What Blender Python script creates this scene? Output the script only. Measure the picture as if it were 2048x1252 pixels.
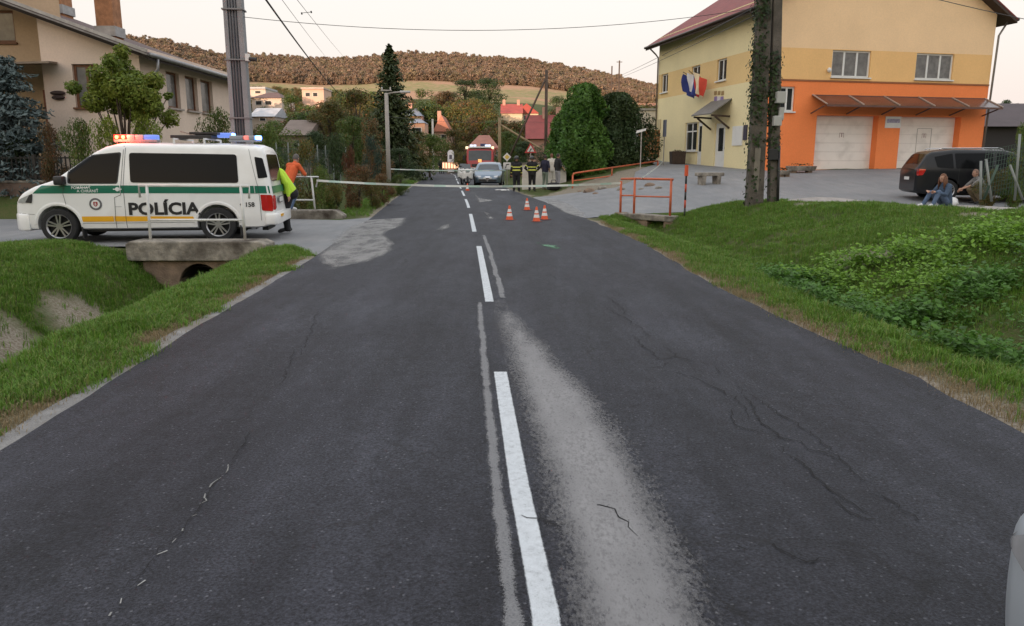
import bpy, bmesh, math, random
import numpy as np
from mathutils import Vector, Matrix, noise as mnoise
R = math.radians
random.seed(7); rng = np.random.default_rng(7)
S = bpy.context.scene
for o in list(bpy.data.objects): bpy.data.objects.remove(o)
C = S.collection

# ---------------------------------------------------------------- camera, sky, sun, exposure
PITCH = R(11.3); CAMH = 1.65; FPX = 1536.0
cam = bpy.data.cameras.new('camera'); cam.sensor_width = 36.0; cam.lens = 36.0 * FPX / 2048
cam.clip_start = 0.05; cam.clip_end = 6000
camo = bpy.data.objects.new('camera', cam); C.objects.link(camo)
camo.location = (0, 0, CAMH); camo.rotation_euler = (math.pi / 2 - PITCH, 0, 0)
S.camera = camo
SUN_EL, SUN_AZ = R(5.0), R(205.0)          # low evening sun behind the camera (azimuth from +Y, clockwise)
w = bpy.data.worlds.new('World'); S.world = w; w.use_nodes = True
nt = w.node_tree; nt.nodes.clear()
sky = nt.nodes.new('ShaderNodeTexSky'); sky.sky_type = 'NISHITA'; sky.sun_disc = False
sky.sun_elevation = SUN_EL; sky.sun_rotation = SUN_AZ
sky.altitude = 200; sky.air_density = 1.0; sky.dust_density = 9.0; sky.ozone_density = 1.6
veil = nt.nodes.new('ShaderNodeMixRGB'); veil.blend_type = 'MIX'; veil.inputs['Fac'].default_value = 0.5
# added sky veil: cream at horizon, bluer and brightened above to light the facades
tcw = nt.nodes.new('ShaderNodeTexCoord'); sep = nt.nodes.new('ShaderNodeSeparateXYZ'); ramp = nt.nodes.new('ShaderNodeValToRGB')
nt.links.new(tcw.outputs['Generated'], sep.inputs[0]); nt.links.new(sep.outputs['Z'], ramp.inputs[0])
for e_, (p_, c_) in zip([ramp.color_ramp.elements[0], ramp.color_ramp.elements[1], ramp.color_ramp.elements.new(.2), ramp.color_ramp.elements.new(.45)], ((0.0, (.785, .665, .62, 1)), (1.0, (.66, .78, 1.0, 1)), (.20, (.76, .71, .66, 1)), (.45, (.84, .85, .87, 1)))): e_.position = p_; e_.color = c_
gain = nt.nodes.new('ShaderNodeMixRGB'); gain.blend_type = 'MULTIPLY'; gain.inputs['Fac'].default_value = 1; gain.inputs['Color2'].default_value = (12.4, 12.4, 12.4, 1)
nt.links.new(ramp.outputs[0], gain.inputs['Color1']); nt.links.new(gain.outputs[0], veil.inputs['Color2'])
bg = nt.nodes.new('ShaderNodeBackground'); bg.inputs['Strength'].default_value = 0.10
wo = nt.nodes.new('ShaderNodeOutputWorld')
nt.links.new(sky.outputs[0], veil.inputs['Color1']); nt.links.new(veil.outputs[0], bg.inputs['Color'])
nt.links.new(bg.outputs[0], wo.inputs['Surface'])
sl = bpy.data.lights.new('sun', 'SUN'); sl.energy = 2.8; sl.angle = R(0.6); sl.color = (1.0, 0.68, 0.48)
so = bpy.data.objects.new('sun', sl); C.objects.link(so)
sd = Vector((math.sin(SUN_AZ) * math.cos(SUN_EL), math.cos(SUN_AZ) * math.cos(SUN_EL), math.sin(SUN_EL)))
so.rotation_euler = sd.to_track_quat('Z', 'Y').to_euler()
vs = S.view_settings; vs.view_transform = 'Standard'; vs.look = 'None'; vs.gamma = 1.0
vs.exposure = 1.0; vs.use_curve_mapping = False

# ---------------------------------------------------------------- pixel helpers: a pixel gives a direction, the ground or a known distance gives the point
def ray(x, y):
    a = (x - 1024) / FPX; b = (626 - y) / FPX
    return Vector((a, math.cos(PITCH) + b * math.sin(PITCH), -math.sin(PITCH) + b * math.cos(PITCH)))
def gp(x, y, z=0.0):
    r = ray(x, y); t = (z - CAMH) / r.z; return Vector((r.x * t, r.y * t, z))
def dp(x, y, Y):
    r = ray(x, y); t = Y / r.y; return Vector((r.x * t, Y, CAMH + r.z * t))

# ---------------------------------------------------------------- materials
MATS = {}
def mat(name, col, rough=0.7, var=0.12, vscale=3.0, bump=0.0, bscale=40.0, metal=0.0, fine=0.0, objvar=0.0, spec=0.5, coat=0.0,
        emit=None, estr=0.0, alpha=None, trans=0.0, dirt=None, dirtamt=0.0, coords='Object'):
    if name in MATS: return MATS[name]
    m = bpy.data.materials.new(name); m.use_nodes = True; MATS[name] = m
    t = m.node_tree; N = t.nodes; L = t.links
    b = N['Principled BSDF']; b.inputs['Roughness'].default_value = rough; b.inputs['Metallic'].default_value = metal
    b.inputs['Specular IOR Level'].default_value = spec
    if coat: b.inputs['Coat Weight'].default_value = coat; b.inputs['Coat Roughness'].default_value = 0.08
    tc = N.new('ShaderNodeTexCoord')
    c = N.new('ShaderNodeRGB'); c.outputs[0].default_value = (*col, 1); src = c.outputs[0]
    def noise(sc, det=4):
        n = N.new('ShaderNodeTexNoise'); n.inputs['Scale'].default_value = sc; n.inputs['Detail'].default_value = det
        L.new(tc.outputs[coords], n.inputs['Vector']); return n
    def bright(src, fac_out, lo, hi):
        mr = N.new('ShaderNodeMapRange'); mr.inputs['From Min'].default_value = 0.3; mr.inputs['From Max'].default_value = 0.7
        mr.inputs['To Min'].default_value = lo; mr.inputs['To Max'].default_value = hi; L.new(fac_out, mr.inputs['Value'])
        x = N.new('ShaderNodeMixRGB'); x.blend_type = 'MULTIPLY'; x.inputs['Fac'].default_value = 1
        L.new(src, x.inputs['Color1']); L.new(mr.outputs[0], x.inputs['Color2']); return x.outputs[0]
    if var: src = bright(src, noise(vscale, 5).outputs[0], 1 - var, 1 + var)
    if fine: src = bright(src, noise(vscale * 25, 3).outputs[0], 1 - fine, 1 + fine)
    if objvar:
        oi = N.new('ShaderNodeObjectInfo'); hs = N.new('ShaderNodeHueSaturation')
        mr = N.new('ShaderNodeMapRange'); mr.inputs['To Min'].default_value = 1 - objvar; mr.inputs['To Max'].default_value = 1 + objvar
        L.new(oi.outputs['Random'], mr.inputs['Value']); L.new(mr.outputs[0], hs.inputs['Value'])
        mr2 = N.new('ShaderNodeMapRange'); mr2.inputs['To Min'].default_value = 0.5 - objvar * .08; mr2.inputs['To Max'].default_value = 0.5 + objvar * .05
        ml = N.new('ShaderNodeMath'); ml.operation = 'FRACT'; mm = N.new('ShaderNodeMath'); mm.operation = 'MULTIPLY'; mm.inputs[1].default_value = 7.31
        L.new(oi.outputs['Random'], mm.inputs[0]); L.new(mm.outputs[0], ml.inputs[0]); L.new(ml.outputs[0], mr2.inputs['Value']); L.new(mr2.outputs[0], hs.inputs['Hue'])
        L.new(src, hs.inputs['Color']); src = hs.outputs[0]
    if dirt:
        n = noise(1.7, 8); mr = N.new('ShaderNodeMapRange'); mr.inputs['From Min'].default_value = 0.5; mr.inputs['From Max'].default_value = 0.72
        mr.inputs['To Max'].default_value = dirtamt; L.new(n.outputs[0], mr.inputs['Value'])
        x = N.new('ShaderNodeMixRGB'); L.new(mr.outputs[0], x.inputs['Fac']); L.new(src, x.inputs['Color1']); x.inputs['Color2'].default_value = (*dirt, 1); src = x.outputs[0]
    L.new(src, b.inputs['Base Color'])
    if bump:
        bn = N.new('ShaderNodeBump'); bn.inputs['Strength'].default_value = bump; bn.inputs['Distance'].default_value = 0.02
        L.new(noise(bscale, 6).outputs[0], bn.inputs['Height']); L.new(bn.outputs[0], b.inputs['Normal'])
    if emit: b.inputs['Emission Color'].default_value = (*emit, 1); b.inputs['Emission Strength'].default_value = estr
    if trans: b.inputs['Transmission Weight'].default_value = trans
    if alpha is not None: b.inputs['Alpha'].default_value = alpha
    return m

def leafmat(name, col, col2, objvar=0.25, tr=0.35, vscale=0.9, rough=0.55, autumn=None, aamt=0.0):
    if name in MATS: return MATS[name]
    m = bpy.data.materials.new(name); m.use_nodes = True; MATS[name] = m
    t = m.node_tree; N = t.nodes; L = t.links; N.clear()
    tc = N.new('ShaderNodeTexCoord'); geo = N.new('ShaderNodeNewGeometry'); oi = N.new('ShaderNodeObjectInfo')
    n = N.new('ShaderNodeTexNoise'); n.inputs['Scale'].default_value = vscale; n.inputs['Detail'].default_value = 5
    L.new(tc.outputs['Object'], n.inputs['Vector'])
    mr = N.new('ShaderNodeMapRange'); mr.inputs['From Min'].default_value = .35; mr.inputs['From Max'].default_value = .65; L.new(n.outputs[0], mr.inputs['Value'])
    x = N.new('ShaderNodeMixRGB'); L.new(mr.outputs[0], x.inputs['Fac']); x.inputs['Color1'].default_value = (*col, 1); x.inputs['Color2'].default_value = (*col2, 1)
    src = x.outputs[0]
    if autumn:
        rr = N.new('ShaderNodeMapRange'); rr.inputs['From Min'].default_value = 1 - aamt; rr.inputs['From Max'].default_value = 1 - aamt * .5
        L.new(geo.outputs['Random Per Island'], rr.inputs['Value'])
        xa = N.new('ShaderNodeMixRGB'); L.new(rr.outputs[0], xa.inputs['Fac']); L.new(src, xa.inputs['Color1']); xa.inputs['Color2'].default_value = (*autumn, 1); src = xa.outputs[0]
    hs = N.new('ShaderNodeHueSaturation'); L.new(src, hs.inputs['Color'])
    ad = N.new('ShaderNodeMath'); ad.operation = 'ADD'
    m1 = N.new('ShaderNodeMapRange'); m1.inputs['To Min'].default_value = 1 - objvar; m1.inputs['To Max'].default_value = 1 + objvar; L.new(oi.outputs['Random'], m1.inputs['Value'])
    m2 = N.new('ShaderNodeMapRange'); m2.inputs['To Min'].default_value = -.3; m2.inputs['To Max'].default_value = .3; L.new(geo.outputs['Random Per Island'], m2.inputs['Value'])
    L.new(m1.outputs[0], ad.inputs[0]); L.new(m2.outputs[0], ad.inputs[1]); L.new(ad.outputs[0], hs.inputs['Value'])
    d = N.new('ShaderNodeBsdfPrincipled'); d.inputs['Roughness'].default_value = rough; d.inputs['Specular IOR Level'].default_value = .3; L.new(hs.outputs[0], d.inputs['Base Color'])
    tl = N.new('ShaderNodeBsdfTranslucent'); L.new(hs.outputs[0], tl.inputs['Color'])
    mx = N.new('ShaderNodeMixShader'); mx.inputs[0].default_value = tr; L.new(d.outputs[0], mx.inputs[1]); L.new(tl.outputs[0], mx.inputs[2])
    o = N.new('ShaderNodeOutputMaterial'); L.new(mx.outputs[0], o.inputs['Surface'])
    return m

def decalmat(name, col, edge=0.03, nscale=14.0, dens=0.5, rough=0.75, stretch=(1, 1, 1), speck=0.35, amount=1.0, soft=.12):
    """worn paint or sand lying on the asphalt: its own outline, eaten away by noise ('e' = metres from the outline)"""
    if name in MATS: return MATS[name]
    m = bpy.data.materials.new(name); m.use_nodes = True; MATS[name] = m
    t = m.node_tree; N = t.nodes; L = t.links
    b = N['Principled BSDF']; b.inputs['Roughness'].default_value = rough
    tc = N.new('ShaderNodeTexCoord'); mp = N.new('ShaderNodeMapping'); mp.inputs['Scale'].default_value = stretch; L.new(tc.outputs['Object'], mp.inputs['Vector'])
    def noise(sc, det):
        n = N.new('ShaderNodeTexNoise'); n.inputs['Scale'].default_value = sc; n.inputs['Detail'].default_value = det; n.inputs['Roughness'].default_value = .65
        L.new(mp.outputs[0], n.inputs['Vector']); return n.outputs[0]
    def mth(op, a, bb):
        x = N.new('ShaderNodeMath'); x.operation = op
        for i, v in enumerate((a, bb)):
            if isinstance(v, (int, float)): x.inputs[i].default_value = v
            else: L.new(v, x.inputs[i])
        return x.outputs[0]
    at = N.new('ShaderNodeAttribute'); at.attribute_name = 'e'
    e = mth('DIVIDE', at.outputs['Fac'], edge)
    e = mth('MINIMUM', e, 1.0)
    n1 = mth('ADD', mth('MULTIPLY', noise(nscale, 6), 2.2), -.6); n2 = mth('ADD', mth('MULTIPLY', noise(nscale * 15, 5), 2.8), -.9)
    a = mth('ADD', mth('MULTIPLY', e, 1.0), dens - 0.62)
    mix = mth('ADD', mth('MULTIPLY', n1, 1 - speck), mth('MULTIPLY', n2, speck))
    mr = N.new('ShaderNodeMapRange'); mr.inputs['From Min'].default_value = -soft; mr.inputs['From Max'].default_value = soft + .02; mr.inputs['To Max'].default_value = amount
    L.new(mth('SUBTRACT', a, mix), mr.inputs['Value'])
    c = N.new('ShaderNodeMixRGB'); c.blend_type = 'MULTIPLY'; c.inputs['Fac'].default_value = 1; c.inputs['Color1'].default_value = (*col, 1)
    cr = N.new('ShaderNodeMapRange'); cr.inputs['To Min'].default_value = .62; cr.inputs['To Max'].default_value = 1.3; L.new(n2, cr.inputs['Value']); L.new(cr.outputs[0], c.inputs['Color2'])
    L.new(c.outputs[0], b.inputs['Base Color'])
    tr = N.new('ShaderNodeBsdfTransparent'); mx = N.new('ShaderNodeMixShader'); L.new(mr.outputs[0], mx.inputs[0]); L.new(tr.outputs[0], mx.inputs[1]); L.new(b.outputs[0], mx.inputs[2])
    L.new(mx.outputs[0], N['Material Output'].inputs['Surface'])
    return m

# ---------------------------------------------------------------- objects
def setp(o, label=None, cat=None, group=None, kind=None):
    if label: o['label'] = label
    if cat: o['category'] = cat
    if group: o['group'] = group
    if kind: o['kind'] = kind
    return o
def thing(name, label, cat, loc=(0, 0, 0), rotz=0.0, group=None, rot=None):
    o = bpy.data.objects.new(name, None); C.objects.link(o); o.empty_display_size = .2
    o.location = loc; o.rotation_euler = rot if rot else (0, 0, rotz)
    return setp(o, label, cat, group)
def obj(name, me, mats, parent=None, loc=None, rotz=None):
    o = bpy.data.objects.new(name, me); C.objects.link(o)
    for m in (mats if isinstance(mats, (list, tuple)) else [mats]): me.materials.append(m)
    if parent: o.parent = parent
    if loc is not None: o.location = loc
    if rotz is not None: o.rotation_euler = (0, 0, rotz)
    return o
def copy_tree(o, parent=None):
    c = o.copy(); C.objects.link(c); c.parent = parent
    for ch in [x for x in bpy.data.objects if x.parent == o]: copy_tree(ch, c)
    return c

class MB:
    def __init__(s): s.v = []; s.f = []; s.m = []
    def add(s, v, f, mi=0):
        k = len(s.v); s.v += [tuple(p) for p in v]; s.f += [tuple(i + k for i in q) for q in f]; s.m += [mi] * len(f); return s
    def box(s, c, d, rot=None, mi=0, taper=1.0):
        x, y, z = d[0] / 2, d[1] / 2, d[2] / 2
        vs = [Vector((sx * x * (taper if sz > 0 else 1), sy * y * (taper if sz > 0 else 1), sz * z)) for sz in (-1, 1) for sy in (-1, 1) for sx in (-1, 1)]
        if rot is not None: vs = [rot @ v for v in vs]
        c = Vector(c)
        return s.add([v + c for v in vs], [(0, 2, 3, 1), (4, 5, 7, 6), (0, 1, 5, 4), (2, 6, 7, 3), (0, 4, 6, 2), (1, 3, 7, 5)], mi)
    def bar(s, a, b, wd, hd, mi=0, up=(0, 0, 1)):
        a = Vector(a); b = Vector(b); d = b - a; l = d.length; z = d.normalized(); u = Vector(up)
        x = u.cross(z)
        if x.length < 1e-4: x = Vector((1, 0, 0)).cross(z)
        x.normalize(); y = z.cross(x); rot = Matrix((x, y, z)).transposed()
        return s.box((a + b) / 2, (wd, hd, l), rot, mi)
    def tube(s, pts, rad, n=8, mi=0, cap=True):
        pts = [Vector(p) for p in pts]; k = len(pts)
        rad = rad if isinstance(rad, (list, tuple)) else [rad] * k
        vs = []; fs = []; ref = None
        for i, p in enumerate(pts):
            t = (pts[min(i + 1, k - 1)] - pts[max(i - 1, 0)]).normalized()
            if ref is None: ref = Vector((0, 0, 1)) if abs(t.z) < .9 else Vector((1, 0, 0))
            x = (ref - t * ref.dot(t)).normalized(); y = t.cross(x); ref = x
            for j in range(n):
                a = 2 * math.pi * j / n; vs.append(p + (x * math.cos(a) + y * math.sin(a)) * rad[i])
        for i in range(k - 1):
            for j in range(n):
                q = (j + 1) % n; fs.append((i * n + j, i * n + q, (i + 1) * n + q, (i + 1) * n + j))
        if cap: fs.append(tuple(range(n - 1, -1, -1))); fs.append(tuple((k - 1) * n + j for j in range(n)))
        return s.add(vs, fs, mi)
    def cyl(s, a, b, r0, r1=None, n=12, mi=0): return s.tube([a, b], [r0, r0 if r1 is None else r1], n, mi)
    def prism(s, poly, a, b, axis='y', mi=0):
        """poly = list of 2-D points, extruded from a to b along axis (x: poly is (y,z), y: (x,z), z: (x,y))"""
        def P(p, t): return {'x': (t, p[0], p[1]), 'y': (p[0], t, p[1]), 'z': (p[0], p[1], t)}[axis]
        n = len(poly); vs = [P(p, a) for p in poly] + [P(p, b) for p in poly]
        return s.add(vs, [tuple(range(n - 1, -1, -1)), tuple(range(n, 2 * n))] + [(i, (i + 1) % n, n + (i + 1) % n, n + i) for i in range(n)], mi)
    def lathe(s, prof, c=(0, 0, 0), n=16, mi=0, axis=None, cap=True):
        vs = []; k = len(prof); c = Vector(c); q = Vector((0, 0, 1)).rotation_difference(Vector(axis)) if axis else None
        for r, z in prof:
            for j in range(n):
                a = 2 * math.pi * j / n; p = Vector((r * math.cos(a), r * math.sin(a), z)); vs.append((q @ p if q else p) + c)
        fs = [(i * n + j, i * n + (j + 1) % n, (i + 1) * n + (j + 1) % n, (i + 1) * n + j) for i in range(k - 1) for j in range(n)]
        if cap and prof[0][0] > 1e-5: fs.append(tuple(range(n - 1, -1, -1)))
        if cap and prof[-1][0] > 1e-5: fs.append(tuple((k - 1) * n + j for j in range(n)))
        return s.add(vs, fs, mi)
    def ell(s, c, r, n=12, mi=0):
        return s.lathe([(max(1e-4, math.sin(math.pi * i / 8)), -math.cos(math.pi * i / 8)) for i in range(9)], (0, 0, 0), n, mi)._last(c, r, n * 9)
    def _last(s, c, r, k):
        for i in range(len(s.v) - k, len(s.v)):
            v = s.v[i]; s.v[i] = (v[0] * r[0] + c[0], v[1] * r[1] + c[1], v[2] * r[2] + c[2])
        return s
    def mesh(s, name, smooth=None, bevel=0.0):
        me = bpy.data.meshes.new(name); me.from_pydata(s.v, [], s.f)
        if any(s.m): me.polygons.foreach_set('material_index', s.m)
        bm = bmesh.new(); bm.from_mesh(me); bmesh.ops.recalc_face_normals(bm, faces=bm.faces)
        if bevel:
            es = [e for e in bm.edges if len(e.link_faces) == 2 and e.calc_face_angle() > .6]
            bmesh.ops.bevel(bm, geom=es, offset=bevel, segments=2, affect='EDGES', profile=.5)
        bm.to_mesh(me); bm.free()
        if smooth: 
            me.shade_smooth()
            if smooth != True: me.set_sharp_from_angle(angle=R(smooth))
        return me
    def build(s, name, mats, parent=None, smooth=None, bevel=0.0, loc=None, rotz=None):
        return obj(name, s.mesh(name, smooth, bevel), mats, parent, loc, rotz)

def npmesh(name, V, Fq):
    me = bpy.data.meshes.new(name); V = np.asarray(V, dtype=np.float32); Fq = np.asarray(Fq, dtype=np.int32)
    n, k = Fq.shape
    me.vertices.add(len(V)); me.vertices.foreach_set('co', V.ravel())
    me.loops.add(n * k); me.loops.foreach_set('vertex_index', Fq.ravel())
    me.polygons.add(n); me.polygons.foreach_set('loop_start', np.arange(0, n * k, k, dtype=np.int32))
    me.update(calc_edges=True); me.validate(); return me

def scatter(name, protos, P, rz, sc, mats_unused=None, tilt=None, parent=None):
    """ONE stuff object: instances of the proto meshes on points"""
    root = None
    P = np.asarray(P, dtype=np.float32)
    me = bpy.data.meshes.new(name); me.vertices.add(len(P)); me.vertices.foreach_set('co', P.ravel())
    a = me.attributes.new('rot', 'FLOAT_VECTOR', 'POINT'); rot = np.zeros((len(P), 3), np.float32); rot[:, 2] = rz
    if tilt is not None: rot[:, :2] = tilt
    a.data.foreach_set('vector', rot.ravel())
    a = me.attributes.new('scl', 'FLOAT', 'POINT'); a.data.foreach_set('value', np.asarray(sc, np.float32))
    a = me.attributes.new('pick', 'INT', 'POINT'); a.data.foreach_set('value', rng.integers(0, len(protos), len(P)).astype(np.int32))
    o = bpy.data.objects.new(name, me); C.objects.link(o)
    g = bpy.data.node_groups.new(name, 'GeometryNodeTree')
    g.interface.new_socket('Geometry', in_out='INPUT', socket_type='NodeSocketGeometry'); g.interface.new_socket('Geometry', in_out='OUTPUT', socket_type='NodeSocketGeometry')
    gi = g.nodes.new('NodeGroupInput'); go = g.nodes.new('NodeGroupOutput')
    ip = g.nodes.new('GeometryNodeInstanceOnPoints')
    gg = g.nodes.new('GeometryNodeGeometryToInstance')
    for p in reversed(protos):
        oi = g.nodes.new('GeometryNodeObjectInfo'); oi.inputs['Object'].default_value = p; oi.inputs['As Instance'].default_value = True
        g.links.new(oi.outputs['Geometry'], gg.inputs[0])
    def attr(n, t):
        q = g.nodes.new('GeometryNodeInputNamedAttribute'); q.data_type = t; q.inputs['Name'].default_value = n; return q.outputs[0]
    g.links.new(gi.outputs[0], ip.inputs['Points']); g.links.new(gg.outputs[0], ip.inputs['Instance'])
    ip.inputs['Pick Instance'].default_value = len(protos) > 1
    g.links.new(attr('pick', 'INT'), ip.inputs['Instance Index'])
    e2r = g.nodes.new('FunctionNodeEulerToRotation'); g.links.new(attr('rot', 'FLOAT_VECTOR'), e2r.inputs[0]); g.links.new(e2r.outputs[0], ip.inputs['Rotation'])
    g.links.new(attr('scl', 'FLOAT'), ip.inputs['Scale'])
    g.links.new(ip.outputs[0], go.inputs[0])
    md = o.modifiers.new('scatter', 'NODES'); md.node_group = g
    return o
def proto(name, me, mats):
    o = bpy.data.objects.new(name, me)
    for m in (mats if isinstance(mats, (list, tuple)) else [mats]): me.materials.append(m)
    return o
# ---------------------------------------------------------------- terrain
_L = np.array([(-6, -2.75), (4.16, -2.9), (7.7, -3.13), (9.3, -3.17), (13, -3.35), (21.5, -3.95), (32, -4.87), (64, -7.4), (85, -9.4), (97, -11.5), (108, -19), (116, -34), (124, -60)])
_Rr = np.array([(-6, 3.2), (4.5, 3.08), (5.7, 3.05), (6.5, 2.95), (7.8, 2.8), (9.8, 2.66), (11.5, 2.62), (15, 2.6), (19, 2.3), (23.4, 1.9), (30, 1.3), (40, .2), (60, -1.6), (80, -3.2), (92, -4.6), (104, -8), (112, -15), (119, -28), (126, -54)])
_Cc = np.array([(-6, .35), (2.5, .12), (3.54, .04), (5.7, -.09), (8.7, -.26), (14.4, -.62), (17.1, -.83), (22.4, -1.19), (28.7, -1.65), (35.8, -2.22), (46, -3.07), (61, -4.31), (80, -5.83), (95, -7.6), (106, -12), (114, -22), (121, -36), (126, -56)])
def xl(Y): return np.interp(Y, _L[:, 0], _L[:, 1])
def xr(Y): return np.interp(Y, _Rr[:, 0], _Rr[:, 1])
def xc(Y): return np.interp(Y, _Cc[:, 0], _Cc[:, 1])
def sst(a, b, x):
    t = np.clip((x - a) / (b - a), 0, 1); return t * t * (3 - 2 * t)
RID = np.array([(-1.2, .17), (-.62, .155), (-.50, .149), (-.43, .141), (-.40, .134), (-.37, .126), (-.30, .123), (-.24, .119), (-.185, .120), (-.145, .126), (-.10, .126), (-.04, .122), (.025, .117), (.085, .107), (.15, .094), (.19, .085), (.24, .075), (.32, .05), (.45, .04), (.62, .04), (1.2, .04)])
def farz(X, Y):
    a = X / np.maximum(Y, 1); e = np.interp(a, RID[:, 0], RID[:, 1])
    z = np.interp(Y, [0, 110, 180, 250, 400, 550, 700, 950, 1300, 3000], [0, 0, .060 * 180, .0775 * 250, .082 * 400, .094 * 550, .109 * 700, .13 * 950, .13 * 900, .0])
    left = sst(-.22, -.4, a)      # the nearer slope on the left
    f = e / .13
    return z * np.where(f < 1, f, f)
def lotz(X, Y):
    d = X - xr(Y)
    return np.interp(Y, [22, 26, 38, 50, 60, 90], [0.0, .24, 1.12, 1.55, 1.7, 1.7]) * sst(0.3, 7.5, d)
def hgt(X, Y):
    X = np.asarray(X, float); Y = np.asarray(Y, float)
    dl = xl(Y) - X; dr = X - xr(Y)
    # left: verge, ditch with the side road filled across it, then the bank
    cross = sst(14.2, 14.7, Y) * (1 - sst(21.9, 22.6, Y))
    c = 2.55 + 0 * Y
    ditch = -0.95 * np.exp(-np.abs((dl - c) / .95) ** 2.6)
    ditch *= (1 - cross) * (1 - sst(60, 80, Y))
    bankl = .10 * sst(3.6, 5, dl) * (1 - cross) * (1 - sst(60, 80, Y))
    lump = .10 * np.sin(X * 2.1 + Y * 1.3) * np.sin(Y * .9 - X * .7) * sst(1.6, 3.5, dl) * (1 - sst(12.5, 14, Y))
    zl = ditch + bankl + lump + .45 * sst(21.8, 23.5, Y) * sst(4.5, 8.5, dl) + .03 * sst(.2, .8, dl) * (1 - cross)
    # right: verge, shallow ditch, weedy bank, then the rising forecourt
    B = np.interp(Y, [-6, 4, 10, 16, 20, 60], [.55, .55, .6, .58, .52, .5])
    dt = -0.28 * np.exp(-np.abs((dr - 1.75) / .7) ** 2.4)
    bk = B * sst(2.0, 5.2, dr) - .25 * sst(6.5, 9.0, dr) + .06 * np.sin(X * 1.7 + Y * .8) * sst(2.2, 4, dr)
    zr1 = dt + bk + .03 * sst(.2, .7, dr)
    dt = dt * (1 + 1.3 * np.exp(-((Y - 21.2) / 1.3) ** 2)); zr1 = dt + bk + .03 * sst(.2, .7, dr)
    k = sst(21.9, 23.2, Y)
    ctop = sst(18.8, 20.2, Y)
    lot = lotz(X, Y)
    zr = zr1 * (1 - k) + lot * k
    z = np.where(dl > 0, zl, np.where(dr > 0, zr, 0.0))
    k2 = sst(60, 120, Y)
    z = z * (1 - k2) + farz(X, Y)
    # unseen ridge added behind the camera, shaped to shade the village street
    z = z + 37.0 * sst(-100, -190, Y)
    return z
def h1(x, y): return float(hgt(np.array([x]), np.array([y]))[0])

ROADZ = 0.02
# polygons of the paved sheets (the ground is kept a little lower under them)
SIDE_L = [(-3.2, 13.0), (-3.75, 13.9), (-4.45, 14.75), (-7.3, 14.75), (-9.5, 14.55), (-14, 14.3), (-34, 13.6), (-34, 21.0), (-14, 21.6), (-6.6, 21.75), (-4.75, 21.3), (-4.3, 21.9), (-3.8, 22.6), (-3.2, 18)]
LOT = [(1.6, 21.6), (2.75, 22.6), (3.3, 23.5), (5.2, 23.9), (7.0, 23.4), (9, 22.9), (14, 22.6), (34, 22.0), (36, 37.0), (24.0, 41.2), (13.0, 37.8), (9.6, 50.2), (8.4, 49.5), (8.2, 44.6), (6.2, 39.2), (5.6, 36.0), (4.6, 34.6), (2.6, 35.6), (1.0, 34.6), (.6, 31)]
def inpoly(poly, X, Y):
    r = np.zeros(np.shape(X), bool); n = len(poly)
    for i in range(n):
        x0, y0 = poly[i]; x1, y1 = poly[(i + 1) % n]
        cnd = (y0 > Y) != (y1 > Y)
        r ^= cnd & (X < (x1 - x0) * (Y - y0) / ((y1 - y0) if y1 != y0 else 1e-9) + x0)
    return r
def polydist(poly, X, Y):
    dmin = np.full(np.shape(X), 1e9)
    for i in range(len(poly)):
        x0, y0 = poly[i]; x1, y1 = poly[(i + 1) % len(poly)]
        ex, ey = x1 - x0, y1 - y0; L2 = ex * ex + ey * ey + 1e-12
        t = np.clip(((X - x0) * ex + (Y - y0) * ey) / L2, 0, 1)
        dmin = np.minimum(dmin, np.hypot(X - x0 - t * ex, Y - y0 - t * ey))
    return dmin
def sheet(name, poly, step, off, m, parent=None, zf=None, edge=False):
    bm = bmesh.new(); f = bm.faces.new([bm.verts.new((x, y, 0)) for x, y in poly])
    xs = [p[0] for p in poly]; ys = [p[1] for p in poly]
    for k in range(1, int((max(xs) - min(xs)) / step) + 1):
        bmesh.ops.bisect_plane(bm, geom=bm.verts[:] + bm.edges[:] + bm.faces[:], plane_co=(min(xs) + k * step, 0, 0), plane_no=(1, 0, 0))
    for k in range(1, int((max(ys) - min(ys)) / step) + 1):
        bmesh.ops.bisect_plane(bm, geom=bm.verts[:] + bm.edges[:] + bm.faces[:], plane_co=(0, min(ys) + k * step, 0), plane_no=(0, 1, 0))
    bmesh.ops.triangulate(bm, faces=bm.faces)
    bmesh.ops.recalc_face_normals(bm, faces=bm.faces)
    if sum(fc.normal.z for fc in bm.faces) < 0: bmesh.ops.reverse_faces(bm, faces=bm.faces)
    X = np.array([v.co.x for v in bm.verts]); Y = np.array([v.co.y for v in bm.verts])
    Z = (zf or hgt)(X, Y) + off
    for v, z in zip(bm.verts, Z): v.co.z = float(z)
    me = bpy.data.meshes.new(name); bm.to_mesh(me); bm.free()
    if edge:
        a = me.attributes.new('e', 'FLOAT', 'POINT'); a.data.foreach_set('value', polydist(poly, X, Y).astype(np.float32))
    me.shade_smooth()
    return obj(name, me, m, parent)

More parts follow.
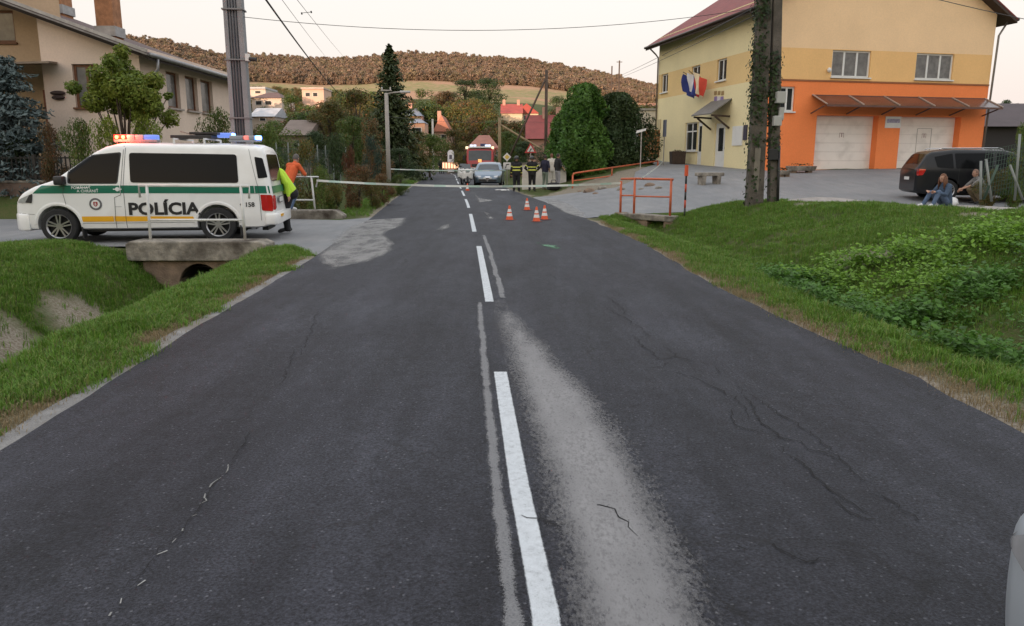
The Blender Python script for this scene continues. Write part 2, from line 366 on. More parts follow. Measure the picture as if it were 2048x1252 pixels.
def axis(segs):
    out = []
    for a, b, st in segs: out += list(np.arange(a, b - 1e-6, st))
    return np.array(out + [segs[-1][1]])
gx = axis([(-2600, -800, 300), (-800, -200, 25), (-200, -40, 6), (-40, -14, 1.0), (-14, 12, .17), (12, 24, .5), (24, 60, 3), (60, 200, 7), (200, 800, 25), (800, 2600, 300)])
gy = axis([(-700, -60, 20), (-60, -4, 4), (-4, 2, .5), (2, 26, .17), (26, 60, .8), (60, 140, 2.5), (140, 1300, 18), (1300, 4000, 300)])
GX, GY = np.meshgrid(gx, gy); gxx = GX.ravel(); gyy = GY.ravel()
GZ = hgt(gxx, gyy)
rl = gxx - xl(gyy); rr_ = xr(gyy) - gxx
onroad = (rl > 0.0) & (rr_ > 0.0) & (gyy < 125)
paved = inpoly(SIDE_L, gxx, gyy) | inpoly(LOT, gxx, gyy)
GZ = GZ - np.where(onroad, .05, 0) - np.where(paved, .06, 0)
GZ = np.where((np.abs(gxx + 5.85) < .62) & (gyy > 14.15) & (gyy < 19), np.minimum(GZ, -1.05), GZ)
nf = np.array([mnoise.fractal(Vector((x * .9, y * .9, 0)), 1.0, 2.0, 4) if (abs(x) < 25 and -4 < y < 60) else 0 for x, y in zip(gxx, gyy)])
GZ += np.where(onroad | paved, 0, nf * .05 * np.clip(np.maximum(-rl, -rr_) / 1.2, 0, 1))
nx, ny = len(gx), len(gy)
idx = np.arange(nx * ny).reshape(ny, nx)
Fq = np.stack([idx[:-1, :-1].ravel(), idx[:-1, 1:].ravel(), idx[1:, 1:].ravel(), idx[1:, :-1].ravel()], 1)
gme = npmesh('ground', np.stack([gxx, gyy, GZ], 1), Fq); gme.shade_smooth()
dd = np.maximum(-rl, -rr_)
dirt = (1 - sst(.06, .45, dd + nf * .30)) * (gyy < 60)
# bare soil on the ditch bank and by the pole
for (bx, by, br) in [(-6.6, 9.2, .9), (-6.2, 11.0, .8), (-7.6, 8.2, .5), (7.4, 18.8, .7), (5.5, 12.0, .5), (8.6, 14.2, .4)]:
    dirt = np.maximum(dirt, (1 - sst(.4, 1.0, np.hypot(gxx - bx, (gyy - by) * .8) / br + nf * .5)) * .95)
isl = inpoly([(.9, 34.4), (2.6, 35.4), (4.6, 34.4), (5.6, 35.9), (8, 43), (3, 39.5)], gxx, gyy)
dirt = np.where(isl, .9, dirt)
gaz = gxx / np.maximum(gyy, 1)
field = sst(360, 400, gyy) * (1 - sst(620, 640, gyy))
forest = sst(620, 650, gyy)
for nm, arr in (('dirt', dirt), ('field', field), ('forest', forest)):
    a = gme.attributes.new(nm, 'FLOAT', 'POINT'); a.data.foreach_set('value', arr.astype(np.float32))
def groundmat():
    m = bpy.data.materials.new('ground'); m.use_nodes = True; t = m.node_tree; N = t.nodes; L = t.links; b = N['Principled BSDF']; b.inputs['Roughness'].default_value = .95
    b.inputs['Specular IOR Level'].default_value = .1
    tc = N.new('ShaderNodeTexCoord')
    def noise(s, d=5):
        n = N.new('ShaderNodeTexNoise'); n.inputs['Scale'].default_value = s; n.inputs['Detail'].default_value = d; L.new(tc.outputs['Object'], n.inputs['Vector']); return n.outputs[0]
    def rng_(v, a, bb): 
        r = N.new('ShaderNodeMapRange'); r.inputs['From Min'].default_value = a; r.inputs['From Max'].default_value = bb; L.new(v, r.inputs['Value']); return r.outputs[0]
    def mix(f, a, bb):
        x = N.new('ShaderNodeMixRGB')
        L.new(f, x.inputs['Fac'])
        for s, v in (('Color1', a), ('Color2', bb)):
            if isinstance(v, tuple): x.inputs[s].default_value = (*v, 1)
            else: L.new(v, x.inputs[s])
        return x.outputs[0]
    def att(n):
        a = N.new('ShaderNodeAttribute'); a.attribute_name = n; return a.outputs['Fac']
    g = mix(rng_(noise(1.3), .35, .65), (.042, .075, .016), (.075, .085, .03))
    g = mix(rng_(noise(22), .45, .75), g, (.10, .085, .045))
    d = mix(rng_(noise(30, 8), .35, .65), (.17, .14, .105), (.30, .265, .22))
    g = mix(att('dirt'), g, d)
    f = mix(rng_(noise(.012, 3), .44, .52), (.38, .22, .14), (.20, .20, .08))
    f = mix(rng_(noise(.25, 4), .4, .7), f, (.40, .25, .16))
    g = mix(att('field'), g, f)
    g = mix(att('forest'), g, (.30, .18, .12))
    L.new(g, b.inputs['Base Color'])
    bn = N.new('ShaderNodeBump'); bn.inputs['Strength'].default_value = .6; bn.inputs['Distance'].default_value = .03; L.new(noise(35, 8), bn.inputs['Height']); L.new(bn.outputs[0], b.inputs['Normal'])
    return m
ground = obj('ground', gme, groundmat()); setp(ground, kind='structure')

# ---------------------------------------------------------------- road
def asphalt(name, base, tint, speck=.5, patch=.22, streak=True):
    m = bpy.data.materials.new(name); m.use_nodes = True; t = m.node_tree; N = t.nodes; L = t.links; b = N['Principled BSDF']
    b.inputs['Roughness'].default_value = .68; b.inputs['Specular IOR Level'].default_value = .22
    tc = N.new('ShaderNodeTexCoord')
    def noise(s, d=5, st=None, rough=.6):
        n = N.new('ShaderNodeTexNoise'); n.inputs['Scale'].default_value = s; n.inputs['Detail'].default_value = d; n.inputs['Roughness'].default_value = rough
        if st:
            mp = N.new('ShaderNodeMapping'); mp.inputs['Scale'].default_value = st; L.new(tc.outputs['Object'], mp.inputs['Vector']); L.new(mp.outputs[0], n.inputs['Vector'])
        else: L.new(tc.outputs['Object'], n.inputs['Vector'])
        return n.outputs[0]
    def rg(v, a, bb, lo=0., hi=1.):
        r = N.new('ShaderNodeMapRange'); r.inputs['From Min'].default_value = a; r.inputs['From Max'].default_value = bb; r.inputs['To Min'].default_value = lo; r.inputs['To Max'].default_value = hi; L.new(v, r.inputs['Value']); return r.outputs[0]
    def mul(c, f):
        x = N.new('ShaderNodeMixRGB'); x.blend_type = 'MULTIPLY'; x.inputs['Fac'].default_value = 1; L.new(c, x.inputs['Color1']); L.new(f, x.inputs['Color2']); return x.outputs[0]
    def mix(f, c, col):
        x = N.new('ShaderNodeMixRGB'); L.new(f, x.inputs['Fac']); L.new(c, x.inputs['Color1']); x.inputs['Color2'].default_value = (*col, 1); return x.outputs[0]
    c = N.new('ShaderNodeRGB'); c.outputs[0].default_value = (*base, 1); s = c.outputs[0]
    s = mix(rg(noise(.55, 4), .4, .65), s, tint)
    s = mul(s, rg(noise(2.2, 6, (1.6, .35, 1)), .3, .7, 1 - patch, 1 + patch))
    s = mul(s, rg(noise(70, 4), .25, .75, 1 - speck, 1 + speck))
    s = mul(s, rg(noise(190, 3), .3, .7, .55 if streak else .88, 1.5 if streak else 1.12))
    vo = N.new('ShaderNodeTexVoronoi'); vo.inputs['Scale'].default_value = 55; L.new(tc.outputs['Object'], vo.inputs['Vector'])
    s = mix(rg(vo.outputs['Distance'], .13, .06, 0, .55 if streak else 0), s, (base[0] * 3.2, base[1] * 3.1, base[2] * 2.9))
    vo2 = N.new('ShaderNodeTexVoronoi'); vo2.inputs['Scale'].default_value = 5.5; L.new(tc.outputs['Object'], vo2.inputs['Vector'])
    s = mix(rg(vo2.outputs['Distance'], .045, .025, 0, .7 if streak else 0), s, (base[0] * 5, base[1] * 4.9, base[2] * 4.4))
    vo3 = N.new('ShaderNodeTexVoronoi'); vo3.inputs['Scale'].default_value = 42; L.new(tc.outputs['Object'], vo3.inputs['Vector'])
    sp3 = N.new('ShaderNodeSeparateColor'); L.new(vo3.outputs['Color'], sp3.inputs[0]); pk = rg(sp3.outputs[0], .86, .90); mq = N.new('ShaderNodeMath'); mq.operation = 'MULTIPLY'; L.new(pk, mq.inputs[0]); L.new(rg(vo3.outputs['Distance'], .30, .18, 0, .75 if streak else 0), mq.inputs[1])
    s = mix(mq.outputs[0], s, (base[0] * 4, base[1] * 3.9, base[2] * 3.5))
    if streak:
        # branching hairline cracks, gathered in worn zones, and darker oily / polished bands
        dn = N.new('ShaderNodeTexNoise'); dn.inputs['Scale'].default_value = 2.6; dn.inputs['Detail'].default_value = 8; dn.inputs['Roughness'].default_value = .7; L.new(tc.outputs['Object'], dn.inputs['Vector'])
        vm = N.new('ShaderNodeVectorMath'); vm.operation = 'MULTIPLY_ADD'; vm.inputs[1].default_value = (.55, .55, 0); L.new(dn.outputs['Color'], vm.inputs[0]); L.new(tc.outputs['Object'], vm.inputs[2])
        zone = rg(noise(.42, 3), .42, .54)
        for sc_, wd_, am_ in ((1.1, .010, .62), (3.1, .016, .40)):
            ve = N.new('ShaderNodeTexVoronoi'); ve.feature = 'DISTANCE_TO_EDGE'; ve.inputs['Scale'].default_value = sc_; L.new(vm.outputs[0], ve.inputs['Vector'])
            ln = rg(ve.outputs['Distance'], wd_, wd_ * .35, 0, am_); mm = N.new('ShaderNodeMath'); mm.operation = 'MULTIPLY'; L.new(ln, mm.inputs[0]); L.new(zone, mm.inputs[1]); s = mix(mm.outputs[0], s, (.012, .012, .013))
        s = mul(s, rg(noise(.9, 6, (1.5, .22, 1), .7), .35, .68, .66, 1.38))
        s = mul(s, rg(noise(9, 5, None, .75), .3, .72, .80, 1.25))
        s = mix(rg(noise(6.5, 7, None, .8), .66, .80, 0, .5), s, (.13, .13, .13))
    L.new(s, b.inputs['Base Color'])
    bn = N.new('ShaderNodeBump'); bn.inputs['Strength'].default_value = .75; bn.inputs['Distance'].default_value = .012; L.new(noise(95, 5), bn.inputs['Height']); L.new(bn.outputs[0], b.inputs['Normal'])
    return m
ROADM = asphalt('asphalt', (.030, .0315, .040), (.024, .0245, .032), speck=.85)
PALE = asphalt('pale_asphalt', (.19, .195, .205), (.23, .23, .235), speck=.14, patch=.10, streak=False)
def rz(X, Y): return np.zeros(np.shape(X)) + (farz(np.asarray(X, float), np.asarray(Y, float)))
ys = axis([(-6, 3, .5), (3, 30, .22), (30, 60, 1), (60, 124, 2)])
us = np.linspace(0, 1, 13)
RX = []; jit = [mnoise.fractal(Vector((0, y * 1.3, 3)), 1, 2, 5) * .085 for y in ys]; jit2 = [mnoise.fractal(Vector((9, y * 1.1, 3)), 1, 2, 5) * .06 for y in ys]
V = []
for i, y in enumerate(ys):
    a, b_ = xl(y) - .02 + jit[i] * .3, xr(y) + .03 + jit2[i]
    for u in us:
        x = a + (b_ - a) * u
        V.append((x, y, ROADZ + .03 * (1 - (2 * u - 1) ** 2) + float(farz(np.array([x]), np.array([y]))[0])))
V = np.array(V); k = len(us); ii = np.arange(len(ys) * k).reshape(len(ys), k)
road = obj('road', npmesh('road', V, np.stack([ii[:-1, :-1].ravel(), ii[:-1, 1:].ravel(), ii[1:, 1:].ravel(), ii[1:, :-1].ravel()], 1)), ROADM); setp(road, kind='structure'); road.data.shade_smooth()
def rzz(X, Y):
    X = np.asarray(X, float); Y = np.asarray(Y, float)
    u = np.clip((X - xl(Y)) / (xr(Y) - xl(Y)), 0, 1)
    return ROADZ + .03 * (1 - (2 * u - 1) ** 2) + farz(X, Y)
# side road and forecourt
side = sheet('side_road', SIDE_L, .7, .013, PALE); setp(side, kind='structure')
lot = sheet('forecourt', LOT, .6, .012, PALE); setp(lot, kind='structure')
# pale concrete edge strip left of the asphalt
sx = MB(); yy = list(np.arange(2.2, 12.9, .25))
for i in range(len(yy) - 1):
    q = []
    for y in (yy[i], yy[i + 1]):
        x = float(xl(y)); wv = .17 + .05 * mnoise.noise(Vector((0, y * .8, 0)))
        q += [(x - wv, y, .014), (x + .015, y, .018)]
    sx.add(q, [(0, 1, 3, 2)])
sx.build('road_edge_strip', mat('edge_concrete', (.19, .185, .18), .9, .25, 6, .5, 60, fine=.3, dirt=(.16, .13, .09), dirtamt=.8), road)
path = sheet('path', [(8.0, 20.6), (10.5, 20.0), (14.4, 20.6), (14.0, 22.0), (11, 22.7), (8.2, 22.5), (7.6, 21.6)], .5, .03, mat('path_concrete', (.30, .27, .25), .9, .2, 4, .4, 50, fine=.2)); setp(path, kind='structure')

# centre line dashes
WHITE = decalmat('road_paint', (.55, .58, .61), edge=.018, nscale=24, dens=.36, speck=.7)
def strip(name, y0, y1, off, wid, m, dz=.004, step=.15, n=6, wob=0.0):
    ys_ = np.linspace(y0, y1, max(2, int((y1 - y0) / step)) + 1); Vv = []; E_ = []
    for y in ys_:
        cx = float(xc(y)) + off + wob * mnoise.noise(Vector((3, y * 1.7, 0)))
        for j in range(n + 1):
            x = cx - wid / 2 + wid * j / n
            Vv.append((x, y, float(rzz(x, y)) + dz)); E_.append(min(j / n * wid, (1 - j / n) * wid))
    Vv = np.array(Vv); kk = n + 1; I = np.arange(len(ys_) * kk).reshape(len(ys_), kk)
    me = npmesh(name, Vv, np.stack([I[:-1, :-1].ravel(), I[:-1, 1:].ravel(), I[1:, 1:].ravel(), I[1:, :-1].ravel()], 1))
    a = me.attributes.new('e', 'FLOAT', 'POINT'); a.data.foreach_set('value', np.array(E_, np.float32)); me.shade_smooth()
    return obj(name, me, m, road)
for k_ in range(11):
    y1 = 5.69 + 8.72 * k_; strip('line_dash', y1 - 5.75, y1, 0, .125, WHITE)
OLD = decalmat('old_line_paint', (.27, .27, .28), edge=.055, nscale=6, dens=.42, speck=.5, amount=.62)
strip('old_line', 1.5, 8.6, -.115, .13, OLD, .006, wob=.006)
strip('old_line', 8.9, 16.5, .17, .15, OLD, .006, wob=.02)
def patch(name, px, m, dz=.005, step=.12, zz=None):
    poly = [tuple(gp(x, y, ROADZ)[:2]) for x, y in px]
    return sheet(name, poly, step, dz, m, road, rzz, True)
GREYP = decalmat('worn_grey_paint', (.25, .245, .25), edge=.26, nscale=3.2, dens=.52, soft=.34, speck=.60, stretch=(1.3, .6, 1), amount=.85)
SAND = decalmat('sand_wash', (.30, .295, .29), edge=.30, nscale=1.7, dens=.30, speck=.40, stretch=(1.8, .8, 1), amount=.7, soft=.25)
SANDL = decalmat('sand_dust', (.22, .22, .22), edge=.6, nscale=4, dens=.36, speck=.55)
patch('worn_paint_patch', [(976, 600), (1020, 606), (1085, 668), (1150, 740), (1215, 800), (1275, 880), (1330, 960), (1370, 1040), (1420, 1130), (1490, 1300), (1540, 1460), (1130, 1460), (1104, 1280), (1080, 1150), (1064, 1050), (1046, 960), (1028, 880), (1014, 820), (1002, 770), (990, 720), (980, 660)], GREYP)
patch('worn_paint_patch', [(968, 455), (985, 462), (1003, 490), (1003, 520), (1030, 525), (1000, 545), (985, 540), (970, 500)], SAND)
patch('sand_patch', [(940, 386), (955, 386), (970, 398), (1000, 402), (965, 408), (970, 418), (950, 418)], SAND)
patch('sand_patch', [(955, 424), (985, 426), (1002, 440), (975, 448), (960, 438)], SAND)
patch('sand_patch', [(855, 462), (878, 448), (912, 446), (915, 458), (890, 470)], SAND)
patch('sand_patch', [(610, 515), (680, 455), (720, 440), (830, 434), (815, 456), (785, 468), (810, 490), (795, 515), (720, 535), (640, 545)], SAND)
patch('sand_patch', [(600, 545), (690, 505), (730, 515), (720, 545), (650, 555)], SANDL)
patch('sand_patch', [(1080, 398), (1120, 398), (1155, 410), (1180, 425), (1200, 452), (1170, 440), (1120, 428), (1090, 410)], SAND)
patch('sand_patch', [(1190, 440), (1260, 470), (1330, 520), (1420, 580), (1380, 575), (1290, 525), (1210, 475)], SANDL)
patch('sand_patch', [(1330, 530), (1480, 600), (1640, 680), (1800, 750), (1700, 730), (1540, 670), (1400, 600)], SANDL)
patch('green_spray_mark', [(1050, 488), (1075, 484), (1100, 490), (1135, 492), (1138, 502), (1105, 506), (1080, 500)], decalmat('green_spray', (.09, .22, .13), edge=.35, nscale=7, dens=.46, speck=.4))
# cracks: dark recessed-looking ribbons, the shadow in each crack put into the colour
CRK = mat('crack_shadow', (.005, .005, .006), .95, .2)
def crack(pts, wd=.009, dark=CRK, jag=.012):
    P = [gp(1200 + x / 2.086, 560 + y / 2.086, ROADZ) for x, y in pts]; Q = []
    for a, b_ in zip(P[:-1], P[1:]):
        n = max(2, int((b_ - a).length / .045))
        for i in range(n):
            p = a.lerp(b_, i / n); Q.append(p + Vector((random.gauss(0, jag), random.gauss(0, jag), 0)))
    vs_ = []; n = len(Q)
    for i, p in enumerate(Q):
        t = (Q[min(i + 1, n - 1)] - Q[max(i - 1, 0)]); t.normalize(); nn = Vector((-t.y, t.x, 0)); ww = wd * random.uniform(.35, 1.2) * math.sin(math.pi * (i + .6) / (n + .2)) ** .4
        for s_ in (-1, 1):
            q = p + nn * ww * s_ / 2; vs_.append((q.x, q.y, float(rzz(q.x, q.y)) + .007))
    MB().add(vs_, [(2 * i, 2 * i + 1, 2 * i + 3, 2 * i + 2) for i in range(n - 1)]).build('crack', dark, road)
for c_ in [[(0, 105), (60, 150), (110, 170), (180, 222), (215, 260)], [(30, 80), (95, 130), (115, 165)], [(140, 240), (160, 275), (195, 300), (245, 345), (320, 335), (345, 345), (430, 355), (520, 410)], [(260, 290), (300, 315), (330, 345)],
           [(130, 378), (190, 382), (250, 378), (290, 352)], [(270, 390), (400, 425), (470, 462), (560, 505), (610, 560), (620, 600)], [(575, 455), (620, 515), (650, 575), (655, 605), (715, 640), (750, 670), (820, 690), (880, 725), (960, 750), (1030, 795), (1100, 850), (1160, 880)],
           [(620, 490), (700, 540), (745, 580), (800, 600), (850, 640), (925, 685), (960, 730), (1000, 765), (1060, 800)], [(545, 560), (548, 605), (580, 630), (690, 668)], [(760, 715), (765, 740), (850, 795), (915, 850), (960, 900), (1060, 960), (1110, 998), (1200, 995)],
           [(970, 920), (1030, 985), (1120, 1020), (1160, 1018)], [(720, 1130), (780, 1170), (850, 1205), (940, 1195), (980, 1185)], [(1180, 920), (1240, 960), (1300, 1010), (1360, 1050)], [(-20, 965), (50, 985), (75, 1020), (120, 1070), (175, 1125)], [(-330, 1000), (-200, 1040), (-140, 1080)], [(560, 1130), (640, 1165)], [(-220, -20), (-180, 5), (-100, 10), (0, 20)]]:
    crack(c_)
LCR = mat('pale_crack', (.26, .26, .25), .9, .3)
for pc_ in ([(458, 938), (456, 950), (446, 962)], [(440, 966), (424, 980), (416, 992)], [(412, 998), (409, 1012), (398, 1028)], [(392, 1040), (386, 1044)], [(368, 1070), (360, 1080)], [(350, 1090), (342, 1098)], [(330, 1112), (300, 1132)], [(290, 1172), (262, 1196)], [(248, 1212), (236, 1228)], [(228, 1238), (206, 1256)]):
    crack([((x - 1200) * 2.086, (y - 560) * 2.086) for x, y in pc_], .008, LCR, .006)
crack([((x - 1200) * 2.086, (y - 560) * 2.086) for x, y in [(500, 900), (458, 945), (416, 995), (398, 1030), (362, 1072), (300, 1135), (250, 1210)]], .004, CRK, .008)
for (a0, b0) in [((300, 1140), (250, 1200)), ((590, 700), (560, 780)), ((640, 620), (600, 720)), ((820, 655), (990, 657)), ((500, 870), (470, 930))]:
    crack([((a0[0] - 1200) * 2.086, (a0[1] - 560) * 2.086), ((b0[0] - 1200) * 2.086, (b0[1] - 560) * 2.086)], .007)
# ---------------------------------------------------------------- grass and ground cover (stuff)
def blade_mesh(nb, hgt_, spread, wd, lean=.5, seed=0):
    r = np.random.default_rng(seed); V = []; F = []
    for i in range(nb):
        a = r.uniform(0, 6.283); bx, by = r.normal(0, spread, 2); h = hgt_ * r.uniform(.45, 1.1); l = lean * r.uniform(.2, 1.1) * h; w_ = wd * r.uniform(.7, 1.2)
        dx, dy = math.cos(a), math.sin(a); px, py = -dy * w_ / 2, dx * w_ / 2; k = len(V)
        V += [(bx - px, by - py, -.02), (bx + px, by + py, -.02), (bx + dx * l * .35 + px * .8, by + dy * l * .35 + py * .8, h * .6), (bx + dx * l * .35 - px * .8, by + dy * l * .35 - py * .8, h * .6), (bx + dx * l, by + dy * l, h * (1 - .25 * l / h))]
        F += [(k, k + 1, k + 2, k + 3), (k + 3, k + 2, k + 4)]
    me = bpy.data.meshes.new('blades'); me.from_pydata(V, [], F); return me
def leaf_clump(nl, rad, hh, size, seed=0):
    r = np.random.default_rng(seed); V = []; F = []
    for i in range(nl):
        c = np.array([r.normal(0, rad), r.normal(0, rad), hh * r.uniform(.2, 1)])
        n = np.array([r.normal(0, .5), r.normal(0, .5), 1.0]); n /= np.linalg.norm(n); t = np.cross(n, r.normal(0, 1, 3)); t /= np.linalg.norm(t); b_ = np.cross(n, t); s = size * r.uniform(.6, 1.3); k = len(V)
        V += [tuple(c - t * s * .5), tuple(c + b_ * s * .36 - n * s * .08), tuple(c + t * s * .6 - n * s * .1), tuple(c - b_ * s * .36 - n * s * .08)]
        F.append((k, k + 1, k + 2, k + 3))
    me = bpy.data.meshes.new('leaves'); me.from_pydata(V, [], F); return me
GRASS = leafmat('grass_blade', (.075, .170, .016), (.12, .21, .032), objvar=.28, tr=.3, vscale=.6, autumn=(.20, .15, .07), aamt=.07)
GDRY = leafmat('dry_grass', (.20, .15, .08), (.27, .21, .12), objvar=.2, tr=.3)
WEED = leafmat('weed_leaf', (.065, .155, .025), (.105, .22, .038), objvar=.25, tr=.4)
WEEDB = leafmat('bright_weed_leaf', (.15, .29, .035), (.20, .34, .05), objvar=.15, tr=.4)
def sample(n, x0, x1, y0, y1):
    return rng.uniform(x0, x1, n), rng.uniform(y0, y1, n)
def pn(x, y, s, o=0): return np.array([mnoise.fractal(Vector((a * s, b * s, o)), 1, 2, 3) for a, b in zip(x, y)])
gp_s = [proto('grass_tuft', blade_mesh(14, .075, .035, .007, .7, i), GRASS) for i in range(3)]
gp_m = [proto('grass_tuft', blade_mesh(14, .15, .05, .008, .8, 10 + i), GRASS) for i in range(3)]
gp_d = [proto('dry_tuft', blade_mesh(10, .06, .05, .006, 1.1, 20 + i), GDRY) for i in range(2)]
def grow(name, protos, n, box, keep, smin, smax, label, cat='grass'):
    X, Y = sample(n, *box); p = keep(X, Y); k = rng.uniform(0, 1, n) < p; X, Y = X[k], Y[k]
    Z = hgt(X, Y) + np.where(True, pn(X, Y, .9) * .05 * np.clip(np.maximum(xl(Y) - X, X - xr(Y)) / 1.2, 0, 1), 0)
    o = scatter(name, protos, np.stack([X, Y, Z], 1), rng.uniform(0, 6.28, len(X)), rng.uniform(smin, smax, len(X)))
    return setp(o, label, cat, kind='stuff')
def notpaved(X, Y): return ~(inpoly(SIDE_L, X, Y) | inpoly(LOT, X, Y)) & ~((X > xl(Y) - .02) & (X < xr(Y) + .02))
SOIL = [(-6.6, 9.2, .9), (-6.2, 11.0, .8), (-7.6, 8.2, .5), (7.4, 18.8, .7), (5.5, 12.0, .5), (8.6, 14.2, .4)]
def soil(X, Y):
    m = np.ones(len(X))
    for bx, by, br in SOIL: m *= np.where(np.hypot(X - bx, (Y - by) * .8) < br * .8, .12, 1)
    return m
def keepL(X, Y):
    d = xl(Y) - X; n = pn(X, Y, 1.1)
    return notpaved(X, Y) * sst(.10, .45, d + n * .35) * soil(X, Y) * np.clip(.8 + n, .3, 1)
def keepR(X, Y):
    d = X - xr(Y); n = pn(X, Y, 1.0, 5)
    return notpaved(X, Y) * sst(.08, .42, d + n * .3) * soil(X, Y) * np.clip(.8 + n, .3, 1) * ~inpoly([(8.0, 20.6), (10.5, 20.0), (14.4, 20.6), (14.0, 22.0), (11, 22.7), (8.2, 22.5), (7.6, 21.6)], X, Y)
grow('grass', gp_s, 52000, (-10.5, -2.8, 2.8, 14.3), keepL, .7, 1.35, 'short green grass along the left verge and ditch by the culvert')
grow('grass', gp_s, 60000, (2.5, 14, 3.4, 23.3), keepR, .7, 1.35, 'short green grass on the right verge and bank below the pole')
grow('tall_grass', gp_m, 5000, (-10.5, -4.2, 3, 14.2), lambda X, Y: keepL(X, Y) * sst(.15, .35, pn(X, Y, .7, 9)) * (xl(Y) - X > 1.2), .7, 1.3, 'taller rough grass in the left ditch')
grow('tall_grass', gp_m, 7000, (3.6, 14, 3.4, 22), lambda X, Y: keepR(X, Y) * sst(.1, .3, pn(X, Y, .7, 19)) * (X - xr(Y) > 1.0), .7, 1.2, 'taller rough grass on the right bank')
grow('dry_grass', gp_d, 30000, (-3.9, -2.7, 2.5, 13), lambda X, Y: notpaved(X, Y) * sst(.12, .3, xl(Y) - X) * (1 - sst(.25, .55, xl(Y) - X)) * .40, .6, 1.2, 'dry straw along the left road edge', 'dry grass')
grow('dry_grass', gp_d, 26000, (2.4, 4.0, 3, 21), lambda X, Y: notpaved(X, Y) * sst(.02, .15, X - xr(Y)) * (1 - sst(.2, .5, X - xr(Y))) * .45, .6, 1.2, 'dry straw along the right road edge', 'dry grass')
grow('grass', gp_m, 9000, (-9.5, -3.8, 22.3, 60), lambda X, Y: notpaved(X, Y) * sst(.1, .3, xl(Y) - X) * (1 - sst(1.2, 2.2, xl(Y) - X)), .6, 1.1, 'green verge beyond the side road on the left')
wp = [proto('weed_clump', leaf_clump(44, .13, .25, .062, 40 + i), WEED) for i in range(3)]
wb = [proto('weed_clump', leaf_clump(44, .13, .32, .062, 50 + i), WEEDB) for i in range(3)]
def blobk(blobs):
    def f(X, Y):
        m = np.zeros(len(X)); n = pn(X, Y, 1.5, 3)
        for cx, cy, rx, ry in blobs: m = np.maximum(m, 1 - sst(.55, 1.05, np.hypot((X - cx) / rx, (Y - cy) / ry) + n * .35))
        return m * sst(-.12, .22, pn(X, Y, 2.3, 31)) * .8
    return f
grow('weeds', wp, 7600, (3.2, 10, 5.5, 14), blobk([(4.3, 11.4, .5, 1.1), (4.05, 9.8, .4, .8), (4.1, 8.6, .5, .5), (5.0, 8.7, .9, .45), (6.0, 9.0, .8, .6), (4.1, 6.8, .6, .28), (4.9, 6.9, .7, .35), (5.7, 7.4, .8, .5), (7.2, 9.6, .9, .7)]), .6, 1.1, 'dark green broad-leaved weeds sprawling over the right bank', 'weeds')
grow('weeds', wb, 4200, (3.6, 9, 8, 14), blobk([(5.0, 11.3, .7, 1.0), (5.9, 10.9, .7, .8), (5.1, 9.8, .8, .6), (6.7, 10.6, .6, .7)]), .65, 1.1, 'bright yellow-green leafy weeds on top of the right bank', 'weeds')
# ---------------------------------------------------------------- vehicles
GLASS = mat('dark_glass', (.006, .0065, .0075), .06, 0, spec=.12)
TYRE = mat('tyre_rubber', (.018, .018, .019), .85, .2, 20)
ALLOY = mat('alloy', (.42, .42, .43), .3, .1, 8, metal=.8)
BLACKP = mat('black_plastic', (.02, .02, .021), .55, .2, 12)
CHROME = mat('chrome', (.6, .6, .62), .15, 0, metal=1.0)
LAMPC = mat('clear_lamp', (.55, .56, .58), .08, .1, 15, metal=.4)
REDL = mat('red_lamp', (.45, .012, .01), .15, .1, 10, coat=.5)
PLATE = mat('plate_white', (.65, .65, .63), .5, .05)
GLASSF = mat('pale_windscreen', (.05, .06, .07), .08, .2, 2, spec=.5)
SEAM = mat('panel_gap', (.05, .05, .05), .8, 0)

def rpoly(pts, r=.03, n=4):
    out = []; k = len(pts)
    for i in range(k):
        p0, p, p1 = Vector(pts[i - 1]), Vector(pts[i]), Vector(pts[(i + 1) % k])
        a = (p0 - p); b = (p1 - p); rr = min(r, a.length * .45, b.length * .45); a = p + a.normalized() * rr; b = p + b.normalized() * rr
        for j in range(n + 1):
            t = j / n; out.append(tuple(a * (1 - t) ** 2 + p * 2 * t * (1 - t) + b * t * t))
    return out
def flatfill(poly, step):
    bm = bmesh.new(); bm.faces.new([bm.verts.new((x, z, 0)) for x, z in poly])
    for ax in (0, 1):
        vals = [p[ax] for p in poly]; n = int((max(vals) - min(vals)) / step)
        for k in range(1, n + 1):
            co = [0, 0, 0]; no = [0, 0, 0]; co[ax] = min(vals) + k * step; no[ax] = 1
            bmesh.ops.bisect_plane(bm, geom=bm.verts[:] + bm.edges[:] + bm.faces[:], plane_co=co, plane_no=no)
    bmesh.ops.triangulate(bm, faces=bm.faces); bm.verts.index_update()
    V = [(v.co.x, v.co.y) for v in bm.verts]; F = [tuple(v.index for v in f.verts) for f in bm.faces]; bm.free(); return V, F
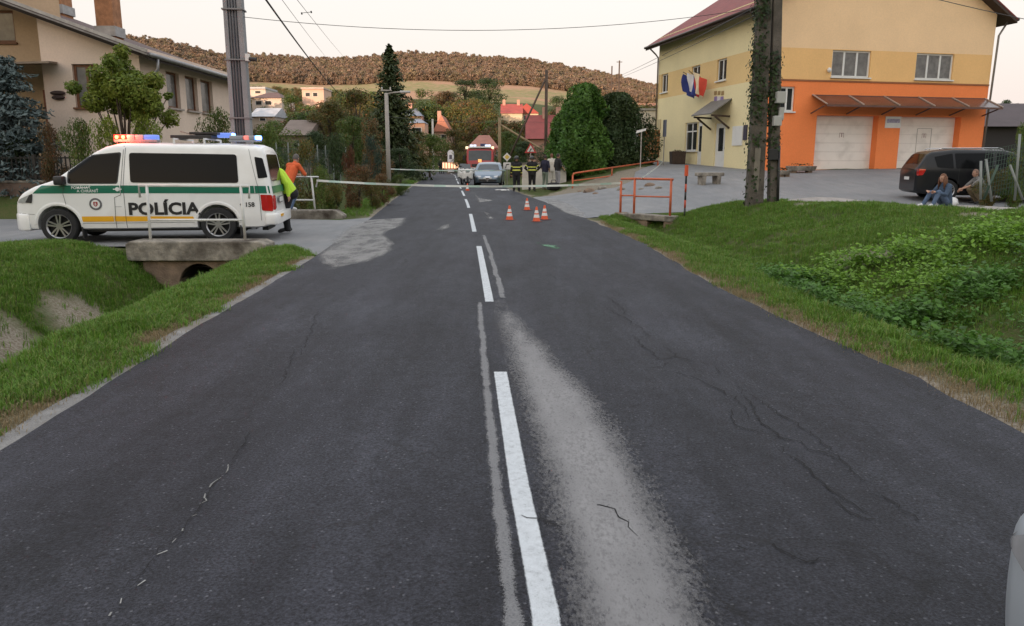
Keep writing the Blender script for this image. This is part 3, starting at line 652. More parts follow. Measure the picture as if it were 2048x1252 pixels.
class Body:
    def __init__(s, top, W, zb, belt, H, tum, rnd=.10, crown=.03, lean_r=0., lean_x=-1.8, low=.5):
        s.top = np.array(top)[np.argsort([t[0] for t in top])]; s.W = np.array(W)[np.argsort([t[0] for t in W])]
        s.zb = zb; s.belt = belt; s.H = H; s.tum = tum; s.rnd = rnd; s.crown = crown; s.lr = lean_r; s.lx = lean_x; s.low = low
        s.x0 = s.W[0, 0]; s.x1 = s.W[-1, 0]
    def zt(s, x): return float(np.interp(x, s.top[:, 0], s.top[:, 1]))
    def w(s, x): return float(np.interp(x, s.W[:, 0], s.W[:, 1]))
    def zbot(s, x):
        b = s.zb
        for xe, sg in ((s.x0, 1), (s.x1, -1)):
            d = (x - xe) * sg
            if d < .35: b += (1 - d / .35) ** 2 * .10
        return b
    def T(s, z):
        t = 1.0
        if z < s.low: t = 1 - .05 * ((s.low - z) / (s.low - s.zb)) ** 2
        if z > s.belt: t = 1 - s.tum * ((z - s.belt) / (s.H - s.belt)) ** 1.25
        return t
    def ys(s, x, z):
        zt = s.zt(x); r = min(s.rnd, (zt - s.zb) * .3); y = s.w(x) * s.T(z)
        if z > zt - r: y -= r - math.sqrt(max(0, r * r - (z - zt + r) ** 2))
        return max(y, .01)
    def warp(s, p):
        x, y, z = p
        if s.lr and x < s.lx:
            f = (s.lx - x) / (s.lx - s.x0); x += f * s.lr * max(-.1, (z - .95)) ** 1.0
        return (x, y, z)
    def section(s, x):
        zt = s.zt(x); r = min(s.rnd, (zt - s.zb) * .3); zb = s.zbot(x); P = [(0, zb), (s.ys(x, zb) * .5, zb), (s.ys(x, zb) * .93, zb)]
        for k in range(14): 
            z = zb + .03 + (zt - r - zb - .03) * k / 13; P.append((s.ys(x, z), z))
        for k in range(1, 7):
            z = zt - r + r * math.sin(k / 6 * math.pi / 2); P.append((s.ys(x, z), z))
        ye = P[-1][0]
        for k in range(1, 5): y = ye * (1 - k / 4); P.append((y, zt + s.crown * (1 - (y / max(ye, .01)) ** 2)))
        return P
    def mesh(s, name, n=70, arches=(), ar=.4, extra=()):
        xs = sorted(set([s.x0 + (s.x1 - s.x0) * k / n for k in range(n + 1)] + [s.x0 + .02, s.x0 + .05, s.x1 - .02, s.x1 - .05]))
        V = []; F = []; k = None
        for x in xs:
            P = s.section(x); ring = [(x, y, z) for y, z in P] + [(x, -y, z) for y, z in reversed(P[1:-1])]
            k = len(ring); V += [s.warp(p) for p in ring]
        for i in range(len(xs) - 1):
            for j in range(k): q = (j + 1) % k; F.append((i * k + j, i * k + q, (i + 1) * k + q, (i + 1) * k + j))
        F.append(tuple(range(k))); F.append(tuple(range((len(xs) - 1) * k, len(xs) * k))[::-1])
        m = MB(); m.add(V, F); me = m.mesh(name)
        if arches:
            o = bpy.data.objects.new('tmp', me); C.objects.link(o); tmp = []
            for ax in arches:
                for sg in (1, -1):
                    cm = MB().cyl((ax, sg * s.w(ax) * .62, s.az), (ax, sg * (s.w(ax) + .2), s.az), ar, n=40).mesh('cut')
                    co = bpy.data.objects.new('cut', cm); C.objects.link(co); tmp.append(co)
                    b = o.modifiers.new('b', 'BOOLEAN'); b.operation = 'DIFFERENCE'; b.object = co; b.solver = 'EXACT'
            dg = bpy.context.evaluated_depsgraph_get(); dg.update()
            me2 = bpy.data.meshes.new_from_object(o.evaluated_get(dg)); me2.name = name
            for t in tmp + [o]: bpy.data.objects.remove(t)
            me = me2
        me.shade_smooth(); me.set_sharp_from_angle(angle=R(32)); return me
    def side_patch(s, poly, off=.006, sg=1, step=.08):
        V, F = flatfill(poly, step)
        return MB().add([s.warp((x, sg * (s.ys(x, z) + off), z)) for x, z in V], F)
    def end_patch(s, poly, rear=True, off=.008, step=.08):
        V, F = flatfill(poly, step); m = MB(); xe = s.x0 if rear else s.x1
        out = []
        for y, z in V:
            # follow the rounded corner of the end
            x = xe
            for d in np.linspace(0, .6, 41):
                xx = xe + d * (1 if rear else -1)
                if s.ys(xx, min(z, s.zt(xx) - .001)) >= abs(y) and s.zt(xx) + s.crown >= z: x = xx; break
            out.append(s.warp((x + (-off if rear else off), y, z)))
        return m.add(out, F)
    def top_patch(s, x0, x1, f0, f1, off=.008, n=10):
        """patch on the roof, windscreen or bonnet: from x0 to x1, half-width fractions f0, f1"""
        V = []; F = []
        for i in range(n + 1):
            x = x0 + (x1 - x0) * i / n; f = f0 + (f1 - f0) * i / n; ye = s.ys(x, s.zt(x))
            for j in range(9):
                y = ye * f * (j / 4 - 1); V.append(s.warp((x, y, s.zt(x) + s.crown * (1 - (y / max(ye, .01)) ** 2) + off)))
        for i in range(n):
            for j in range(8): a = i * 9 + j; F.append((a, a + 1, a + 10, a + 9))
        return MB().add(V, F)
def wheel(parent, x, y, r, wd, rimr, spokes=5, sg=1):
    w_ = MB().lathe([(rimr * .96, -wd / 2), (r * .93, -wd / 2), (r * .985, -wd / 2 + .03), (r, -wd * .2), (r, wd * .2), (r * .985, wd / 2 - .03), (r * .93, wd / 2), (rimr * .98, wd / 2), (rimr * .93, wd * .1), (rimr * .9, -wd / 2)], (0, 0, 0), 36, axis=(0, sg, 0), cap=False)
    o = w_.build('wheel', TYRE, parent, smooth=35, loc=(x, y, r))
    q = MB().lathe([(rimr * .9, wd * .42), (rimr * .985, wd * .5 + .004), (rimr, wd * .49), (rimr, wd * .40), (rimr * .92, wd * .30)], (0, 0, 0), 36, axis=(0, sg, 0), cap=False)
    q.lathe([(.001, wd * .44), (rimr * .2, wd * .44), (rimr * .24, wd * .34)], (0, 0, 0), 16, axis=(0, sg, 0))
    for k in range(spokes):
        a = 2 * math.pi * (k + .25) / spokes; d = Vector((math.cos(a), 0, math.sin(a))); t = Vector((-math.sin(a), 0, math.cos(a)))
        for s_ in (-1, 1):
            p0 = d * rimr * .16 + t * s_ * rimr * .06; p1 = d * rimr * .95 + t * s_ * rimr * .17
            q.bar(p0 + Vector((0, sg * wd * .38, 0)), p1 + Vector((0, sg * wd * .42, 0)), .028, .03, up=(0, 1, 0))
    q.build('rim', ALLOY, o, smooth=35)
    MB().lathe([(.001, wd * .12), (rimr * .93, wd * .12)], (0, 0, 0), 24, axis=(0, sg, 0)).build('brake_backing', BLACKP, o)
    return o
def text_mesh(s, size, bold=0.0, align='LEFT', step=None):
    cu = bpy.data.curves.new('t', 'FONT'); cu.body = s; cu.size = size; cu.offset = bold; cu.align_x = align; cu.resolution_u = 3
    o = bpy.data.objects.new('t', cu); C.objects.link(o); dg = bpy.context.evaluated_depsgraph_get(); dg.update()
    me = bpy.data.meshes.new_from_object(o.evaluated_get(dg)); bpy.data.objects.remove(o)
    bm = bmesh.new(); bm.from_mesh(me); bmesh.ops.triangulate(bm, faces=bm.faces)
    bm.verts.index_update(); V = [(v.co.x, v.co.y) for v in bm.verts]; F = [tuple(v.index for v in f.verts) for f in bm.faces]; bm.free(); bpy.data.meshes.remove(me)
    return V, F
def disc2(cx, cz, r0, r1, n=28):
    V = []; F = []
    for k in range(n): a = 2 * math.pi * k / n; V += [(cx + r0 * math.cos(a), cz + r0 * math.sin(a)), (cx + r1 * math.cos(a), cz + r1 * math.sin(a))]
    for k in range(n): q = (k + 1) % n; F.append((2 * k, 2 * k + 1, 2 * q + 1, 2 * q))
    return V, F
def on_side(b, V, F, off, sg=1): return MB().add([b.warp((x, sg * (b.ys(x, z) + off), z)) for x, z in V], F)

# --- police van
def police_van():
    WH = mat('van_white', (.82, .82, .81), .32, .04, 1.5, coat=.35, dirt=(.45, .42, .38), dirtamt=.25)
    GR = mat('van_green', (.004, .14, .085), .35, .05, coat=.2); YE = mat('van_yellow', (.78, .40, .02), .4, .06)
    RED = mat('emblem_red', (.35, .03, .03), .5, .05); BLK = mat('lettering_black', (.012, .012, .014), .5, 0); LET = mat('lettering_white', (.75, .76, .75), .5, 0)
    f = Vector((-3.0, -.42, 0)).normalized(); lft = Vector((-f.y, f.x, 0))
    mid = Vector((-7.43, 15.45, 0)) - lft * .84
    t = thing('police_van', 'white police van with green stripe and roof lights on the side road', 'van', (mid.x, mid.y, .016), math.atan2(f.y, f.x))
    b = Body(top=[(-2.59, 1.78), (-2.54, 1.86), (-2.4, 1.90), (-1.9, 1.925), (0.1, 1.94), (.35, 1.93), (.55, 1.88), (.75, 1.78), (1.0, 1.60), (1.35, 1.36), (1.50, 1.255), (1.60, 1.215), (1.9, 1.12), (2.15, 1.0), (2.28, .90), (2.35, .80), (2.40, .66)],
             W=[(-2.59, .84), (-2.56, .88), (-2.50, .915), (-2.3, .94), (-1.5, .952), (1.3, .952), (1.7, .94), (2.0, .90), (2.2, .82), (2.32, .72), (2.38, .62), (2.40, .55)], zb=.27, belt=1.10, H=1.94, tum=.13, rnd=.10, crown=.04, lean_r=.16, lean_x=-1.95)
    b.az = .345
    obj('body', b.mesh('body', 110, (1.5, -1.5), .405), [WH], t)
    def sp(name, poly, m, off=.006, parent=t, both=True, r=.03):
        pl = rpoly(poly, r) if r else poly; st_ = .03 if poly[0][0] > 1 else .08
        o = b.side_patch(pl, off, 1, st_).build(name, m, parent, smooth=40)
        if both: b.side_patch(pl, off, -1, st_).build(name, m, parent, smooth=40)
        return o
    for m_, g_, off in ((BLACKP, .022, .004), (GLASS, 0, .009)):
        pass
    sp('window_seal', [(1.26, 1.17), (1.25, 1.43), (.86, 1.72), (.24, 1.78), (.34, 1.165)], BLACKP, .004, r=.05)
    win = sp('side_window', [(1.23, 1.19), (1.22, 1.42), (.85, 1.695), (.27, 1.755), (.36, 1.19)], GLASS, .009, r=.05)
    sp('side_window', [(.10, 1.19), (.10, 1.765), (-1.93, 1.735), (-1.95, 1.175)], GLASS, .009, r=.06)
    sp('side_stripe', [(1.93, .985), (1.75, 1.14), (.31, 1.135), (.31, .985)], GR, .005, r=0)
    sp('side_stripe', [(.295, .985), (.295, 1.135), (-2.25, 1.115), (-2.25, .965)], GR, .005, r=0)
    sp('side_stripe', [(-2.262, .965), (-2.262, 1.115), (-2.55, 1.11), (-2.55, .96)], GR, .005, r=0)
    sp('yellow_stripe', [(1.06, .43), (1.06, .535), (.47, .535), (.47, .43)], YE, .005, r=0)
    sp('yellow_stripe', [(.455, .43), (.455, .535), (-1.03, .515), (-1.06, .43)], YE, .005, r=0)
    def seam(pts, wd=.008):
        m = MB()
        for (x0, z0), (x1, z1) in zip(pts[:-1], pts[1:]):
            dx, dz = x1 - x0, z1 - z0; l = math.hypot(dx, dz); nx_, nz_ = -dz / l * wd / 2, dx / l * wd / 2; n = max(1, int(l / .1))
            for i in range(n):
                a, c = i / n, (i + 1) / n; q = []
                for tt, s_ in ((a, -1), (a, 1), (c, 1), (c, -1)):
                    x = x0 + dx * tt + nx_ * s_; z = z0 + dz * tt + nz_ * s_; q.append(b.warp((x, b.ys(x, z) + .0075, z)))
                m.add(q, [(0, 1, 2, 3)])
        m.build('panel_seam', SEAM, t)
    seam([(.19, 1.90), (.30, .95), (.42, .90), (.44, .30)]); seam([(.16, 1.86), (.24, 1.1), (.24, .3)]); seam([(1.33, 1.17), (1.36, .97), (1.30, .62)]); seam([(-2.23, 1.84), (-2.33, 1.1), (-2.34, .42)]); seam([(-1.1, .98), (-2.3, .965)], .005); seam([(.42, .72), (.30, .72)], .005); seam([(1.05, .40), (-1.05, .40)], .007); seam([(2.28, .60), (1.93, .58)], .006)
    for lab, sz, bold, x, z, m_, cat in (('POLÍCIA', .325, .012, .185, .565, BLK, 'lettering'), ('158', .125, .003, -2.04, .70, BLK, 'lettering'), ('POMÁHAŤ', .075, .001, 1.20, 1.07, LET, 'lettering'), ('A CHRÁNIŤ', .075, .001, 1.10, 1.005, LET, 'lettering')):
        V, F = text_mesh(lab, sz, bold); sc_ = 1.12 if lab == 'POLÍCIA' else 1.0
        on_side(b, [(x - vx * sc_, z + vy) for vx, vy in V], F, .010).build(cat, m_, t)
    V, F = disc2(-1.97, .745, .0, .022, 10); on_side(b, V, F, .009).build('phone_symbol', BLK, t)
    on_side(b, [(1.02, 1.095), (1.02, 1.105), (.86, 1.105), (.86, 1.095)], [(0, 1, 2, 3)], .0105).build('lettering_rule', LET, t)
    em = on_side(b, *disc2(.78, .775, .0005, .118), .007).build('emblem', mat('emblem_grey', (.12, .12, .13), .5, .1), t)
    on_side(b, *disc2(.78, .775, .0005, .082), .010).build('emblem_field', LET, em)
    V, F = flatfill(rpoly([(.74, .82), (.82, .82), (.82, .76), (.78, .72), (.74, .76)], .01), .05); on_side(b, V, F, .013).build('emblem_shield', RED, em)
    for bx in ([(.776, .735), (.784, .735), (.784, .81), (.776, .81)], [(.764, .785), (.796, .785), (.796, .793), (.764, .793)], [(.758, .765), (.802, .765), (.802, .773), (.758, .773)]): on_side(b, bx, [(0, 1, 2, 3)], .016).build('emblem_cross', LET, em)
    bd = on_side(b, *disc2(.35, 1.062, .0005, .042, 16), .009).build('round_badge', LET, t)
    on_side(b, [(.43, 1.052), (.43, 1.072), (.27, 1.072), (.27, 1.052)], [(0, 1, 2, 3)], .0115).build('badge_bar', LET, bd)
    # windscreen, lights, bumper, mirror
    b.top_patch(1.44, .66, .90, .88, .008).build('windscreen', GLASS, t, smooth=True)
    b.end_patch(rpoly([(-.72, 1.20), (.72, 1.20), (.66, 1.74), (-.66, 1.74)], .08), True, .008).build('rear_window', GLASS, t, smooth=40)
    sp('rear_quarter_seal', [(-2.36, 1.26), (-2.345, 1.69), (-2.53, 1.66), (-2.56, 1.28)], GLASS, .010, r=.03)
    b.end_patch([(-.84, .96), (.84, .96), (.83, 1.10), (-.83, 1.10)], True, .006).build('rear_stripe', GR, t, smooth=40)
    pl = b.end_patch(rpoly([(-.27, .74), (.27, .74), (.27, .88), (-.27, .88)], .02), True, .007).build('plate_recess', mat('plate_frame', (.10, .10, .11), .5, .1), t)
    b.end_patch([(-.24, .76), (.24, .76), (.24, .86), (-.24, .86)], True, .013).build('licence_plate', PLATE, pl)
    for sg in (1, -1):
        b.side_patch(rpoly([(-2.36, .62), (-2.35, .94), (-2.57, .93), (-2.57, .60)], .03), .012, sg).build('tail_light', REDL, t, smooth=40)
        ys_ = [(-sg * 0 + sg * .66, .66), (sg * .68, .92), (sg * .865, .925), (sg * .87, .62)]
        b.end_patch(rpoly(ys_ if sg > 0 else ys_[::-1], .03), True, .013).build('tail_light', REDL, t, smooth=40)
        b.side_patch(rpoly([(2.34, .80), (2.26, .86), (1.94, .98), (2.02, .80)], .03), .010, sg, .04).build('headlight', LAMPC, t, smooth=40)
        b.side_patch(rpoly([(2.10, .81), (2.00, .95), (1.93, .985), (1.96, .80)], .02), .013, sg, .04).build('headlight_surround', BLACKP, t, smooth=40)
        m = MB().box((0, 0, 0), (.17, .22, .17)); mm = m.build('wing_mirror', BLACKP, t, smooth=40, bevel=.03, loc=(1.36, sg * 1.04, 1.235))
        MB().bar((1.33, sg * .9, 1.19), (1.36, sg * .97, 1.21), .05, .05).build('mirror_arm', BLACKP, t)
        for x_ in (1.5, -1.5): wheel(t, x_, sg * .845, .345, .225, .238, 5, sg)
        for x_, a0, a1 in ((1.5, 6, 174), (-1.5, 6, 174)):
            m = MB(); vs_ = []
            for k in range(25):
                a = R(a0 + (a1 - a0) * k / 24)
                for rr_, o_ in ((.405, .002), (.44, .016), (.47, .0)):
                    x = x_ + rr_ * math.cos(a); z = .345 + rr_ * math.sin(a); vs_.append((x, sg * (b.ys(x, z) + o_), z))
            m.add(vs_, [(3 * k + j, 3 * k + j + 1, 3 * k + j + 4, 3 * k + j + 3) for k in range(24) for j in (0, 1)]); m.build('wheel_arch', WH, t, smooth=60)
    m = MB(); P = [(-2.42, .96), (-2.62, .95), (-2.68, .86), (-2.69, -.86), (-2.62, -.95), (-2.42, -.96)]
    m.prism([(x, y) for x, y in P], .33, .56, 'z'); m.build('rear_bumper', WH, t, smooth=40, bevel=.035)
    MB().box((-2.685, .45, .50), (.03, .28, .05)).build('bumper_reflector', YE, t)
    m = MB(); m.prism([(2.05, .905), (2.25, .82), (2.40, .62), (2.46, .35), (2.47, 0), (2.46, -.35), (2.40, -.62), (2.25, -.82), (2.05, -.905)], .25, .60, 'z'); m.build('front_bumper', WH, t, smooth=50, bevel=.04)
    MB().box((-2.35, .1, .24), (.12, .9, .10)).build('underside', BLACKP, t); MB().box((0, 0, .30), (2.4, 1.5, .16)).build('chassis', BLACKP, t)
    for s_ in (1, -1):
        MB().box((1.08, s_ * .84, .22), (.02, .2, .22)).build('mud_flap', BLACKP, t); MB().box((-1.93, s_ * .84, .22), (.02, .2, .22)).build('mud_flap', BLACKP, t)
    # roof equipment
    LB = mat('lightbar_grey', (.25, .26, .29), .25, .1, 10); BLUE = mat('blue_lens', (.03, .06, .35), .15, 0, emit=(.25, .4, 1.0), estr=.35)
    REDON = mat('red_lamp_lit', (.35, .01, .01), .3, 0, emit=(1.0, .014, .008), estr=2.6); AMB = mat('amber_lamp_lit', (.9, .4, .1), .3, 0, emit=(1.0, .22, .08), estr=3.0); BON = mat('blue_lamp_lit', (.1, .2, .9), .3, 0, emit=(.10, .25, 1.0), estr=5.0)
    lb = MB().box((.10, .30, 2.005), (.84, .22, .05)).build('light_bar', LB, t, bevel=.012)
    for x0, x1, m_ in ((.52, .40, REDON), (.39, .28, REDON), (.27, .12, mat('clear_lens', (.45, .36, .40), .15, .1)), (.11, -.05, mat('clear_lens', (.45, .36, .40), .15, .1)), (-.06, -.31, BLUE)):
        MB().box(((x0 + x1) / 2, .30, 2.075), (abs(x1 - x0), .2, .10)).build('lamp', m_, lb, bevel=.018, smooth=40)
    for x_ in (.46, .335): MB().ell((x_, .395, 2.075), (.035, .03, .035)).build('bulb', AMB, lb)
    L_ = bpy.data.lights.new('red_beacon', 'POINT'); L_.energy = 34; L_.color = (1, .08, .03); L_.shadow_soft_size = .12; lo = bpy.data.objects.new('red_beacon', L_); C.objects.link(lo); lo.parent = lb; lo.location = (.36, .50, 2.16)
    rb = MB().box((-2.02, .30, 2.01), (.62, .24, .04)).build('light_bar', LB, t, bevel=.01)
    for x0, x1, m_ in ((-1.72, -1.98, LB), (-2.0, -2.09, mat('pink_lens', (.6, .16, .15), .2, .05, emit=(1, .25, .2), estr=.4)), (-2.10, -2.22, LB), (-2.23, -2.33, BON)):
        MB().box(((x0 + x1) / 2, .30, 2.075), (abs(x1 - x0), .22, .085)).build('lamp', m_, rb, bevel=.018, smooth=40)
    rk = MB()
    for x_ in (-.72, -1.30):
        rk.bar((x_, -.72, 2.04), (x_, .72, 2.04), .03, .03)
        for s_ in (1, -1): rk.bar((x_, s_ * .72, 1.90), (x_, s_ * .72, 2.05), .035, .035)
    rk.build('roof_rack', mat('rack_white', (.7, .7, .7), .4, .05), t)
    fb = MB().box((-.98, .1, 2.09), (.80, .7, .06)).box((-1.2, .1, 2.16), (.55, .5, .05)).build('folded_sign_board', BLACKP, t, bevel=.008)
    MB().bar((-.75, .3, 2.2), (-1.25, .36, 2.05), .04, .03).build('board_strut', mat('strut_steel', (.3, .29, .28), .4, .1, metal=.5), fb)
    MB().box((-1.56, .0, 2.13), (.30, .2, .10)).build('side_beacon', BLUE, fb, bevel=.02); MB().box((-1.72, .0, 2.13), (.06, .2, .09)).build('side_beacon', BON, fb, bevel=.02)
    return t, b
van, vanb = police_van()

# --- generic passenger cars
def car(name, label, cat, loc, rotz, paint, L, W_, H, wb, kind='hatch', rot=None, bonnet=.95, detail=True, group=None, rimr=.225, wr=.335, roofrail=False):
    t = thing(name, label, cat, loc, rotz, group, rot)
    hw = W_ / 2; xf = L / 2; xb = -L / 2; zbel = bonnet
    if kind == 'suv': top = [(xb, H * .62), (xb + .05, H * .66), (xb + .30, H * .90), (xb + .45, H * .955), (xb + 1.2, H), (.35, H * .985), (.65, H * .94), (1.35, H * .665), (1.6, H * .635), (xf - .35, H * .56), (xf - .08, H * .48), (xf, H * .38)]
    else: top = [(xb, H * .60), (xb + .05, H * .66), (xb + .5, H * .90), (xb + .9, H * .965), (-.2, H), (.25, H * .97), (.5, H * .92), (1.10, H * .665), (1.3, H * .635), (xf - .35, H * .53), (xf - .08, H * .46), (xf, H * .36)]
    b = Body(top, [(xb, hw * .80), (xb + .06, hw * .90), (xb + .25, hw * .96), (xb + .7, hw), (xf - .9, hw), (xf - .45, hw * .95), (xf - .15, hw * .84), (xf - .04, hw * .72), (xf, hw * .60)], .24 if kind == 'suv' else .19, H * .60, H, .20, .10, .03)
    b.az = wr; ax = (wb / 2 - .02, -wb / 2 - .02)
    obj('body', b.mesh('body', 80, ax, wr + .055), paint, t)
    zw0, zw1 = H * .635, H * .925
    Q = (H - zw1)
    if kind == 'suv': wins = [[(xb + .62, zw0 + .04), (xb + .52, H * .86), (xb + 1.08, zw1), (xb + 1.12, zw0)], [(xb + 1.2, zw0), (xb + 1.15, zw1), (-.02, zw1 + .005), (-.02, zw0)], [(.08, zw0), (.08, zw1), (.52, H * .89), (1.08, H * .70), (1.08, zw0)]]
    else: wins = [[(xb + .75, zw0 + .05), (xb + .95, H * .88), (-.25, zw1), (-.25, zw0)], [(-.16, zw0), (-.16, zw1), (.36, H * .885), (.86, H * .70), (.86, zw0)]]
    for pl in wins:
        for s_ in (1, -1): b.side_patch(rpoly(pl, .04), .008, s_).build('side_window', GLASS, t, smooth=40)
    wsx = (1.30, .70) if kind == 'suv' else (1.06, .54)
    b.top_patch(wsx[0], wsx[1], .92, .88, .008).build('windscreen', GLASSF, t, smooth=True)
    b.top_patch(xb + .10, xb + (.30 if kind == 'suv' else .48), .82, .84, .01).build('rear_window', GLASS, t, smooth=True)
    for s_ in (1, -1):
        for x_ in ax: wheel(t, x_, s_ * (hw - .105), wr, .215, rimr, 5, s_)
        b.side_patch(rpoly([(xf - .10, H * .385), (xf - .40, H * .50), (xf - .55, H * .475), (xf - .30, H * .38)], .03), .008, s_, .05).build('headlight', LAMPC, t, smooth=40)
        pp = [(s_ * hw * .45, H * .39), (s_ * hw * .45, H * .455), (s_ * hw * .86, H * .47), (s_ * hw * .84, H * .385)]
        b.end_patch(rpoly(pp if s_ < 0 else pp[::-1], .03), False, .01).build('headlight', LAMPC, t, smooth=40)
        b.side_patch(rpoly([(xb + .03, H * .50), (xb + .03, H * .63), (xb + .28, H * .62), (xb + .20, H * .51)], .03), .010, s_, .05).build('tail_light', REDL, t, smooth=40)
        MB().box((0, 0, 0), (.14, .18, .13)).build('wing_mirror', paint, t, smooth=40, bevel=.03, loc=(.82 if kind != 'suv' else 1.02, s_ * (hw + .06), H * .66))
        hy = [(-.55, H * .57)] + ([(.35, H * .57)] if True else [])
        for hx, hz in hy: MB().box((hx, s_ * (b.ys(hx, hz) + .015), hz), (.2, .03, .03)).build('door_handle', CHROME if kind == 'suv' else paint, t, bevel=.008)
        for xs in (-.02, 1.02 if kind == 'suv' else .9, -1.05):
            b.side_patch([(xs - .004, .34), (xs - .004, zw0), (xs + .004, zw0), (xs + .004, .34)], .004, s_).build('door_seam', SEAM, t)
    b.end_patch(rpoly([(-hw * .62, .30), (hw * .62, .30), (hw * .66, .44), (-hw * .66, .44)], .05), False, .008).build('grille', BLACKP, t, smooth=40)
    b.end_patch([(-.25, .46), (.25, .46), (.25, .56), (-.25, .56)], False, .014).build('licence_plate', PLATE, t)
    b.end_patch([(-.25, .70), (.25, .70), (.25, .80), (-.25, .80)], True, .014).build('licence_plate', PLATE, t)
    MB().box((0, 0, .27), (L * .62, W_ * .8, .14)).build('chassis', BLACKP, t)
    if roofrail:
        for s_ in (1, -1): MB().tube([(xb + .7, s_ * hw * .70, H + .0), (xb + .8, s_ * hw * .70, H + .045), (.2, s_ * hw * .70, H + .045), (.35, s_ * hw * .70, H - .01)], .014, 6).build('roof_rail', CHROME, t, smooth=True)
    return t, b
BLK_P = mat('suv_black', (.010, .011, .014), .3, .05, coat=.15, spec=.3)
sl_ = math.atan(.075)
suv, suvb = car('parked_car', 'black off-road car with silver roof rails parked in front of the garages', 'car', (15.95, 26.55, h1(15.9, 26.5) + .0), 0, BLK_P, 4.68, 1.88, 1.70, 2.70, 'suv', rot=Matrix.Rotation(R(-9), 4, 'Z').to_euler(), roofrail=True, rimr=.25, wr=.36)
SILV = mat('car_blue_silver', (.16, .21, .27), .3, .05, metal=.5, coat=.4)
yA = 46.5; pA = gp(975, 376.5)
alfa, ab = car('parked_car', 'silver blue hatchback facing the camera in front of the fire engine', 'car', (-1.42, 49.4, .03), R(-92), SILV, 4.1, 1.74, 1.44, 2.6)
# shield grille and badge of the hatchback
V, F = flatfill([(-.17, .62), (.17, .62), (.02, .30), (-.02, .30)], .1); ab.end_patch([(-.17, .62), (.17, .62), (.02, .30), (-.02, .30)], False, .018).build('shield_grille', CHROME, alfa)
wcar, wcb = car('parked_car', 'white car only just reaching into the right edge close to the camera', 'car', (2.128, .08, .03), R(90), mat('car_pale_silver', (.42, .46, .50), .3, .05, coat=.4), 4.1, 1.74, 1.46, 2.55)

# --- fire engine
def fire_engine():
    RD = mat('fire_red', (.38, .012, .014), .35, .06, coat=.3); WHT = mat('fire_white', (.7, .7, .68), .4, .05)
    t = thing('fire_engine', 'red fire engine with white roof front and lights on the road', 'fire engine', (-2.72, 68.5, .03), R(-93))
    b = Body([(-1.0, 2.55), (.55, 2.56), (.78, 2.45), (1.0, 1.45), (1.06, 1.30), (1.08, .75)], [(-1.0, 1.2), (.85, 1.2), (1.02, 1.14), (1.08, 1.02)], .55, 1.3, 2.56, .05, .09, .03); b.az = .5
    obj('cab', b.mesh('cab', 40), RD, t)
    b.top_patch(1.0, .80, .92, .92, .012).build('windscreen', GLASSF, t, smooth=True)
    b.end_patch([(-1.1, .78), (1.1, .78), (1.1, .95), (-1.1, .95)], False, .02).build('white_band', WHT, t)
    b.end_patch(rpoly([(-.7, 1.02), (.7, 1.02), (.7, 1.25), (-.7, 1.25)], .05), False, .02).build('grille', BLACKP, t)
    for s_ in (1, -1):
        b.side_patch(rpoly([(-.75, 1.4), (-.75, 2.3), (.62, 2.3), (.80, 1.4)], .06), .012, s_).build('side_window', GLASS, t)
        MB().cyl((1.06, s_ * .85, .85), (1.12, s_ * .85, .85), .13, .12).build('headlight', LAMPC, t, smooth=40)
        MB().box((1.05, s_ * 1.36, 1.75), (.12, .18, .42)).build('wing_mirror', BLACKP, t, bevel=.03)
        MB().bar((.9, s_ * 1.15, 2.1), (1.05, s_ * 1.36, 1.95), .03, .03).build('mirror_arm', BLACKP, t)
        MB().box((.95, s_ * 1.12, 2.62), (.22, .2, .2)).build('corner_lamp', mat('warm_lamp', (.9, .75, .5), .3, 0, emit=(1, .78, .45), estr=.7), t, bevel=.03)
        for x_ in (.25, -3.2): wheel(t, x_, s_ * 1.02, .48, .3, .26, 8, s_)
    MB().box((.55, 0, 2.66), (.5, 2.1, .14)).build('roof_front', WHT, t, bevel=.02)
    for y_ in (-.75, -.45, .55, .8): MB().box((.72, y_, 2.80), (.2, .24, .16)).build('beacon', mat('blue_white_lamp', (.6, .65, .8), .2, 0, emit=(.7, .8, 1), estr=.6), t, bevel=.03)
    MB().box((.2, .25, 2.86), (.5, .5, .22)).build('deck_gun', mat('navy', (.03, .04, .10), .5, .1), t, bevel=.03)
    MB().box((1.1, 0, .62), (.2, 2.4, .36)).build('bumper', WHT, t, bevel=.05)
    MB().box((-2.9, 0, 1.75), (3.6, 2.4, 1.9)).build('body', RD, t, bevel=.06); MB().box((-2.0, 0, .7), (5.4, 1.0, .25)).build('chassis', BLACKP, t)
    for s_ in (1, -1):
        for x_ in (-1.75, -2.9, -4.05): MB().box((x_, s_ * 1.205, 1.7), (1.0, .02, 1.5)).build('locker_shutter', ALLOY, t)
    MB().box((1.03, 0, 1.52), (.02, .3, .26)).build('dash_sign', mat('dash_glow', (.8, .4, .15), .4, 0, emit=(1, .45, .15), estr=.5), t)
    return t
fire_engine()

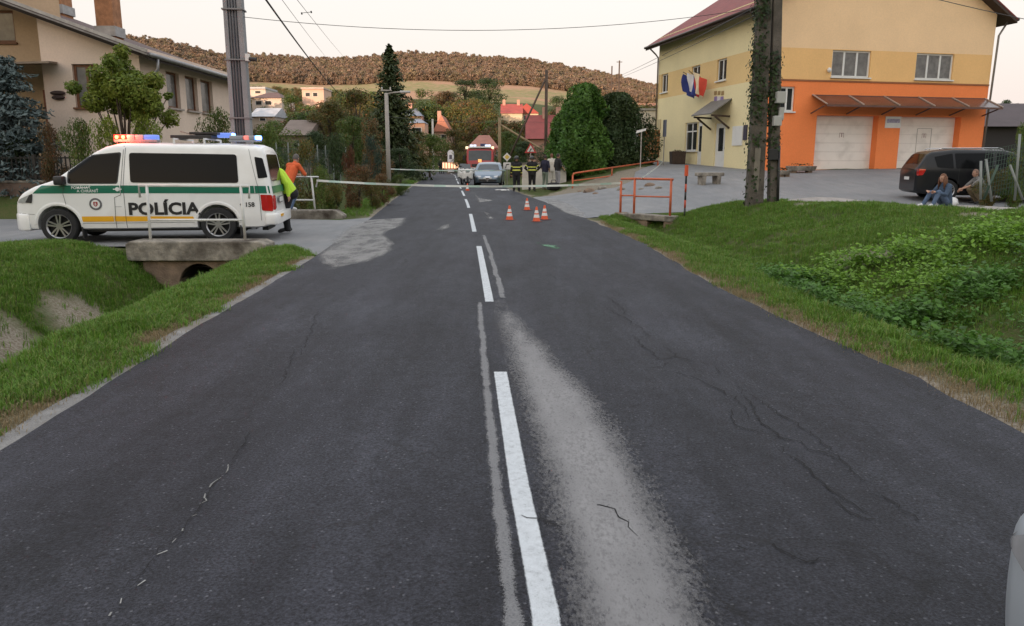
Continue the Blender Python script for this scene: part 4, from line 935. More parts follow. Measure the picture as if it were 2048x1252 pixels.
# --- motorcycles beside the hatchback
def motorcycle(label, loc, rotz):
    t = thing('motorcycle', label, 'motorcycle', loc, rotz, None)
    WM = mat('moto_white', (.68, .67, .64), .35, .05, coat=.3)
    for x_ in (.72, -.72):
        o = MB().lathe([(.24, -.05), (.29, -.06), (.315, -.03), (.32, 0), (.315, .03), (.29, .06), (.24, .05)], (0, 0, 0), 28, axis=(0, 1, 0), cap=False).build('wheel', TYRE, t, smooth=40, loc=(x_, 0, .32))
        q = MB().lathe([(.24, -.03), (.25, 0), (.24, .03), (.22, 0)], (0, 0, 0), 24, axis=(0, 1, 0), cap=False)
        for k in range(6): a = k * math.pi / 3; q.bar((0, 0, 0), (.23 * math.cos(a), 0, .23 * math.sin(a)), .02, .03)
        q.build('rim', ALLOY, o)
    for s_ in (1, -1): MB().cyl((.72, s_ * .09, .32), (.48, s_ * .09, .86), .028, .03).build('fork', ALLOY, t)
    b = Body([(-.1, .78), (.1, .95), (.35, 1.06), (.5, 1.12), (.62, 1.02), (.72, .82)], [(-.1, .12), (.1, .22), (.35, .33), (.55, .34), (.68, .26), (.73, .12)], .42, .8, 1.12, .2, .08, .03); obj('fairing', b.mesh('fairing', 24), WM, t)
    MB().prism([(.60, 1.05), (.42, 1.36), (.38, 1.34), (.52, 1.05)], -.2, .2, 'y').build('windshield', mat('smoke_screen', (.10, .11, .12), .1, 0), t, bevel=.01)
    MB().ell((.71, 0, .93), (.06, .13, .08)).build('headlight', LAMPC, t, smooth=True)
    MB().box((-.3, 0, .78), (.75, .3, .14)).build('seat', BLACKP, t, bevel=.05, smooth=40); MB().box((0, 0, .42), (.6, .36, .38)).build('engine', mat('engine_dark', (.05, .05, .05), .5, .2, metal=.5), t, bevel=.05)
    MB().tube([(.38, .42, 1.08), (.48, .2, 1.12), (.48, -.2, 1.12), (.38, -.42, 1.08)], .016, 8).build('handlebar', BLACKP, t, smooth=True)
    for s_ in (1, -1):
        MB().box((-.62, s_ * .3, .68), (.42, .2, .34)).build('pannier', WM, t, bevel=.05, smooth=40); MB().box((.5, s_ * .40, 1.22), (.05, .14, .09)).build('mirror', BLACKP, t, bevel=.02)
    MB().box((-.62, 0, .60), (.3, .12, .3)).build('tail', WM, t, bevel=.04)
    return t
motorcycle('white touring motorcycle parked right beside the blue hatchback', (-2.75, 47.6, .03), R(-84))
motorcycle('white motorcycle behind the other one, nearer the centre line', (-3.15, 51.5, .03), R(-98))
# ---------------------------------------------------------------- buildings
class Wall:
    """vertical wall plane through world points A and B; local coordinates of the thing at origin O"""
    def __init__(s, A, B, O, camside=True):
        s.A = Vector((A[0], A[1], 0)); s.B = Vector((B[0], B[1], 0)); s.O = Vector(O); s.d = (s.B - s.A).normalized(); s.L = (s.B - s.A).length
        s.n = Vector((s.d.y, -s.d.x, 0))
        if camside and s.n.dot(Vector((0, 0, 0)) - s.A) < 0: s.n = -s.n
    def px(s, x, y):
        r = ray(x, y); o = Vector((0, 0, CAMH)); t = (s.A - o).dot(s.n) / r.dot(s.n); p = o + r * t
        return ((p - s.A).dot(s.d), p.z)
    def P(s, u, z, off=0): 
        p = s.A + s.d * u + s.n * off; return Vector((p.x, p.y, z)) - s.O
    def panel(s, name, m, parent, u0, u1, z0, z1, holes=(), depth=.18, top=None):
        """a stretch of wall with real openings (reveals included)"""
        mb = MB()
        us = sorted(set([u0, u1] + [min(max(h[i], u0), u1) for h in holes for i in (0, 1)])); zs = sorted(set([z0, z1] + [min(max(h[i], z0), z1) for h in holes for i in (2, 3)]))
        for a, b in zip(us[:-1], us[1:]):
            for c, e in zip(zs[:-1], zs[1:]):
                mu, mz = (a + b) / 2, (c + e) / 2
                if any(h[0] < mu < h[1] and h[2] < mz < h[3] for h in holes): continue
                mb.add([s.P(a, c), s.P(b, c), s.P(b, e), s.P(a, e)], [(0, 1, 2, 3)])
        for h in holes:
            a, b, c, e = max(h[0], u0), min(h[1], u1), max(h[2], z0), min(h[3], z1); dd_ = h[4] if len(h) > 4 else depth
            for q in ([(a, c), (a, e)], [(b, e), (b, c)], [(a, e), (b, e)], [(b, c), (a, c)]):
                mb.add([s.P(*q[0]), s.P(*q[1]), s.P(*q[1], -dd_), s.P(*q[0], -dd_)], [(0, 1, 2, 3)])
        return mb.build(name, m, parent)
    def bx(s, mb, u0, u1, z0, z1, o0, o1, mi=0):
        v = [s.P(u, z, o) for o in (o0, o1) for z in (z0, z1) for u in (u0, u1)]
        return mb.add(v, [(0, 1, 3, 2), (4, 6, 7, 5), (0, 4, 5, 1), (2, 3, 7, 6), (0, 2, 6, 4), (1, 5, 7, 3)], mi)
    def window(s, parent, u0, u1, z0, z1, fm, gm, n=3, depth=.10, fr=.06, transom=None, sill=None, name='window', back=.03):
        mb = MB(); D = -depth
        s.bx(mb, u0, u1, z0, z0 + fr, D - .03, D + .03); s.bx(mb, u0, u1, z1 - fr, z1, D - .03, D + .03); s.bx(mb, u0, u0 + fr, z0 + fr, z1 - fr, D - .03, D + .03); s.bx(mb, u1 - fr, u1, z0 + fr, z1 - fr, D - .03, D + .03)
        o = mb.build(name, fm, parent)
        for k in range(1, n):
            u = u0 + (u1 - u0) * k / n; s.bx(MB(), u - fr * .6, u + fr * .6, z0 + fr, z1 - fr, D - .025, D + .025).build('mullion', fm, o)
        if transom: s.bx(MB(), u0 + fr, u1 - fr, transom - fr * .5, transom + fr * .5, D - .022, D + .028).build('transom', fm, o)
        for k in range(n):
            a = u0 + (u1 - u0) * k / n; b = u0 + (u1 - u0) * (k + 1) / n
            s.bx(MB(), a + fr * .5, b - fr * .5, z0 + fr * .8, z1 - fr * .8, D - .012, D - .004).build('pane', gm, o)
        if sill: s.bx(MB(), u0 - .05, u1 + .05, z0 - .06, z0, -depth, .10).build('sill', sill, o)
        return o
WINW = mat('window_white', (.72, .72, .70), .45, .05); PANE = mat('window_pane', (.03, .032, .035), .05, .3, 1.2, spec=.35); CURT = mat('curtained_pane', (.16, .155, .15), .2, .3, 4)
def town_building():
    P0 = dp(1515, 337, 38.0); P1 = dp(1311, 320, 50.5); P2 = dp(1958, 341, 41.0)
    t = thing('town_hall', 'yellow and orange two-storey building with two white garage doors', 'building', (P0.x, P0.y, 0)); O = (P0.x, P0.y, 0)
    zb = P0.z - .05; A = Wall(P0, P1, O); B = Wall(P0, P2, O)
    zo0, zo1, ze = A.px(1516, 160)[1], A.px(1516, 97)[1], A.px(1516, 13)[1]
    YEL = mat('yellow_render', (.78, .68, .41), .9, .05, .6, .25, 120, fine=.04); OCH = mat('ochre_render', (.74, .53, .25), .9, .05, .6, .25, 120, fine=.04); PEA = mat('peach_render', (.88, .62, .37), .9, .05, .6, .25, 120, fine=.04)
    OCB = mat('ochre_render_gable', (.84, .52, .22), .9, .05, .6, .25, 120, fine=.04); ORA = mat('orange_render', (.90, .25, .075), .85, .05, .6, .25, 120, fine=.04); PLI = mat('plinth_grey', (.22, .20, .18), .9, .2, 3, .4, 40)
    # side A: yellow street front
    def R4(w_, x0, x1, y0, y1): 
        a = w_.px(x0, (y0 + y1) / 2)[0]; b = w_.px(x1, (y0 + y1) / 2)[0]; xm = (x0 + x1) / 2; return [min(a, b), max(a, b), w_.px(xm, y1)[1], w_.px(xm, y0)[1]]
    wa = [R4(A, 1323, 1336, 141, 181), R4(A, 1383, 1400, 125, 172), R4(A, 1434, 1453, 112, 165)]
    za, zc = zo0 + .12, zo1 - .12; hh = np.mean([w_[3] - w_[2] for w_ in wa]); zm = np.mean([(w_[3] + w_[2]) / 2 for w_ in wa])
    for w_ in wa: w_[2], w_[3] = max(zo0 + .04, zm - hh / 2), min(zo1 - .04, zm + hh / 2)
    A.panel('upper_wall', YEL, t, 0, A.L, zo1, ze + .3); A.panel('middle_wall', OCH, t, 0, A.L, zo0, zo1, wa)
    gw = R4(A, 1370, 1394, 239, 300); gd = R4(A, 1391, 1403, 252, 331); d2 = R4(A, 1428, 1449, 253, 337)
    # the shop window with its glazed door, and the white house door
    zf = zb + .02; gw[2] = zf + .95; gw[3] = zf + 2.55; gd[2] = zf; gd[3] = zf + 2.55; d2[2] = zf; d2[3] = zf + 2.35; gd[1] = gw[0] + .02; 
    A.panel('lower_wall', YEL, t, 0, A.L, zb - .8, zo0, [gw, gd, d2]); A.bx(MB(), 0, A.L, zb - .8, zb + .22, -.02, .025)
    for w_ in wa: A.window(t, *w_, WINW, PANE, 2, .12, .07, sill=WINW)
    A.window(t, *gw, WINW, PANE, 2, .12, .07, transom=gw[2] + 1.1, sill=WINW)
    def door(u0, u1, z0, z1, m, glass=True):
        o = A.bx(MB(), u0, u1, z0, z1, -.14, -.08).build('door', m, t)
        um = (u0 + u1) / 2; w2 = (u1 - u0)
        if glass: A.bx(MB(), um - w2 * .22, um + w2 * .22, z0 + .9, z1 - .25, -.08, -.07).build('door_pane', PANE, o)
        A.bx(MB(), u0 + .06, u0 + .12, z0 + 1.0, z0 + 1.12, -.08, -.04).build('handle', ALLOY, o); return o
    door(gd[0], gd[1], gd[2], gd[3], WINW); door(d2[0], d2[1], d2[2], d2[3], WINW)
    # canopy over the house door
    c = R4(A, 1406, 1456, 212, 240); um = (d2[0] + d2[1]) / 2; cz = d2[3] + .45; cw = 1.15
    cm = MB(); cm.add([A.P(um - cw, cz + .75, .02), A.P(um + cw, cz + .75, .02), A.P(um + cw, cz, 1.15), A.P(um - cw, cz, 1.15), A.P(um - cw, cz + .69, .02), A.P(um + cw, cz + .69, .02), A.P(um + cw, cz - .06, 1.15), A.P(um - cw, cz - .06, 1.15)], [(0, 1, 2, 3), (4, 7, 6, 5), (0, 4, 5, 1), (3, 2, 6, 7), (0, 3, 7, 4), (1, 5, 6, 2)])
    cn = cm.build('door_canopy', mat('canopy_grey', (.16, .15, .14), .6, .15, 6), t)
    for s_ in (-1, 1):
        b_ = MB(); b_.bar(A.P(um + s_ * cw * .9, cz - .15, .03), A.P(um + s_ * cw * .9, cz - .10, 1.05), .09, .09); b_.bar(A.P(um + s_ * cw * .9, cz - .75, .03), A.P(um + s_ * cw * .9, cz - .15, .85), .08, .08); b_.build('canopy_bracket', mat('dark_timber', (.05, .03, .02), .7, .2, 8), cn)
    # boards, crests, lamp on side A
    for (x0, x1, y0, y1, m_, nm) in ((1466, 1486, 252, 291, WINW, 'notice_board'), (1488, 1495, 250, 280, mat('dark_board', (.05, .045, .07), .5, .1), 'name_board'), (1317, 1322, 239, 258, mat('beige_plate', (.5, .42, .25), .6, .05), 'wall_plate')):
        q = R4(A, x0, x1, y0, y1); A.bx(MB(), *q, .002, .05).build(nm, m_, t)
    for k, (x0, x1) in enumerate(((1429, 1434), (1436, 1441), (1443, 1448))):
        q = R4(A, x0, x1, 182, 190); A.bx(MB(), *q, .002, .02).build('letter_plate', mat('bronze', (.30, .20, .08), .5, .2, 30), t)
    for k, (x0, x1) in enumerate(((1429, 1434), (1435, 1441), (1442, 1447))):
        q = R4(A, x0, x1, 193, 206); o = A.bx(MB(), *q, .002, .03).build('crest_plate', mat('crest_base%d' % (k % 2), ((.25, .18, .38), (.62, .58, .62))[k % 2], .5, .2, 20), t)
    # flags on staffs
    fu = A.px(1408, 165)[0]
    for k, (cols, du) in enumerate((((.02, .03, .16), .55), ((.65, .65, .67), .05), ((.75, .55, .38), -.45))):
        st = MB().cyl(A.P(fu + du * .3, zo0 + .35, .02), A.P(fu + du * 1.5, zo0 + 1.05, .9), .02, n=8); so_ = st.build('flag_staff', mat('staff_dark', (.06, .05, .04), .5, .1), t)
        bands = {0: [(.02, .03, .17)], 1: [(.65, .64, .66), (.03, .05, .24), (.50, .03, .03)], 2: [(.72, .60, .42), (.60, .07, .04)]}[k]
        nb = len(bands)
        for bi, cc in enumerate(bands):
            mb = MB(); V = []; n_ = 7
            for i in range(n_):
                for j in range(n_):
                    fx = (bi + i / (n_ - 1)) / nb; fy = j / (n_ - 1)
                    u = fu + du * 1.5 - fx * .62 + .05 * math.sin(fy * 5 + k); z = zo0 + 1.0 - fy * 1.0 - fx * .45 - .05 * k; o_ = .88 - .35 * fx + .10 * math.sin(fx * 9 + fy * 3 + k)
                    V.append(A.P(u, z, o_))
            mb.add(V, [(i * n_ + j, i * n_ + j + 1, (i + 1) * n_ + j + 1, (i + 1) * n_ + j) for i in range(n_ - 1) for j in range(n_ - 1)]); mb.build('flag', mat('flag_%d_%d' % (k, bi), cc, .8, .15, 3), so_, smooth=True)
    # side B: gable with the garages
    wb_ = [R4(B, 1664, 1741, 98, 156), R4(B, 1832, 1907, 100, 158)]; za = np.mean([w_[2] for w_ in wb_]); zc = np.mean([w_[3] for w_ in wb_])
    for w_ in wb_: w_[2], w_[3] = max(za, zo0 + .05), min(zc, zo1 - .03)
    B.panel('middle_wall', OCB, t, 0, B.L, zo0, zo1, wb_)
    rh = ze + B.L / 2 * .62
    mb = MB(); mb.add([B.P(0, zo1), B.P(B.L, zo1), B.P(B.L, ze + .25), B.P(B.L / 2, rh), B.P(0, ze + .25)], [(0, 1, 2, 3, 4)]); mb.build('gable_wall', PEA, t)
    g1 = R4(B, 1630, 1753, 231, 341); g2 = R4(B, 1797, 1917, 236, 341); sw = R4(B, 1560, 1589, 173, 223)
    for g_ in (g1, g2): g_[2] = zb - .02; g_[3] = g1[3]
    hol = [g1 + [.45], g2 + [.45], sw]
    B.panel('lower_wall', ORA, t, 0, B.L, zb - .9, zo0 - .02, hol)
    B.bx(MB(), 0, B.L, zo0 - .05, zo0 + .03, -.02, .03).build('drip_moulding', mat('moulding_brown', (.30, .12, .05), .8, .1), t)
    for w_ in wb_: B.window(t, *w_, WINW, CURT, 3, .12, .08, sill=WINW)
    B.window(t, *sw, WINW, PANE, 2, .12, .08, sill=WINW)
    GD = mat('garage_white', (.86, .81, .76), .5, .05, .8, dirt=(.4, .36, .32), dirtamt=.3)
    MK = mat('faint_mark', (.42, .32, .30), .6, .1)
    for i, g_ in enumerate((g1, g2)):
        n_ = 6; gh = (g_[3] - g_[2]) / n_; o = None
        for k in range(n_):
            p = B.bx(MB(), g_[0], g_[1], g_[2] + k * gh + .004, g_[2] + (k + 1) * gh - .004, -.47, -.40)
            if k == 0: o = p.build('garage_door', GD, t, bevel=.004)
            else: p.build('door_panel', GD, o, bevel=.004)
        um = (g_[0] + g_[1]) / 2; zz = g_[2] + (g_[3] - g_[2]) * .60
        B.bx(MB(), g_[0], g_[1], g_[2], g_[3], -.52, -.48).build('door_backing', mat('backing_grey', (.4, .38, .36), .8, .05), o)
        for q in ((-.13, -.10, 0, .22), (.10, .13, 0, .22), (-.03, .04, .03, .2), (-.13, .13, .2, .23)): B.bx(MB(), um + q[0], um + q[1], zz + q[2], zz + q[3], -.40, -.396).build('door_mark', MK, o)
        if i == 1:
            pu0, pu1 = um - .42, um + .42; pz1 = g_[2] + (g_[3] - g_[2]) * .78
            for q in ((pu0 - .02, pu0, g_[2] + .1, pz1), (pu1, pu1 + .02, g_[2] + .1, pz1), (pu0, pu1, pz1, pz1 + .02)): B.bx(MB(), *q, -.40, -.385).build('wicket_door_edge', mat('wicket_grey', (.35, .33, .31), .6, .1), o)
    q = R4(B, 1770, 1801, 233, 256); sg_ = B.bx(MB(), *q, .004, .04).build('garage_sign', WINW, t)
    B.bx(MB(), q[0] + .08, q[1] - .08, q[2] + .25, q[3] - .12, .041, .045).build('sign_motif', mat('sign_lilac', (.35, .33, .45), .6, .3, 12), sg_)
    l = R4(B, 1652, 1660, 136, 144); MB().ell(B.P((l[0] + l[1]) / 2, l[2] + .08, .1), (.1, .1, .12)).build('wall_lamp', WINW, t, smooth=True)
    # glazed awning: five panes between bars
    a0 = B.px(1622, 190); a1 = B.px(1968, 192); zt_ = a0[1]; zl_ = zt_ - .52; PW = mat('awning_pane', (.085, .045, .035), .22, .35, 2.5, spec=.4); BARM = mat('awning_bar', (.40, .33, .28), .5, .1)
    ub = np.linspace(a0[0] + .05, min(a1[0], B.L + .1), 6); aw = MB(); B.bx(aw, ub[0], ub[-1], zt_ - .06, zt_ + .02, .0, .08); B.bx(aw, ub[0], ub[-1], zl_ - .09, zl_ - .01, 1.22, 1.28); awo = aw.build('awning', mat('awning_frame', (.12, .06, .045), .6, .15), t)
    for k in range(5):
        q_ = [B.P(ub[k] + .02, zt_, .06), B.P(ub[k + 1] - .02, zt_, .06), B.P(ub[k + 1] - .02, zl_, 1.25), B.P(ub[k] + .02, zl_, 1.25)]
        MB().add(q_ + [v - Vector((0, 0, .015)) for v in q_], [(0, 1, 2, 3), (4, 7, 6, 5), (0, 4, 5, 1), (1, 5, 6, 2), (2, 6, 7, 3), (3, 7, 4, 0)]).build('awning_pane', PW, awo)
    for k in range(6):
        MB().bar(B.P(ub[k], zt_ + .02, .06), B.P(ub[k], zl_ + .02, 1.26), .05, .05).build('awning_bar', BARM, awo)
        MB().bar(B.P(ub[k], zl_ - .35, .02), B.P(ub[k], zl_ - .03, 1.1), .05, .05).build('awning_bracket', MATS['awning_frame'], awo)
    # far walls so the block is closed
    P3 = P1 + (P2 - P0); Bk = MB()
    for a, b in ((P1, P3), (P2, P3)):
        Bk.add([Vector((a.x, a.y, zb - 1)) - Vector(O), Vector((b.x, b.y, zb - 1)) - Vector(O), Vector((b.x, b.y, ze + .2)) - Vector(O), Vector((a.x, a.y, ze + .2)) - Vector(O)], [(0, 1, 2, 3)])
    Bk.build('rear_wall', YEL, t)
    mb = MB(); mb.add([Vector((P1.x, P1.y, ze)) - Vector(O), Vector((P3.x, P3.y, ze)) - Vector(O), Vector(((P1.x + P3.x) / 2, (P1.y + P3.y) / 2, rh)) - Vector(O)], [(0, 1, 2)]); mb.build('rear_gable', YEL, t)
    # roof: two slopes, ridge parallel to side A
    RT = mat('red_tile', (.20, .035, .03), .7, .2, 2, .9, 9, fine=.2); SOF = mat('soffit_brown', (.045, .028, .02), .7, .2, 6)
    def slope(uA, uB, sgn, name):
        # corners in B-frame (u across gable) and along A (v)
        def Q(u, v, z): return B.P(u, z) + A.d * v
        ov = .75; ed = .62; v0, v1 = -.55, A.L + .45
        if sgn > 0: ue = -ov; ze_ = ze + .25 - ov * ed
        else: ue = B.L + ov; ze_ = ze + .25 - ov * ed
        um_ = B.L / 2; zr_ = ze + .25 + (B.L / 2) * ed
        top = [Q(ue, v0, ze_), Q(ue, v1, ze_), Q(um_, v1, zr_), Q(um_, v0, zr_)]
        m = MB(); m.add(top + [p - Vector((0, 0, .08)) for p in top], [(0, 1, 2, 3), (4, 7, 6, 5), (0, 4, 5, 1), (1, 5, 6, 2), (2, 6, 7, 3), (3, 7, 4, 0)]); ro = m.build(name, RT, t)
        und = [p - Vector((0, 0, .10)) for p in top]; m = MB(); m.add(und + [p - Vector((0, 0, .14)) for p in und], [(0, 1, 2, 3), (4, 7, 6, 5), (0, 4, 5, 1), (1, 5, 6, 2), (2, 6, 7, 3), (3, 7, 4, 0)]); m.build('soffit', SOF, ro)
        MB().tube([Q(ue - .05 * (1 if sgn > 0 else -1), v0, ze_ - .07), Q(ue - .05 * (1 if sgn > 0 else -1), v1, ze_ - .07)], .075, 10).build('gutter', mat('gutter_brown', (.05, .035, .03), .4, .1, metal=.4), ro, smooth=True)
        return ue, ze_
    ue, ze_ = slope(0, 0, 1, 'roof'); slope(0, 0, -1, 'roof')
    GP = mat('downpipe_grey', (.20, .18, .16), .5, .1, metal=.4)
    for v_ in (.35, A.L - .05):
        MB().tube([A.P(v_, ze_ - .1, .72), A.P(v_, ze_ - .5, .25), A.P(v_, ze_ - .7, .08), A.P(v_, zb - .5, .08)], .05, 8).build('downpipe', GP, t, smooth=True)
    MB().tube([B.P(B.L + .6, ze_ - .1, .1), B.P(B.L + .15, ze_ - .8, .1), B.P(B.L + .06, zb, .02)], .05, 8).build('downpipe', GP, t, smooth=True)
    return t, A, B, zb
hall, WA, WB, HZ = town_building()

def left_house():
    Yf = 26.0; xcor = dp(281, 150, Yf).x; xl_ = dp(80, 100, Yf).x; zeav = dp(292, 100, 25.4).z; z0 = .4
    O = (xcor, Yf, 0); t = thing('left_house', 'beige house with brown roof and two brick chimneys behind the police van', 'house', O)
    WAL = mat('beige_render', (.72, .58, .48), .9, .06, .7, .2, 90, fine=.05); WA2 = mat('sand_render', (.50, .37, .25), .9, .06, .7, .2, 90, fine=.05); WD = mat('brown_frame', (.16, .065, .03), .6, .2, 10)
    G = Wall((xcor, Yf, 0), (xl_, Yf, 0), O); Sd = Wall((xcor, Yf, 0), (xcor + .1, 34.0, 0), O); Sd.n = Vector((1, -.01, 0)).normalized()
    pit = .36; ztop = lambda X: zeav + .12 + (xcor - X) * pit
    w1 = G.px(143, 128), G.px(205, 215); q = [min(w1[0][0], w1[1][0]), max(w1[0][0], w1[1][0]), w1[1][1], w1[0][1]]
    zt1 = zeav - .1
    G.panel('gable_wall', WAL, t, 0, G.L, z0 - .5, zt1, [q], .16)
    mb = MB(); mb.add([G.P(0, zt1), G.P(G.L, zt1), G.P(G.L, ztop(xl_)), G.P(0, ztop(xcor))], [(0, 1, 2, 3)]); mb.build('gable_top', WAL, t)
    G.window(t, *q, WD, CURT, 2, .12, .08, sill=WD)
    mb = MB(); mb.add([G.P(G.L, z0 - .5), G.P(G.L, z0 - .5, -1.4), G.P(G.L, ztop(xl_), -1.4), G.P(G.L, ztop(xl_))], [(0, 1, 2, 3)]); mb.build('return_wall', WAL, t)
    Rw = Wall((xl_, Yf + 1.4, 0), (xl_ - 9, Yf + 1.4, 0), O); a, b = Rw.px(-60, 85), Rw.px(25, 20); q2 = [min(a[0], b[0]), max(a[0], b[0]), a[1], b[1]]
    Rw.panel('recessed_wall', WA2, t, 0, Rw.L, z0 - .5, 9.2, [q2], .16); Rw.window(t, *q2, WD, CURT, 2, .12, .08, sill=WD)
    hs = []
    for xa, xb_ in ((337, 356), (374, 391), (404, 421)):
        a, b = Sd.px(xa, 217), Sd.px(xb_, 141); hs.append([min(a[0], b[0]), max(a[0], b[0]), 0, 0])
    zz0 = Sd.px(345, 216)[1]; zz1 = Sd.px(345, 141)[1]
    for h in hs: h[2], h[3] = zz0, min(zz1, zeav - .35)
    Sd.panel('side_wall', WAL, t, 0, Sd.L, z0 - .6, zeav + .2, hs, .2)
    for h in hs: Sd.window(t, *h, WD, CURT, 1, .15, .07, sill=mat('stone_sill', (.35, .30, .27), .8, .1))
    # roof: right slope, left slope, boards, gutter
    RB = mat('brown_tile', (.085, .045, .04), .75, .2, 2, .8, 8, fine=.2); SB = mat('grey_board', (.22, .20, .19), .7, .25, 8, .3, 30); DK = mat('dark_soffit', (.05, .04, .04), .8, .2)
    ov = .55; y0, y1 = Yf - .55, 34.5; xr_ = xcor - 7.2
    def Q(X, Y, Z): return Vector((X, Y, Z)) - Vector(O)
    for sgn in (1, -1):
        Xe = xcor + ov if sgn > 0 else xr_ - (xcor + ov - xr_); ze_ = ztop(xcor + ov); zr_ = ztop(xr_)
        c = [Q(Xe, y0, ze_), Q(Xe, y1, ze_), Q(xr_, y1, zr_), Q(xr_, y0, zr_)]
        ro = MB().add(c + [p - Vector((0, 0, .07)) for p in c], [(0, 1, 2, 3), (4, 7, 6, 5), (0, 4, 5, 1), (1, 5, 6, 2), (2, 6, 7, 3), (3, 7, 4, 0)]).build('roof', RB, t)
        un = [p - Vector((0, 0, .09)) for p in c]; un[0].y += .1; un[3].y += .1
        MB().add(un + [p - Vector((0, 0, .10)) for p in un], [(0, 1, 2, 3), (4, 7, 6, 5), (0, 4, 5, 1), (1, 5, 6, 2), (2, 6, 7, 3), (3, 7, 4, 0)]).build('soffit', DK, ro)
        MB().bar(Q(Xe + .02 * sgn, y0 - .03, ze_ - .06), Q(xr_, y0 - .03, zr_ - .06), .05, .20, up=(0, 1, 0)).build('verge_board', SB, ro)
        MB().bar(Q(Xe, y0 - .05, ze_ + .05), Q(xr_, y0 - .05, zr_ + .05), .10, .05, up=(0, 1, 0)).build('verge_flashing', mat('zinc', (.30, .30, .31), .45, .2, 5, metal=.5), ro)
        if sgn > 0:
            MB().tube([Q(Xe + .06, y0 + .05, ze_ - .05), Q(Xe + .06, y1, ze_ - .05)], .075, 10).build('gutter', MATS['zinc'], ro, smooth=True)
            MB().tube([Q(Xe + .05, y0 + .55, ze_ - .12), Q(Xe + .02, y0 + .58, ze_ - .45), Q(xcor + .06, y0 + .62, ze_ - .85), Q(xcor + .06, y0 + .62, z0)], .05, 8).build('downpipe', MATS['zinc'], ro, smooth=True)
    BR = mat('chimney_brick', (.36, .17, .085), .9, .25, 5, .5, 25, fine=.25)
    for (pxl, pyb, wd) in ((148, 38, .8), (221, 72, .62)):
        r = ray(pxl, pyb); o = Vector((0, 0, CAMH)); nrm = Vector((pit, 0, 1)); p_on = Vector((xcor, Yf, ztop(xcor)))
        tt = (p_on - o).dot(nrm) / r.dot(nrm); pc = o + r * tt
        if not (Yf < pc.y < 34): pc = Vector((pc.x, 33, ztop(pc.x)))
        zc0 = ztop(pc.x) - .5; zc1 = zc0 + 3.0; n_ = 18; m = MB(); chh = (zc1 - zc0) / n_
        ch = MB().box(Q(pc.x, pc.y, (zc0 + zc1) / 2), (wd, wd, zc1 - zc0)).build('chimney', BR, t)
        MB().box(Q(pc.x, pc.y, zc0 + .62), (wd + .12, wd + .12, .34)).build('chimney_flashing', MATS['zinc'], ch)
        MB().box(Q(pc.x, pc.y, zc1 + .05), (wd + .15, wd + .15, .1)).build('chimney_cap', mat('cap_concrete', (.35, .33, .3), .9, .1), ch)
    # thin canopy, wall ornament, rust-brown corner pipe
    a = dp(-40, 116, Yf + .6); b = dp(97, 122, Yf - 1.0); cz = b.z
    m = MB(); c = [Q(a.x - 1, Yf + 1.4, cz + .22), Q(xl_ + .1, Yf + 1.4, cz + .22), Q(b.x, Yf - 1.0, cz), Q(a.x - 1, Yf - 1.0, cz - .1)]; m.add(c + [p - Vector((0, 0, .06)) for p in c], [(0, 1, 2, 3), (4, 7, 6, 5), (0, 4, 5, 1), (1, 5, 6, 2), (2, 6, 7, 3), (3, 7, 4, 0)]); m.build('porch_canopy', mat('canopy_taupe', (.22, .17, .13), .8, .1), t)
    p = dp(118, 190, Yf)
    for dz, w_ in ((.06, .26), (-.08, .22)): MB().ell(Q(p.x, Yf - .06, p.z + dz), (w_, .06, .075)).build('wall_ornament', mat('ornament_dark', (.05, .03, .025), .7, .2), t, smooth=True)
    MB().box(Q(xl_ - .12, Yf + .3, 2.1), (.16, .16, 3.6)).build('porch_post', mat('rust_brown', (.20, .08, .045), .8, .2, 6), t)
    return t
left_house()

